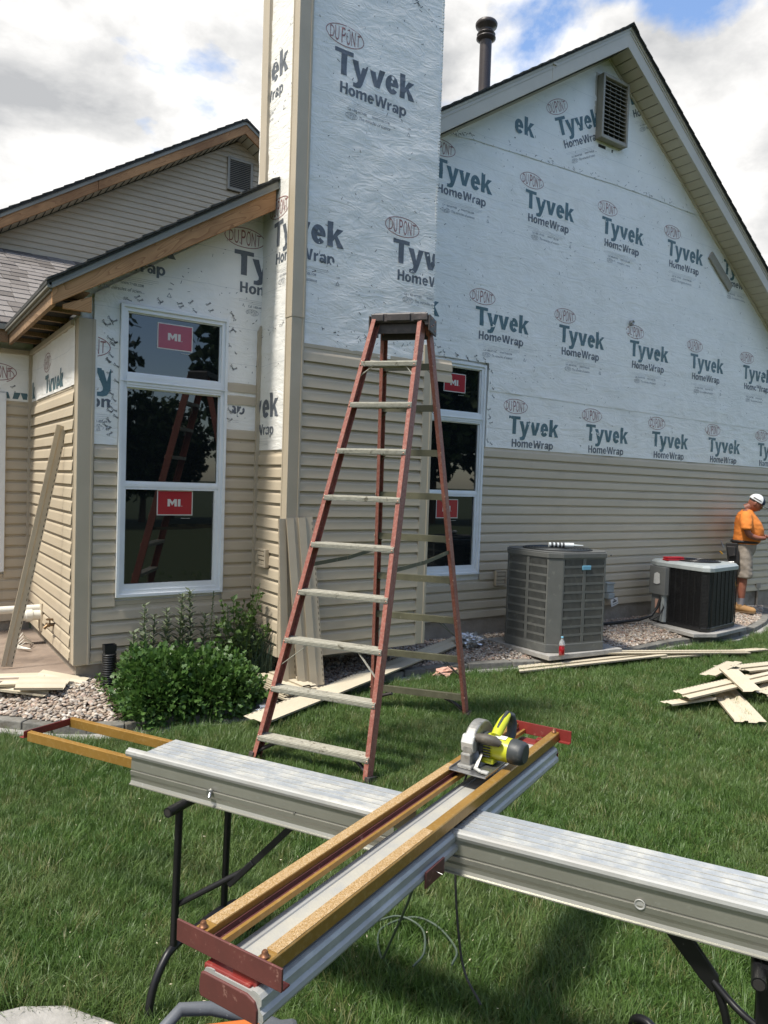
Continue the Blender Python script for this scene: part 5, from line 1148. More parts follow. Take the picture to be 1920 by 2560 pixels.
# ================================================================== CIRCULAR SAW
saw = thing('circular_saw', 'lime green circular saw with grey guard sitting on the gold rails', 'saw', kp(.38, -.02, .84))
SM = Matrix(((-KB.x, KC.x, 0, kp(.40, 0, 0).x), (-KB.y, KC.y, 0, kp(.40, 0, 0).y), (0, 0, 1, .852), (0, 0, 0, 1)))
# local axes: x forward (towards camera end), y to the right (motor side), z up
m = MB(SM); m.box(-.13, .125, -.118, .004, 0, .003); m.box(-.13, .125, -.121, -.118, 0, .009); m.box(-.13, .125, .004, .007, 0, .008); m.build('base_plate', ['steel'], saw, bevel=.001)
SM = SM @ Matrix.Diagonal((.88, 1, .82, 1))
# upper blade guard: thick half-disc
def disc(r0, r1, a0, a1, y0, y1, c, n=22):
    pr = [(c[0]+r1*math.cos(a), y0, c[1]+r1*math.sin(a)) for a in [a0+(a1-a0)*i/n for i in range(n+1)]]
    inn = [(c[0]+r0*math.cos(a), y0, c[1]+r0*math.sin(a)) for a in [a0+(a1-a0)*i/n for i in range(n+1)]][::-1] if r0 else []
    m = MB(SM); m.prism(pr+inn, (0, y1-y0, 0)); return m
BC = (-.005, .068)
disc(0, .098, -.15, PI+.15, -.098, -.062, BC).build('upper_guard', ['saw_grey'], saw, bevel=.006)
disc(.05, .078, .1, PI-.1, -.104, -.0985, BC).build('guard_rib', ['saw_light'], saw, bevel=.002)
disc(0, .082, PI, 2*PI, -.084, -.080, BC).build('blade', ['steel'], saw)
m = MB(SM); m.prism([(.055, -.104, .055), (.088, -.104, .062), (.094, -.104, .10), (.080, -.104, .128), (.058, -.104, .128)], (0, .044, 0)); m.build('dust_port', ['saw_light'], saw, bevel=.005)
disc(0, .052, 0, 2*PI, -.062, -.046, (-.008, .070), 26).build('gear_case', ['saw_dark'], saw, bevel=.003)
for (sx_, sz_) in ((.045, .13), (-.05, .125), (-.085, .05), (.074, .09)): m = MB(SM); m.blob((sx_, -.1, sz_), .0045, n=8, m=5); m.build('screw', ['saw_dark'], saw)
m = MB(SM); m.box(.065, .10, -.100, -.065, .005, .06); m.box(.06, .11, -.108, -.055, .003, .018); m.build('front_bracket', ['saw_grey'], saw, bevel=.005)
m = MB(SM); m.prism([(.085, -.055, .012), (.085, -.052, .012), (.02, -.052, .075), (.005, -.052, .085), (.0, -.055, .075), (.06, -.055, .01)], (0, .008, 0)); m.build('depth_quadrant', ['saw_grey'], saw, bevel=.002)
m = MB(SM); m.tube([(.105, -.045, .016), (.118, -.018, .012)], .007, 8); m.build('lock_lever', ['saw_light'], saw); m = MB(SM); m.box(.105, .124, -.02, .006, .008, .018); m.build('lock_lever', ['saw_light'], saw, bevel=.003)
# motor
m = MB(SM); m.tube([(-.01, -.060, .070), (-.01, -.045, .070), (-.01, .030, .068), (-.01, .038, .068)], [.042, .049, .047, .046], 24); m.build('motor_housing', ['saw_yellow'], saw)
m = MB(SM); m.box(-.05, .035, -.058, -.01, .012, .035); m.build('housing_foot', ['saw_yellow'], saw, bevel=.005)
m = MB(SM)
for i in range(5): m.box(.038, .047, -.052, -.02, .045+i*.011, .049+i*.011)
m.build('vent_slot', ['saw_dark'], saw)
m = MB(SM); m.tube([(-.01, .033, .068), (-.01, .042, .068), (-.01, .070, .067), (-.01, .080, .066), (-.01, .083, .066)], [.0465, .049, .046, .040, .033], 24); m.build('motor_cap', ['saw_dark'], saw)
m = MB(SM); m.prism([(.012, -.02, .1135), (.012, -.02, .114), (-.012, -.02, .1192), (-.012, -.02, .1187)], (0, .04, 0)); m.build('rating_label', ['label_white'], saw)
# handles
m = MB(SM); m.tube([(.055, -.075, .105), (.06, -.055, .118), (.055, -.03, .118), (.047, -.005, .113), (.038, .012, .103)], [.009, .017, .020, .020, .012], 16); m.build('front_knob', ['saw_knob'], saw)
m = MB(SM); m.tube([(-.005, -.02, .115), (-.03, -.02, .132), (-.075, -.02, .157), (-.115, -.02, .172)], [.017, .018, .017, .012], 14); m.build('handle', ['saw_yellow'], saw)
m = MB(SM); m.tube([(-.110, -.02, .173), (-.135, -.018, .162), (-.145, -.015, .13), (-.13, -.01, .09), (-.10, -.01, .065), (-.06, -.01, .05)], [.013, .017, .018, .016, .015, .012], 14); m.build('rear_grip', ['saw_dark'], saw)
m = MB(SM); m.tube([(-.02, -.020, .141), (-.07, -.020, .170), (-.112, -.020, .184)], .006, 8); m.build('grip_ridge', ['saw_dark'], saw)
m = MB(SM); m.tube([(-.145, -.015, .13), (-.17, -.03, .09), (-.15, -.07, .02), (-.12, -.125, -.02), (-.02, -.13, -.10), (.04, -.12, -.22), (.10, -.10, -.45), (.16, -.04, -.72), (.22, .05, -.80)], .0042, 8, smooth=6); m.build('power_cord', ['hose_black'], saw)

# sawdust and little vinyl clippings on the grass
mb = MB()
for _ in range(260):
    x = random.gauss(1.7, .8); y = random.gauss(2.6, .9)
    if y > edge_y(x)-.15 or not in_view(x, y): continue
    c = Vector((x, y, random.uniform(.03, .06))); a, b = Vector((random.gauss(0, 1), random.gauss(0, 1), random.gauss(0, .3))).normalized(), Vector((random.gauss(0, 1), random.gauss(0, 1), random.gauss(0, .3))).normalized(); s_ = random.uniform(.002, .007)
    mb.add([c-a*s_, c+b*s_*.4, c+a*s_, c-b*s_*.4], [(0, 1, 2, 3)])
tag(mb.build('clippings', ['siding_back']), kind='stuff')
# ================================================================== AIR CONDITIONERS
def quad_frame(p0, p1): # p0,p1 plan points -> origin, unit along, outward normal (towards -y side / camera)
    p0 = Vector((*p0, 0)); p1 = Vector((*p1, 0)); u = (p1-p0).normalized(); n = Vector((u.y, -u.x, 0)); return p0, u, n, (p1-p0).length
ac1 = thing('air_conditioner', 'tall grey eight-sided louvred air conditioning unit on a concrete pad', 'air conditioner', (5.8, 5.35, .15))
A1 = [(5.395, 5.60), (5.42, 5.07), (5.545, 4.99), (6.075, 4.91), (6.215, 5.02), (6.25, 5.58), (6.12, 5.70), (5.52, 5.74)]
cx1, cy1 = sum(p[0] for p in A1)/8, sum(p[1] for p in A1)/8
zb1, zt1 = .15, 1.135
def ring(P, s, cx, cy): return [(cx+(x-cx)*s, cy+(y-cy)*s) for x, y in P]
m = MB(); m.prism([(*p, zb1+.06) for p in ring(A1, .93, cx1, cy1)], (0, 0, .86)); m.build('core', ['ac_inside'], ac1)
m = MB(); m.prism([(*p, zb1-.0) for p in ring(A1, 1.01, cx1, cy1)], (0, 0, .085)); m.build('base_pan', ['ac_grey'], ac1, bevel=.006)
m = MB(); R1 = ring(A1, 1.02, cx1, cy1); m.prism([(*p, zt1-.055) for p in R1], (0, 0, .05)); m.prism([(*p, zt1-.005) for p in ring(A1, .985, cx1, cy1)], (0, 0, .012)); m.build('top_panel', ['ac_grey'], ac1, bevel=.01)
m = MB()
for r_ in [.10+.03*i for i in range(9)]: m.tube([(cx1+r_*math.cos(t_), cy1+r_*math.sin(t_), zt1+.016) for t_ in [2*PI*i/40 for i in range(41)]], .004, 5, caps=False)
for i in range(8): m.tube([(cx1+.08*math.cos(i*PI/4), cy1+.08*math.sin(i*PI/4), zt1+.019), (cx1+.35*math.cos(i*PI/4), cy1+.35*math.sin(i*PI/4), zt1+.012)], .004, 5)
m.build('fan_grille', ['saw_dark'], ac1)
m = MB(); m.lathe([(.355, 0), (.355, .003), (.34, .006), (.01, .006)], (cx1, cy1, zt1+.006), n=40); m.build('fan_well', ['ac_inside'], ac1)
for i, (p, q) in enumerate(zip(A1, A1[1:]+A1[:1])):
    o0, u, n, L_ = quad_frame(p, q)
    z0_, z1_ = zb1+.085, zt1-.055
    if L_ < .25:
        m = MB(); m.prism([(*p, z0_), (*q, z0_), (*q, z1_), (*p, z1_)], tuple(-n*.012)); m.build('corner_panel', ['ac_grey'], ac1, bevel=.003); continue
    def P3(s_, off, z): return o0+u*s_+n*off+UPV*z
    # post in the middle and ends
    cols = [(0.0, .02), (L_*.46, L_*.54), (L_-.02, L_)]
    for (a, b) in cols:
        m = MB(); m.prism([P3(a, 0, z0_), P3(b, 0, z0_), P3(b, 0, z1_), P3(a, 0, z1_)], tuple(-n*.014)); m.build('post', ['ac_grey'], ac1, bevel=.003)
    rows = 10
    for r_ in range(rows+1):
        z = z0_+(z1_-z0_)*r_/rows; hh = .011
        m = MB(); m.prism([P3(.02, -.001, max(z0_, z-hh)), P3(L_-.02, -.001, max(z0_, z-hh)), P3(L_-.02, -.001, min(z1_, z+hh)), P3(.02, -.001, min(z1_, z+hh))], tuple(-n*.008)); m.build('cross_bar', ['ac_grey'], ac1)
    lv = MB()
    for (a, b) in ((.02, L_*.46), (L_*.54, L_-.02)):
        k = int((b-a)/.0145)
        for j in range(1, k):
            s_ = a+(b-a)*j/k; lv.prism([P3(s_-.0032, -.002, z0_), P3(s_+.0032, -.002, z0_), P3(s_+.0032, -.002, z1_), P3(s_-.0032, -.002, z1_)], tuple(-n*.014))
    o = lv.build('louvre_bars', ['ac_grey'], ac1); o['kind'] = 'stuff'
m = MB()
for p in R1[:4]: m.blob((p[0]+.06, p[1]-.0, zt1-.03), .008, n=8, m=5)
m.build('screw', ['saw_dark'], ac1)
o0, u, n, L_ = quad_frame(A1[2], A1[3]); c = o0+u*(L_*.54)+n*.008+UPV*(.985)
m = MB(); m.prism([c-u*.055-UPV*.022, c+u*.055-UPV*.022, c+u*.055+UPV*.022, c-u*.055+UPV*.022], tuple(-n*.01)); m.build('badge', ['badge_blue'], ac1, bevel=.006)
m = MB(); m.prism([(5.36, 4.955, .10), (6.33, 4.86, .10), (6.42, 5.8, .10), (5.36, 5.86, .10)], (0, 0, .048)); o = m.build('equipment_pad', ['slab_stone'], bevel=.006); tag(o, 'flat concrete pad under the tall grey air conditioner', 'pad')
tube_ = thing('caulk_tube', 'white caulk tube with black lettering lying on the tall air conditioner', 'caulk tube', (5.72, 5.2, zt1+.04))
c0, c1_ = Vector((5.66, 5.30, zt1+.055)), Vector((5.87, 5.16, zt1+.055)); dd_ = (c1_-c0).normalized()
m = MB(); m.tube([c0, c1_], .024, 16); m.build('body', ['caulk_white'], tube_); m = MB(); m.tube([c1_, c1_+dd_*.012, c1_+dd_*.10], [.010, .009, .004], 10); m.build('nozzle', ['caulk_white'], tube_)
m = MB()
for q in (.02, .06, .10, .135): m.tube([c0+dd_*q, c0+dd_*(q+.022)], .0246, 16, caps=False)
m.build('printed_band', ['label_text'], tube_)
# second unit: black wrap-around coil guard, light cap, control box
ac2 = thing('air_conditioner', 'low square air conditioning unit with black coil guard and pale grey lid', 'air conditioner', (8.35, 5.5, .15))
A2 = [(8.03, 5.60), (7.945, 5.03), (7.99, 4.975), (8.06, 4.97), (8.70, 5.06), (8.76, 5.12), (8.86, 5.72), (8.10, 5.83)]
cx2, cy2 = 8.40, 5.42; zb2, zt2 = .15, .925
m = MB(); m.prism([(*p, zb2+.04) for p in ring(A2, .965, cx2, cy2)], (0, 0, .72)); m.build('core', ['ac_black'], ac2)
m = MB(); m.prism([(*p, zb2) for p in ring(A2, 1.01, cx2, cy2)], (0, 0, .05)); m.build('base_pan', ['ac_black'], ac2, bevel=.006)
cap2 = ring([(8.03, 5.70), (7.945, 5.03), (7.985, 4.965), (8.06, 4.955), (8.70, 5.05), (8.77, 5.12), (8.86, 5.72), (8.80, 5.82), (8.12, 5.84)], 1.03, cx2, cy2)
m = MB(); m.prism([(*p, zt2-.075) for p in cap2], (0, 0, .045)); a0 = [Vector((*p, zt2-.03)) for p in cap2]; b0 = [Vector((*p, zt2)) for p in ring(cap2, .93, cx2, cy2)]; nn_ = len(a0)
m.add(a0+b0, [(i, (i+1) % nn_, nn_+(i+1) % nn_, nn_+i) for i in range(nn_)]+[tuple(range(nn_, 2*nn_))]); m.build('lid', ['ac_light'], ac2, bevel=.006)
m = MB(); m.lathe([(.27, 0), (.27, .004), (.01, .004)], (cx2+.03, cy2, zt2+.001), n=36); m.build('fan_well', ['ac_inside'], ac2)
m = MB()
for r_ in [.05+.028*i for i in range(9)]: m.tube([(cx2+.03+r_*math.cos(t_), cy2+r_*math.sin(t_), zt2+.014) for t_ in [2*PI*i/36 for i in range(37)]], .003, 5, caps=False)
m.build('fan_grille', ['ac_black'], ac2)
for i, (p, q) in enumerate(zip(A2[0:6], A2[1:7])):
    o0, u, n, L_ = quad_frame(p, q); n = n if (o0+n*.1-Vector((cx2, cy2, 0))).length > (o0-Vector((cx2, cy2, 0))).length else -n
    lv = MB(); k = 40
    for j in range(k):
        z = zb2+.055+(zt2-.08-zb2-.055)*j/k; q0, q1 = o0+n*.004, o0+u*L_+n*.004
        lv.tube([q0+UPV*z, q1+UPV*z], .0030, 5)
    nv = max(1, int(L_/.095))
    for j in range(nv+1): s_ = L_*j/nv; lv.tube([o0+u*s_+n*.008+UPV*(zb2+.05), o0+u*s_+n*.008+UPV*(zt2-.08)], .005, 5)
    for j in range(nv*4):
        s_ = L_*(j+.5)/(nv*4)
        if L_ > .3: lv.tube([o0+u*s_+n*.006+UPV*(zb2+.05), o0+u*s_+n*.006+UPV*(zt2-.08)], .0016, 4)
    o = lv.build('coil_guard', ['ac_black'], ac2); o['kind'] = 'stuff'
m = MB()
for j in range(34): z = zb2+.08+j*.0195; m.box(8.745, 8.752, 5.092, 5.096, z, z+.007)
o = m.build('louvre_bolts', ['steel'], ac2); o['kind'] = 'stuff'
e0, e1 = Vector((8.01, 5.78, 0)), Vector((7.975, 5.60, 0))
m = MB(); m.prism([(7.955, 5.53, .50), (8.02, 5.80, .50), (8.10, 5.78, .50), (8.04, 5.50, .50)], (0, 0, .345)); m.build('control_box', ['ac_midgrey'], ac2, bevel=.004)
m = MB(); m.prism([(7.975, 5.545, .17), (7.985, 5.60, .17), (8.05, 5.59, .17), (8.04, 5.53, .17)], (0, 0, .33)); m.build('corner_post', ['ac_light'], ac2, bevel=.003)
m = MB(); m.prism([(8.00, 5.60, .17), (8.04, 5.77, .17), (8.12, 5.75, .17), (8.08, 5.58, .17)], (0, 0, .33)); m.build('service_panel', ['ac_midgrey'], ac2)
m = MB(); bx, by = 7.972, 5.655; du = Vector((.065, .27, 0)).normalized(); c = Vector((7.985, 5.66, .70))-Vector((.97, -.23, 0))*.006
def Q(s_, z): return c+du*s_+UPV*z
m.prism([Q(.055, -.065), Q(.05, .055), Q(.0, .075), Q(-.045, .06), Q(-.055, -.055), Q(0, -.075)], (-.002, 0, 0)); m.build('worn_label', ['label_white'], ac2)
m = MB(); m.prism([Vector((8.0, 5.62, .27)), Vector((8.022, 5.70, .27)), Vector((8.022, 5.70, .44)), Vector((8.0, 5.62, .44))], (-.004, 0, 0)); m.build('warning_label', ['pink_scrap'], ac2)
m = MB(); m.tube([(7.99, 5.60, .48), (7.96, 5.62, .35), (7.90, 5.66, .24), (7.75, 5.72, .19), (7.4, 5.80, .165), (6.9, 5.86, .16), (6.5, 5.80, .16), (6.3, 5.65, .17)], .018, 8); m.tube([(8.0, 5.58, .48), (7.98, 5.55, .35), (7.94, 5.58, .25), (7.85, 5.64, .19)], .010, 8)
tag(m.build('refrigerant_line', ['hose_black']), 'black insulated pipe running over gravel between the two air conditioners', 'pipe')
m = MB(); m.prism([(7.78, 5.0, .10), (8.05, 4.88, .10), (8.85, 4.98, .10), (9.0, 5.9, .10), (7.95, 5.95, .10)], (0, 0, .045)); o = m.build('equipment_pad', ['slab_stone'], bevel=.006); tag(o, 'flat concrete pad under the low black and grey air conditioner', 'pad')
rc = thing('plastic_case', 'small red plastic case lying on the lid of the low air conditioner', 'case', (8.15, 5.55, zt2))
m = MB(Matrix.Translation((8.14, 5.56, zt2)) @ Matrix.Rotation(-.25, 4, 'Z')); m.box(-.12, .14, -.05, .05, 0, .022); m.build('lower_half', ['red_plastic'], rc, bevel=.006)
m = MB(Matrix.Translation((8.14, 5.56, zt2)) @ Matrix.Rotation(-.25, 4, 'Z')); m.box(-.115, .135, -.045, .05, .024, .046); m.build('upper_half', ['red_plastic'], rc, bevel=.008)
# bottle
bt = thing('drink_bottle', 'plastic bottle with red drink and blue cap beside the tall air conditioner', 'bottle', (5.50, 4.93, .15))
bx, by = 5.50, 4.925
BMx = Matrix.Translation((bx, by, .15)) @ Matrix.Diagonal((.85, .85, .78, 1))
m = MB(BMx); m.lathe([(.028, 0), (.034, .008), (.034, .10), (.028, .112), (.030, .12)], (0, 0, 0), n=18); m.build('drink', ['drink_red'], bt)
m = MB(BMx); m.lathe([(.031, .118), (.034, .125), (.034, .145), (.028, .17), (.012, .20), (.012, .215)], (0, 0, 0), n=18); m.build('bottle_top', ['clear'], bt)
m = MB(BMx); m.lathe([(.014, .212), (.015, .214), (.015, .232), (.008, .234)], (0, 0, 0), n=14); m.build('cap', ['badge_blue'], bt)

# ================================================================== CORRUGATED DOWNSPOUT PIPE
dp = thing('drain_tube', 'black corrugated drain tube standing upright beside the house corner', 'drain pipe', (1.45, 5.74, .15))
px_, py_ = 1.455, 5.74; pr = []
z = 0
while z < .27: pr += [(.044, z), (.052, z+.003), (.052, z+.011), (.044, z+.014)]; z += .0175
m = MB(); m.lathe(pr, (px_, py_, .13), n=26); m.build('corrugated_tube', ['hose_black'], dp)
m = MB(); Q4 = [(-.045, -.035), (.045, -.035), (.045, .035), (-.045, .035)]
m.extr([(.9*x, .9*y) for x, y in Q4], (px_, py_, .40), (px_, py_, .43), (1, 0, 0), (0, 1, 0), caps=False); m.extr(Q4, (px_, py_, .43), (px_, py_, .475), (1, 0, 0), (0, 1, 0), caps=False); m.extr([(.85*x, .85*y) for x, y in Q4], (px_, py_, .40), (px_, py_, .475), (1, 0, 0), (0, 1, 0), caps=False)
m.build('square_adapter', ['hose_black'], dp, bevel=.004)
m = MB(); m.tube([(-.1, 6.05, .262), (.15, 6.02, .258), (.35, 6.0, .258), (.50, 6.02, .262), (.62, 6.10, .275)], .018, 10, smooth=5); tag(m.build('hose', ['hose_black']), 'black hose end lying on the brown patio edge', 'hose')
m = MB()
for k in range(4): m.tube([(1.12+random.uniform(-.03, .03), 7.0+.05*k, .262), (1.05, 6.9+.04*k, .30+.02*k), (.98, 6.85+.05*k, .27), (1.08, 6.8, .262)], .004, 6)
tag(m.build('cable_loop', ['pvc']), 'thin white cable loops hanging below the white drain pipes', 'cable')

# ================================================================== SIDING OFFCUTS
def panel_prof(n=2, p=.1, t_=.0012):
    pr = []
    for q in range(n):
        z = q*p; pr += [(z, .004), (z, .018), (z+.60*p, .016), (z+.75*p, .005), (z+p, .004)]
    pr += [(n*p+.03, .004)]
    return pr
def offcut(label, A, B, side, n=2, p=.1, flip=1, matn='siding_back', group=None, name='siding_offcut', cutA=0, cutB=0, th=.0016, lift=0):
    """length of double-course siding from A to B; 'side' = direction of its width"""
    A = Vector(A); B = Vector(B); d = (B-A).normalized(); S = Vector(side); S = (S-d*S.dot(d)).normalized(); Nn = d.cross(S).normalized()*flip
    pr = panel_prof(n, p); m = MB(); k = len(pr); w = pr[-1][0]
    def row(base, sgn, cut): return [base+S*x+Nn*(y+o_)+d*(cut*(x/w-.5)) for o_ in (0, -th) for x, y in pr]
    a = row(A, 1, cutA); b = row(B, 1, cutB)
    vs = a+b; K = 2*k; fs = []
    for i in range(k-1): fs += [(i, i+1, K+i+1, K+i), (k+i, K+k+i, K+k+i+1, k+i+1), (i, k+i, k+i+1, i+1), (K+i, K+i+1, K+k+i+1, K+k+i)]
    fs += [(0, K, K+k, k), (k-1, 2*k-1, K+2*k-1, K+k-1)]
    m.add(vs, fs); o = m.build(name, [matn]); tag(o, label, 'siding scrap', group)
    # bright slotted nail hem
    s = MB(); L_ = (B-A).length; q = .02
    while q < L_-.02: c = A+d*q+S*(w-.011)+Nn*.0048; s.prism([c, c+d*.022, c+d*.022+S*.004, c+S*.004], tuple(Nn*.0004)); q += .045
    if q > .06: s.build('nail_slots', ['dark_gap'], o)['kind'] = 'stuff'
    return o
# heap on the right lawn
zg = .085
offcut('long pale siding scrap sloping up over the others in the heap on the right', (5.36, 3.42, zg+.04), (6.95, 3.34, zg+.09), (.15, 1, 0), cutA=.1)
offcut('broad siding scrap on top of the heap at the right edge of the lawn', (6.42, 3.55, zg+.10), (7.6, 3.45, zg+.07), (.1, 1, .04), cutA=.05)
offcut('short siding scrap poking out behind the heap on the right lawn', (6.62, 3.84, zg+.02), (7.2, 3.72, zg), (.3, 1, 0))
offcut('square ended siding scrap sticking out under the front of the heap', (5.33, 3.06, zg-.01), (6.10, 3.80, zg), (1, -.9, 0), cutA=.02)
offcut('siding scrap with slotted hem at the very right of the heap', (5.74, 2.92, zg), (6.45, 3.42, zg+.02), (1, -.8, 0))
offcut('siding scrap cut off by the right edge of the photo', (6.0, 3.08, zg+.04), (7.0, 3.0, zg+.05), (.1, 1, 0), cutA=.06)
offcut('small siding strip tip under the left end of the heap', (5.20, 3.50, zg-.015), (5.65, 3.40, zg), (.1, 1, 0), n=1)
offcut('short siding scrap leaning across the middle of the heap', (5.85, 3.30, zg+.09), (6.25, 3.75, zg+.12), (1, -.7, 0), n=1, p=.13, cutA=.03)
offcut('small square siding scrap under the right end of the heap', (6.30, 3.15, zg+.02), (6.75, 3.30, zg+.03), (-.2, 1, 0), n=2, p=.11)
offcut('narrow siding scrap lying across the far side of the heap', (6.15, 3.72, zg+.05), (6.85, 3.88, zg+.06), (-.1, 1, 0), n=1, p=.11)
# strips along the edging
offcut('long siding strip on the grass in front of the tall air conditioner', (4.98, 4.88, .05), (6.75, 4.62, .07), (.1, 1, 0), cutA=.15)
offcut('siding strip lying over the edging stones below the air conditioners', (6.02, 4.92, .10), (7.75, 4.30, .06), (.1, 1, 0), cutA=.06, p=.085)
offcut('thin siding strip farthest right along the edging', (6.65, 4.62, .05), (8.15, 4.32, .05), (.1, 1, 0), n=1, p=.12)
# long trim board from ladder foot to gravel
offcut('long corner trim lying from the grass up across the gravel', (2.20, 4.60, .07), (5.22, 5.86, .15), (-.5, 1, .15), n=1, p=.16)
# leaning boards on the chimney corner
offcut('outer of two wide siding panels leaning on the chimney corner', (2.73, 5.12, .12), (2.655, 5.262, 1.455), (1, 0, 0), n=2, p=.105, flip=-1, matn='siding')
offcut('inner siding panel leaning behind another on the chimney corner', (2.61, 5.17, .12), (2.600, 5.285, 1.45), (1, .05, 0), n=1, p=.105, flip=-1, matn='siding')
o = offcut('narrow siding trim leaning on the left side wall above the patio', (.79, 6.30, .26), (1.155, 6.27, 2.13), (1, 0, -.2), n=1, p=.055, flip=-1, matn='siding')
# stack of offcuts near ladder
for k in range(7):
    offcut(('topmost', 'second from top', 'third from top', 'middle', 'third from bottom', 'second from bottom', 'lowest')[6-k]+' siding scrap in the stack left of the ladder foot', (2.45+.010*k, 5.42-.006*k, .115+.013*k), (2.55+.008*k, 4.97, .09+.013*k), (1, .25, 0), n=2, p=.11, group='stack of siding scraps left of the ladder', flip=1, cutB=.05*(k % 3))
# scraps on gravel at left
offcut('large curled siding scrap lowest on the left gravel pile', (.62, 5.92, .215), (.98, 5.62, .19), (.7, 1, .05), cutA=.05, flip=-1)
offcut('siding scrap in the middle of the pile by the patio', (.80, 5.70, .24), (1.12, 5.60, .225), (.25, 1, .1), cutB=.03, flip=-1)
offcut('siding scrap with rolled edge nearest the house corner', (.95, 5.90, .25), (1.24, 5.70, .20), (.8, 1, .1), n=1, p=.14, flip=-1)
offcut('flat siding scrap at the back of the left pile beside the patio', (.60, 5.92, .23), (.98, 5.78, .23), (.2, 1, .1), cutA=-.04, flip=-1)
# crumpled bits
def crumple(name, matn, c, r_, label, cat, seed=0, flat=.5, n=3):
    bm = bmesh.new(); bmesh.ops.create_icosphere(bm, subdivisions=n, radius=1)
    for v in bm.verts:
        q = v.co.copy(); nz = noise.noise(q*2.3+Vector((seed, 0, 0))); n2_ = noise.noise(q*6+Vector((0, seed, 0))); v.co = q*(1+.7*nz+.35*n2_); v.co.x *= r_[0]; v.co.y *= r_[1]; v.co.z *= r_[2]
    me = bpy.data.meshes.new(name); bm.to_mesh(me); bm.free(); me.materials.append(MAT[matn]); o = bpy.data.objects.new(name, me); COL.objects.link(o); o.location = c; tag(o, label, cat); return o
crumple('foil_scrap', 'foil', (5.02, 5.72, .19), (.15, .12, .06), 'crumpled silver foil on the gravel left of the tall air conditioner', 'scrap', 3, n=4)
crumple('foil_scrap', 'foil', (2.42, 4.93, .06), (.10, .06, .04), 'crumpled foil on the grass under the scrap stack', 'scrap', 8)
crumple('foam_scrap', 'foam_yellow', (1.47, 5.28, .12), (.035, .03, .03), 'yellow foam scrap on the gravel beside the bush', 'scrap', 5)
crumple('paper_scrap', 'pink_scrap', (4.30, 5.20, .06), (.13, .05, .04), 'crumpled pinkish paper by the edging behind the ladder', 'scrap', 6)
crumple('plastic_wrap', 'paper', (2.56, 5.40, .11), (.11, .07, .04), 'crumpled clear plastic behind the scrap stack', 'scrap', 9)
m = MB(); m.prism([(1.40, 5.50, .16), (1.47, 5.58, .17), (1.50, 5.34, .13), (1.45, 5.30, .12)], (0, 0, .004)); tag(m.build('wrap_scrap', ['paper']), 'torn white wrap scrap lying by the black drain tube', 'scrap')
# fallen post base under the chimney corner
m = MB(); m.prism([(3.95, 5.62, .14), (4.25, 5.50, .14), (4.40, 5.52, .15), (4.10, 5.68, .16)], (0, 0, .006)); tag(m.build('trim_scrap', ['siding_back']), 'small flat trim scrap on the gravel under the chimney edge', 'scrap')

# ================================================================== PLANTS
def leaf(mb, c, d, up_, L_, w, mi=0, lobes=False):
    d = Vector(d).normalized(); s_ = d.cross(Vector(up_)).normalized(); n_ = s_.cross(d)
    if lobes:
        P_L = [(0, 0), (.18, .22), (.12, .5), (.38, .34), (.45, .16), (.62, .34), (.85, .22), (1, 0)]
        top = [Vector(c)+d*(a*L_)+s_*(b*w)+n_*(.15*L_*abs(b)) for a, b in P_L]; bot = [Vector(c)+d*(a*L_)-s_*(b*w)+n_*(.15*L_*abs(b)) for a, b in P_L[1:-1]][::-1]
        mid = Vector(c)+d*(.45*L_)
        V_ = [mid]+top+bot; k = len(V_)-1; mb.add(V_, [(0, i+1, (i+1) % k+1) for i in range(k)], mi)
    else:
        m_ = Vector(c)+d*(L_*.45)-n_*(.08*L_); mb.add([Vector(c), m_+s_*w*.5+n_*.06*L_, Vector(c)+d*L_-n_*.2*L_, m_-s_*w*.5+n_*.06*L_, m_], [(0, 1, 4), (1, 2, 4), (2, 3, 4), (3, 0, 4)], mi)
def rdir(zmin=-1):
    while True:
        v = Vector((random.gauss(0, 1), random.gauss(0, 1), random.gauss(0, 1))).normalized()
        if v.z > zmin: return v
bush = thing('parsley_bush', 'dense low green parsley bush growing under the tall left window', 'bush', (1.85, 5.25, .05))
mb = MB(); st = MB()
lumps = [(1.60, 5.32, .25, .20, .22, .25), (1.72, 5.26, .24, .24, .26, .28), (1.98, 5.22, .23, .26, .26, .28), (2.20, 5.28, .19, .18, .22, .24), (1.66, 5.12, .17, .24, .16, .20), (2.05, 5.08, .18, .30, .17, .23), (2.28, 5.18, .13, .15, .16, .17)]
for _ in range(7600):
    cx, cy, cz, rx, ry, rz_ = random.choice(lumps); v = rdir(-.75); k = random.uniform(.55, 1.04)**.6*(1+.38*noise.noise(v*3.2+Vector((cx, cy, 0))*5))*(1.13 if random.random() < .06 else 1)
    c = Vector((cx+v.x*rx*k, cy+v.y*ry*k, max(.06, cz+v.z*rz_*k))); d = (v+rdir()*.7+Vector((0, 0, .1))).normalized(); leaf(mb, c, d, rdir(), random.uniform(.030, .055), random.uniform(.030, .055), lobes=True)
for _ in range(160):
    cx, cy, cz, rx, ry, rz_ = random.choice(lumps); v = rdir(.0); st.tube([(cx*.4+1.9*.6, cy*.5+5.25*.5, .05), (cx+v.x*rx*.8, cy+v.y*ry*.8, cz+v.z*rz_*.8)], .0025, 5)
mb.build('foliage', ['leaf_parsley'], bush); st.build('stems', ['leaf_mint'], bush)
sage = thing('sage_plant', 'grey green sage with upright leafy spikes against the house wall', 'plant', (1.9, 5.65, .15))
mb = MB(); st = MB()
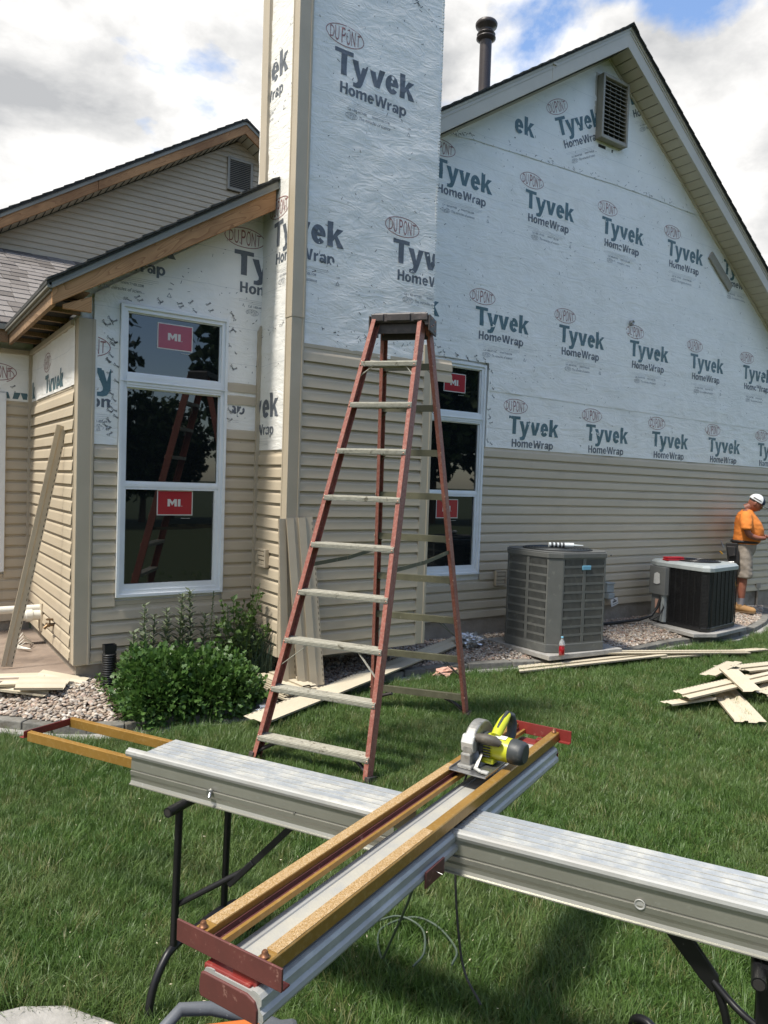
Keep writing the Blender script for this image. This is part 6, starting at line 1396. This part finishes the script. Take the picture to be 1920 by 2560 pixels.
for (x, y, h, s_) in ((1.66, 5.62, .72, 1), (1.74, 5.66, .62, 1), (1.88, 5.66, .68, 1), (1.93, 5.62, .80, 1.1), (2.06, 5.66, .82, 1.1), (2.12, 5.62, .60, 1), (2.30, 5.66, .55, .9), (2.22, 5.70, .78, .5), (1.60, 5.60, .50, 1.2), (1.98, 5.66, .60, 1.2), (1.80, 5.60, .55, 1.2), (2.45, 5.64, .42, 1), (1.70, 5.58, .48, 1.3), (2.36, 5.66, .66, .8)):
    lean = (random.uniform(-.05, .05), random.uniform(-.04, .02)); base = Vector((x, y, .15)); tip = Vector((x+lean[0], y+lean[1], .15+h*.88)); st.tube([base, (base+tip)/2+Vector((random.uniform(-.01, .01), 0, 0)), tip], .003, 5)
    k = int(h*60)
    for i in range(k):
        t_ = .25+.75*i/k; c = base.lerp(tip, t_); a = i*2.4; d = Vector((math.cos(a), math.sin(a), .9)); leaf(mb, c, d, (0, 0, 1), .095*s_*(1.15-.6*t_), .030*s_)
mb.build('foliage', ['leaf_sage'], sage); st.build('stems', ['leaf_mint'], sage)
mint = thing('leafy_plant', 'bright green branching leafy plant at the inner wall corner', 'plant', (2.45, 5.6, .14))
mb = MB(); st = MB()
for i in range(16):
    a = random.uniform(0, 6.28); b0 = Vector((2.44+random.uniform(-.08, .08), 5.55+random.uniform(-.06, .08), .14)); tip = b0+Vector((math.cos(a)*.17, math.sin(a)*.10, random.uniform(.35, .78))); md = (b0+tip)/2+Vector((0, 0, .05)); st.tube([b0, md, tip], .003, 5)
    for q in range(34):
        t_ = random.uniform(.25, 1); c = b0.lerp(tip, t_)+rdir()*.02; leaf(mb, c, rdir(-.3), rdir(), random.uniform(.035, .065), random.uniform(.025, .04))
mb.build('foliage', ['leaf_mint'], mint); st.build('stems', ['leaf_mint'], mint)
ch = thing('chive_clump', 'clump of thin upright blue green chives by the chimney side', 'plant', (2.55, 5.4, .1))
mb = MB()
for i in range(420):
    a = random.gauss(0, .1); b0 = Vector((2.57+random.gauss(0, .055), 5.60+random.gauss(0, .07), .10)); h = random.uniform(.25, .60); dx = random.gauss(0, .12); dy = random.gauss(0, .10); w = .0024
    P4 = [b0+Vector((dx*t_*t_, dy*t_*t_, h*(t_-.1*t_*t_))) for t_ in (0, .4, .75, 1)]; s_ = Vector((.82, -.56, 0))
    mb.add([P4[0]-s_*w, P4[0]+s_*w, P4[1]+s_*w, P4[1]-s_*w, P4[2]+s_*w*.7, P4[2]-s_*w*.7, P4[3]], [(0, 1, 2, 3), (3, 2, 4, 5), (5, 4, 6)])
mb.build('foliage', ['leaf_chive'], ch)
mb = MB()
for _ in range(1500):
    x = random.uniform(1.35, 2.65); y = random.uniform(edge_y(x)+.02, 5.8); c = Vector((x, y, gz(x, y)+random.uniform(0, .09))); leaf(mb, c, rdir(0), rdir(), random.uniform(.02, .05), random.uniform(.012, .03))
tag(mb.build('ground_cover', ['leaf_parsley']), kind='stuff')

# ================================================================== FOREGROUND BITS
cs = thing('tool_case', 'grey plastic tool case lid with orange panel at the bottom edge', 'tool case', (.72, 1.75, 0))
def cp(a, b, z): return Vector((.66, 1.83, 0))+Vector((.93, -.37, 0))*a+Vector((-.37, -.93, 0))*b+UPV*z
m = MB(); m.extr([(0, .05), (0, .22), (.02, .31), (.05, .345), (.10, .355), (.5, .30), (.5, .05)], cp(-.03, 0, 0), cp(.30, 0, 0), (-.37, -.93, 0), UPV); m.build('shell', ['case_grey'], cs, bevel=.015)
m = MB(); m.tube([cp(-.045, .10, .30), cp(-.04, .03, .345), cp(0, -.005, .365), cp(.08, -.01, .355), cp(.20, .0, .32), cp(.30, .03, .285), cp(.36, .08, .25)], .017, 12); m.build('handle', ['case_grey'], cs)
m = MB(); m.prism([cp(.03, .05, .349), cp(.20, .05, .349), cp(.20, .22, .338), cp(.03, .22, .338)], (0, 0, .012)); m.build('orange_panel', ['case_orange'], cs, bevel=.006)
m = MB(); m.tube([(.05, 1.95, .02), (.18, 2.02, .045), (.30, 2.02, .05), (.42, 2.0, .045), (.5, 1.9, .04)], .006, 8, smooth=6); tag(m.build('extension_cord', ['cord_red']), 'bright red orange cord crossing the pale slab at lower left', 'cord')
m = MB(); pts_ = [(1.27, 1.62, .70), (1.33, 1.75, .5), (1.42, 1.95, .25), (1.50, 2.12, .06), (1.60, 2.28, .045), (1.75, 2.28, .05), (1.80, 2.18, .05), (1.77, 2.03, .05), (1.70, 1.97, .05)]
m.tube(pts_, .0042, 8, smooth=6); m.tube(smooth=6, r=.0042, n=8, pts=[(1.28, 2.50, .05), (1.45, 2.42, .055), (1.58, 2.33, .055), (1.70, 2.30, .06), (1.74, 2.20, .05), (1.66, 2.08, .05), (1.58, 2.04, .045)])
tag(m.build('power_cord', ['cord_green']), 'thin dark green power cord looping in the grass under the table', 'cord')
offcut('small siding scrap tip at the bottom edge of the photo', (1.03, 1.52, .03), (1.20, 1.50, .06), (.5, -1, 0), n=1, p=.06)
# ================================================================== TREES BEHIND THE CAMERA (seen mirrored in the panes)
tm = MB(); 
for _ in range(5200):
    v = rdir(); k = random.uniform(.5, 1.05); c = Vector((v.x*2.3*k, v.y*2.3*k, 4.6+v.z*3.1*k))*(1); c += Vector((noise.noise(v*2)*.8, noise.noise(v*2+Vector((5, 0, 0)))*.8, noise.noise(v*3)*.8))
    s_ = random.uniform(.12, .26); a, b = rdir(), rdir(); tm.add([c-a*s_, c+b*s_, c+a*s_, c-b*s_], [(0, 1, 2, 3)])
tt2 = MB(); tt2.tube([(0, 0, -.1), (.05, 0, 1.2), (0, .1, 2.6), (.1, .1, 4.2)], [.22, .17, .13, .06], 10)
for k in range(6): a = k*1.05; tt2.tube([(0, .05, 1.9+.3*k), (1.1*math.cos(a), 1.1*math.sin(a), 3.3+.35*k)], [.07, .02], 7)
cm = tm.mesh('crown', ['leaf_tree']); km = tt2.mesh('trunk', ['bark'])
for i, (x, y, s_, lb) in enumerate(((-9, -14, 1.5, 'leafy tree behind the photographer farthest left'), (-3, -17, 1.1, 'smaller leafy tree left of the middle behind the photographer'), (2.5, -17, .9, 'medium leafy tree in the middle behind the photographer'), (4.6, -16, 1.2, 'tall leafy tree mirrored at the left side of the left window'), (8.4, -17, .64, 'low leafy tree mirrored in the middle of the left window'), (13.1, -15.5, 1.3, 'tall leafy tree mirrored at the right side of the left window'), (17.5, -16, .9, 'leafy tree between the two mirrored window views'), (21.5, -15.5, 1.3, 'tall leafy tree mirrored in the right window'), (26, -16, 1.45, 'leafy tree behind the photographer farthest right'), (10.2, -19, .62, 'low round tree behind the tall mirrored trees'))):
    t_ = thing('leafy_tree', lb, 'tree', (x, y, 0), 'trees behind the photographer')
    for nm, me in (('crown', cm), ('trunk', km)): o = bpy.data.objects.new(nm, me); COL.objects.link(o); o.parent = t_; o.scale = (s_, s_, s_)
# ================================================================== WORKER
per = thing('person', 'worker in orange shirt, grey shorts and white and navy cap looking down at his hands', 'person', (10.14, 5.80, .115))
ha = math.radians(-60); F_ = Vector((math.cos(ha), math.sin(ha), 0)); L_v = Vector((-math.sin(ha), math.cos(ha), 0))
PM = Matrix(((F_.x, L_v.x, 0, 10.14), (F_.y, L_v.y, 0, 5.80), (0, 0, 1, .115), (0, 0, 0, 1)))
def skin_mesh(name, verts, edges, radii, root, matn, sub=2, parent=per, M=PM):
    me = bpy.data.meshes.new(name); me.from_pydata([tuple(v) for v in verts], edges, [])
    o = bpy.data.objects.new('tmp_skin', me); COL.objects.link(o); o.modifiers.new('s', 'SKIN'); sl_ = me.skin_vertices[0].data
    for i, r_ in enumerate(radii): sl_[i].radius = r_ if isinstance(r_, tuple) else (r_, r_); sl_[i].use_root = (i == root)
    o.modifiers['s'].use_smooth_shade = True
    sb = o.modifiers.new('b', 'SUBSURF'); sb.levels = sub; sb.render_levels = sub
    dg = bpy.context.evaluated_depsgraph_get(); dg.update(); em = bpy.data.meshes.new_from_object(o.evaluated_get(dg)); bpy.data.objects.remove(o)
    off = wl(parent)
    for v in em.vertices: v.co = (M @ v.co)-off
    em.name = name; em.materials.clear(); em.materials.append(MAT[matn]); em.polygons.foreach_set('use_smooth', [True]*len(em.polygons))
    ob = bpy.data.objects.new(name, em); COL.objects.link(ob); ob.parent = parent; WL[ob.name] = off; return ob
# body (bare parts: head, neck, arms, legs) as one figure; x forward, y left, z up
V = [(0.00, 0, .90), (.02, 0, 1.05), (.03, 0, 1.22), (.0, 0, 1.38), (.01, 0, 1.43), (.065, 0, 1.475),    # pelvis..neck 0-5
     (.0, -.17, 1.37), (.01, -.225, 1.24), (.04, -.235, 1.10), (.16, -.19, 1.055), (.265, -.10, 1.06),      # right arm 6-10
     (.0, .17, 1.37), (.01, .225, 1.24), (.05, .235, 1.10), (.17, .18, 1.06), (.285, .06, 1.08),            # left arm 11-15
     (.0, -.10, .84), (.01, -.11, .50), (-.005, -.115, .28), (-.01, -.115, .09),                              # right leg 16-19
     (-.02, .10, .84), (-.06, .12, .50), (-.10, .125, .28), (-.115, .125, .09)]                               # left leg 20-23
E_ = [(0, 1), (1, 2), (2, 3), (3, 4), (4, 5), (3, 6), (6, 7), (7, 8), (8, 9), (9, 10), (3, 11), (11, 12), (12, 13), (13, 14), (14, 15), (0, 16), (16, 17), (17, 18), (18, 19), (0, 20), (20, 21), (21, 22), (22, 23)]
Rd = [(.13, .15), (.13, .15), (.13, .15), (.10, .13), .065, .058, .06, .052, .045, .038, .026, .06, .052, .045, .038, .026, .085, .058, .056, .038, .085, .058, .056, .038]
skin_mesh('body', V, E_, Rd, 0, 'skin')
# head bowed forward
HM = PM @ Matrix.Translation((.115, 0, 1.535)) @ Matrix.Rotation(.55, 4, 'Y')
hd = empty('head', (0, 0, 0), per)
m = MB(HM)
n_, mm_ = 24, 18; vs = []
for i in range(mm_+1):
    for k in range(n_):
        th = PI*i/mm_; ph = 2*PI*k/n_; x, y, z = math.sin(th)*math.cos(ph), math.sin(th)*math.sin(ph), math.cos(th)
        X = .098*x; Y = .076*y*(1-.12*max(0, -z)); Z = .118*z
        if x > 0 and z < -.2: X *= 1.02+.08*(-z)
        if x > .8 and abs(y) < .3: X += .014*math.exp(-((z+.12)/.16)**2)*math.exp(-(y/.16)**2)   # nose
        if x > .6: X -= .010*math.exp(-((z-.08)/.12)**2)*math.exp(-((abs(y)-.36)/.18)**2)          # eye hollows
        if x > .7: X += .005*math.exp(-((z+.46)/.07)**2)*math.exp(-(y/.3)**2)
        vs.append((X, Y, Z))
m.add(vs, [(i*n_+k, (i+1)*n_+k, (i+1)*n_+(k+1) % n_, i*n_+(k+1) % n_) for i in range(mm_) for k in range(n_)], 0, True)
m.tube([(-.03, 0, -.06), (-.07, 0, -.13)], [.055, .06], 14)
m.build('face', ['skin'], hd)
for s_ in (-1, 1):
    m = MB(HM); m.blob((-.005, s_*.078, -.005), (.020, .008, .030), n=12, m=8); m.build('ear', ['skin'], hd)
    m = MB(HM); m.blob((.084, s_*.028, .012), (.008, .011, .006), n=10, m=6); m.build('eye', ['label_white'], hd)
    m = MB(HM); m.blob((.092, s_*.028, .011), (.003, .004, .004), n=8, m=5); m.build('pupil', ['hair'], hd)
m = MB(HM); m.blob((.099, 0, -.055), (.006, .024, .005), n=10, m=6); m.build('mouth', ['sticker_pale'], hd)
m = MB(HM)
for i in range(9):
    pass
m.lathe([(.101, .0), (.099, .025), (.092, .05), (.001, .05)], (-.008, 0, -.015), n=24); 
m = MB(HM); m.blob((-.012, 0, .03), (.094, .079, .060), n=20, m=10); m.build('hair', ['hair'], hd)
capo = empty('cap', (0, 0, 0), per)
def capshell(a0, a1, matn, nm):
    m = MB(HM); N2, M2 = 16, 8; vs = []
    for i in range(M2+1):
        for k in range(N2+1):
            th = (PI/2)*i/M2; ph = a0+(a1-a0)*k/N2; vs.append((.112*math.sin(th)*math.cos(ph)-.005, .091*math.sin(th)*math.sin(ph), .035+.100*math.cos(th)))
    m.add(vs, [(i*(N2+1)+k, (i+1)*(N2+1)+k, (i+1)*(N2+1)+k+1, i*(N2+1)+k+1) for i in range(M2) for k in range(N2)], 0, True); m.build(nm, [matn], capo)
capshell(math.radians(50), math.radians(310), 'cap_white', 'crown'); capshell(math.radians(-50), math.radians(50), 'cap_navy', 'front_panel')
m = MB(HM); N2 = 12; top = [(.10+.085*math.cos(a)-.012*math.sin(a)**2*0, .082*math.sin(a), .040-.020*abs(math.sin(a))) for a in [-PI/2+PI*i/N2 for i in range(N2+1)]]
m.add([(.085, -.080, .035), (.085, .080, .035)]+top+[(x, y, z-.005) for x, y, z in top], [tuple([0]+list(range(2, 2+N2+1))+[1])]+[(2+i, 3+i, 3+i+N2+1, 2+i+N2+1) for i in range(N2)], 0, False); m.build('brim', ['cap_navy'], capo)
m = MB(HM); m.tube([(-.02+.112*math.cos(a), .093*math.sin(a), .062) for a in [math.radians(d_) for d_ in range(240, 312, 8)]], .0045, 6); m.build('sunglasses_arm', ['hair'], capo)
# shirt: lofted torso and sleeves fused into one cloth surface
def fused(name, secs, tubes, matn, vox=.016, fold=.006):
    m = MB(); n = 28; vs = []
    for (x, z, rx, ry) in secs: vs += [(x+rx*math.cos(2*PI*k/n), ry*math.sin(2*PI*k/n), z) for k in range(n)]
    m.add(vs, [(i*n+k, i*n+(k+1) % n, (i+1)*n+(k+1) % n, (i+1)*n+k) for i in range(len(secs)-1) for k in range(n)]+[tuple(range(n))[::-1], tuple(range((len(secs)-1)*n, len(secs)*n))], 0, True)
    for pts, r_ in tubes: m.tube(pts, r_, 16)
    me = m.mesh('tmp', [matn]); o = bpy.data.objects.new('tmp', me); COL.objects.link(o)
    r_ = o.modifiers.new('r', 'REMESH'); r_.mode = 'VOXEL'; r_.voxel_size = vox; r_.use_smooth_shade = True
    q = o.modifiers.new('s', 'SMOOTH'); q.factor = .6; q.iterations = 5
    dg = bpy.context.evaluated_depsgraph_get(); dg.update(); em = bpy.data.meshes.new_from_object(o.evaluated_get(dg)); bpy.data.objects.remove(o)
    off = wl(per)
    em.calc_loop_triangles()
    ns = [v.normal.copy() for v in em.vertices]
    for v, nn_ in zip(em.vertices, ns):
        c = v.co; f_ = noise.noise(Vector((c.x*9, c.y*7, c.z*22+c.x*14)))+.6*noise.noise(Vector((c.x*22, c.y*18, c.z*30)))
        v.co = (PM @ (c+nn_*fold*f_))-off
    em.name = name; em.materials.clear(); em.materials.append(MAT[matn]); ob = bpy.data.objects.new(name, em); COL.objects.link(ob); ob.parent = per; WL[ob.name] = off; return ob
fused('shirt', [(.0, .955, .162, .168), (.02, 1.0, .178, .18), (.045, 1.08, .195, .188), (.05, 1.16, .195, .192), (.035, 1.25, .178, .195), (.012, 1.33, .145, .20), (.0, 1.385, .115, .175), (.008, 1.425, .078, .10), (.02, 1.45, .062, .066)],
      [([(0, -.13, 1.385), (.0, -.20, 1.34), (.01, -.24, 1.25), (.015, -.255, 1.165)], [.07, .082, .080, .080]), ([(0, .13, 1.385), (.0, .20, 1.34), (.01, .24, 1.25), (.015, .255, 1.165)], [.07, .082, .080, .080])], 'orange_shirt')
# shorts
fused('shorts', [(0, .80, .12, .15), (0, .86, .152, .168), (0, .93, .158, .168), (0, .985, .155, .165)],
      [([(.0, -.085, .86), (.01, -.10, .70), (.02, -.11, .58), (.02, -.115, .485)], [.10, .108, .104, .106]), ([(-.01, .085, .86), (-.035, .105, .70), (-.055, .118, .58), (-.06, .12, .485)], [.10, .108, .104, .106])], 'shorts', fold=.008)
m = MB(PM); m.tube([(.004+.166*math.cos(a), .172*math.sin(a), .995) for a in [2*PI*i/30 for i in range(31)]], .022, 8, caps=False); m.build('belt', ['leather'], per)
pch = empty('tool_pouch', (0, 0, 0), per)
m = MB(PM); m.prism([(-.23, -.16, .97), (-.08, -.21, .98), (-.05, -.21, .70), (-.12, -.19, .60), (-.20, -.17, .74)], (-.01, -.05, 0)); m.build('pouch', ['leather'], pch, bevel=.012)
m = MB(PM); m.prism([(-.22, -.215, .93), (-.10, -.25, .93), (-.10, -.26, .80), (-.18, -.24, .78)], (-.01, -.03, 0)); m.build('pocket', ['leather'], pch, bevel=.01)
m = MB(PM); m.tube([(-.30, -.22, 1.0), (-.26, -.22, .90)], .009, 8); m.build('tool_handle', ['steel'], pch); m = MB(PM); m.tube([(-.31, -.2, .85), (-.27, -.2, .81)], .012, 8); m.build('tool_handle', ['handle_yellow'], pch)
ham = thing('hammer', 'hammer with yellow wooden handle hanging from the worker tool pouch', 'hammer', PM @ Vector((-.15, -.24, .7)))
m = MB(PM); m.tube([(-.16, -.265, .68), (-.115, -.255, .48)], .008, 8); m.build('shank', ['hair'], ham)
m = MB(PM); m.tube([(-.115, -.255, .50), (-.08, -.25, .38)], [.015, .018], 10); m.build('grip', ['handle_yellow'], ham)
m = MB(PM); m.tube([(-.20, -.26, .70), (-.12, -.26, .71)], .016, 10); m.build('head', ['steel'], ham)
# socks and boots
for (fx0, fy0, ang) in ((-.01, -.115, -.15), (-.115, .125, .1)):
    m = MB(PM); m.tube([(fx0, fy0, .09), (fx0, fy0, .205)], [.042, .05], 14); m.build('sock', ['sock'], per)
    BM_ = PM @ Matrix.Translation((fx0, fy0, 0)) @ Matrix.Rotation(ang, 4, 'Z'); bt_ = empty('boot', (0, 0, 0), per)
    m = MB(BM_); m.tube([(-.075, 0, .055), (-.04, 0, .065), (.03, 0, .062), (.10, 0, .050), (.165, 0, .042), (.195, 0, .038)], [.035, .048, .050, .047, .045, .022], 14); m.tube([(-.005, 0, .06), (-.012, 0, .115)], [.050, .050], 14); m.build('upper', ['boot'], bt_)
    m = MB(BM_); m.extr([(-.10, -.030), (-.085, -.043), (0, -.042), (.13, -.052), (.19, -.035), (.205, 0), (.19, .035), (.13, .052), (0, .042), (-.085, .043), (-.10, .030)], (0, 0, 0), (0, 0, .024), (1, 0, 0), (0, 1, 0)); m.build('sole', ['boot_sole'], bt_, bevel=.004)
    m = MB(BM_)
    for q in range(5): m.tube([(.035+q*.018, -.025, .105-q*.008), (.04+q*.018, .025, .105-q*.008)], .004, 6)
    m.build('laces', ['boot_sole'], bt_)
# hands: palm and five bent fingers, holding a small trim piece
def hand(wr, dirv, side, nm):
    h = empty(nm, (0, 0, 0), per); d = Vector(dirv).normalized(); up_ = Vector((0, 0, 1)); s_ = d.cross(up_).normalized(); w = Vector(wr)
    V = [w, w+d*.05]; R_ = [(.022, .03), (.020, .036)]; E2 = [(0, 1)]
    for i, ln in enumerate((.060, .070, .066, .052)):
        o_ = (i-1.5)*.019; b0 = w+d*.085+up_*(-o_)*1; k = len(V)
        V += [b0, b0+d*ln*.45+s_*side*.012, b0+d*ln*.62+s_*side*.038, b0+d*ln*.45+s_*side*.055]; R_ += [.0095, .0088, .008, .007]; E2 += [(1, k), (k, k+1), (k+1, k+2), (k+2, k+3)]
    k = len(V); V += [w+d*.035+up_*.022+s_*side*.015, w+d*.07+up_*.034+s_*side*.035, w+d*.095+up_*.030+s_*side*.045]; R_ += [.012, .010, .008]; E2 += [(0, k), (k, k+1), (k+1, k+2)]
    return skin_mesh('fingers_and_palm', V, E2, R_, 0, 'skin', 1, parent=h)
hand((.262, -.10, 1.06), (.8, .45, .05), 1, 'hand'); hand((.285, .06, 1.08), (.75, -.4, -.02), -1, 'hand')
m = MB(PM); m.beam((.30, -.05, 1.085), (.46, -.02, 1.10), .03, .008); tag(m.build('trim_piece', ['siding_back']), 'small pale trim piece held in the hands of the worker', 'trim')
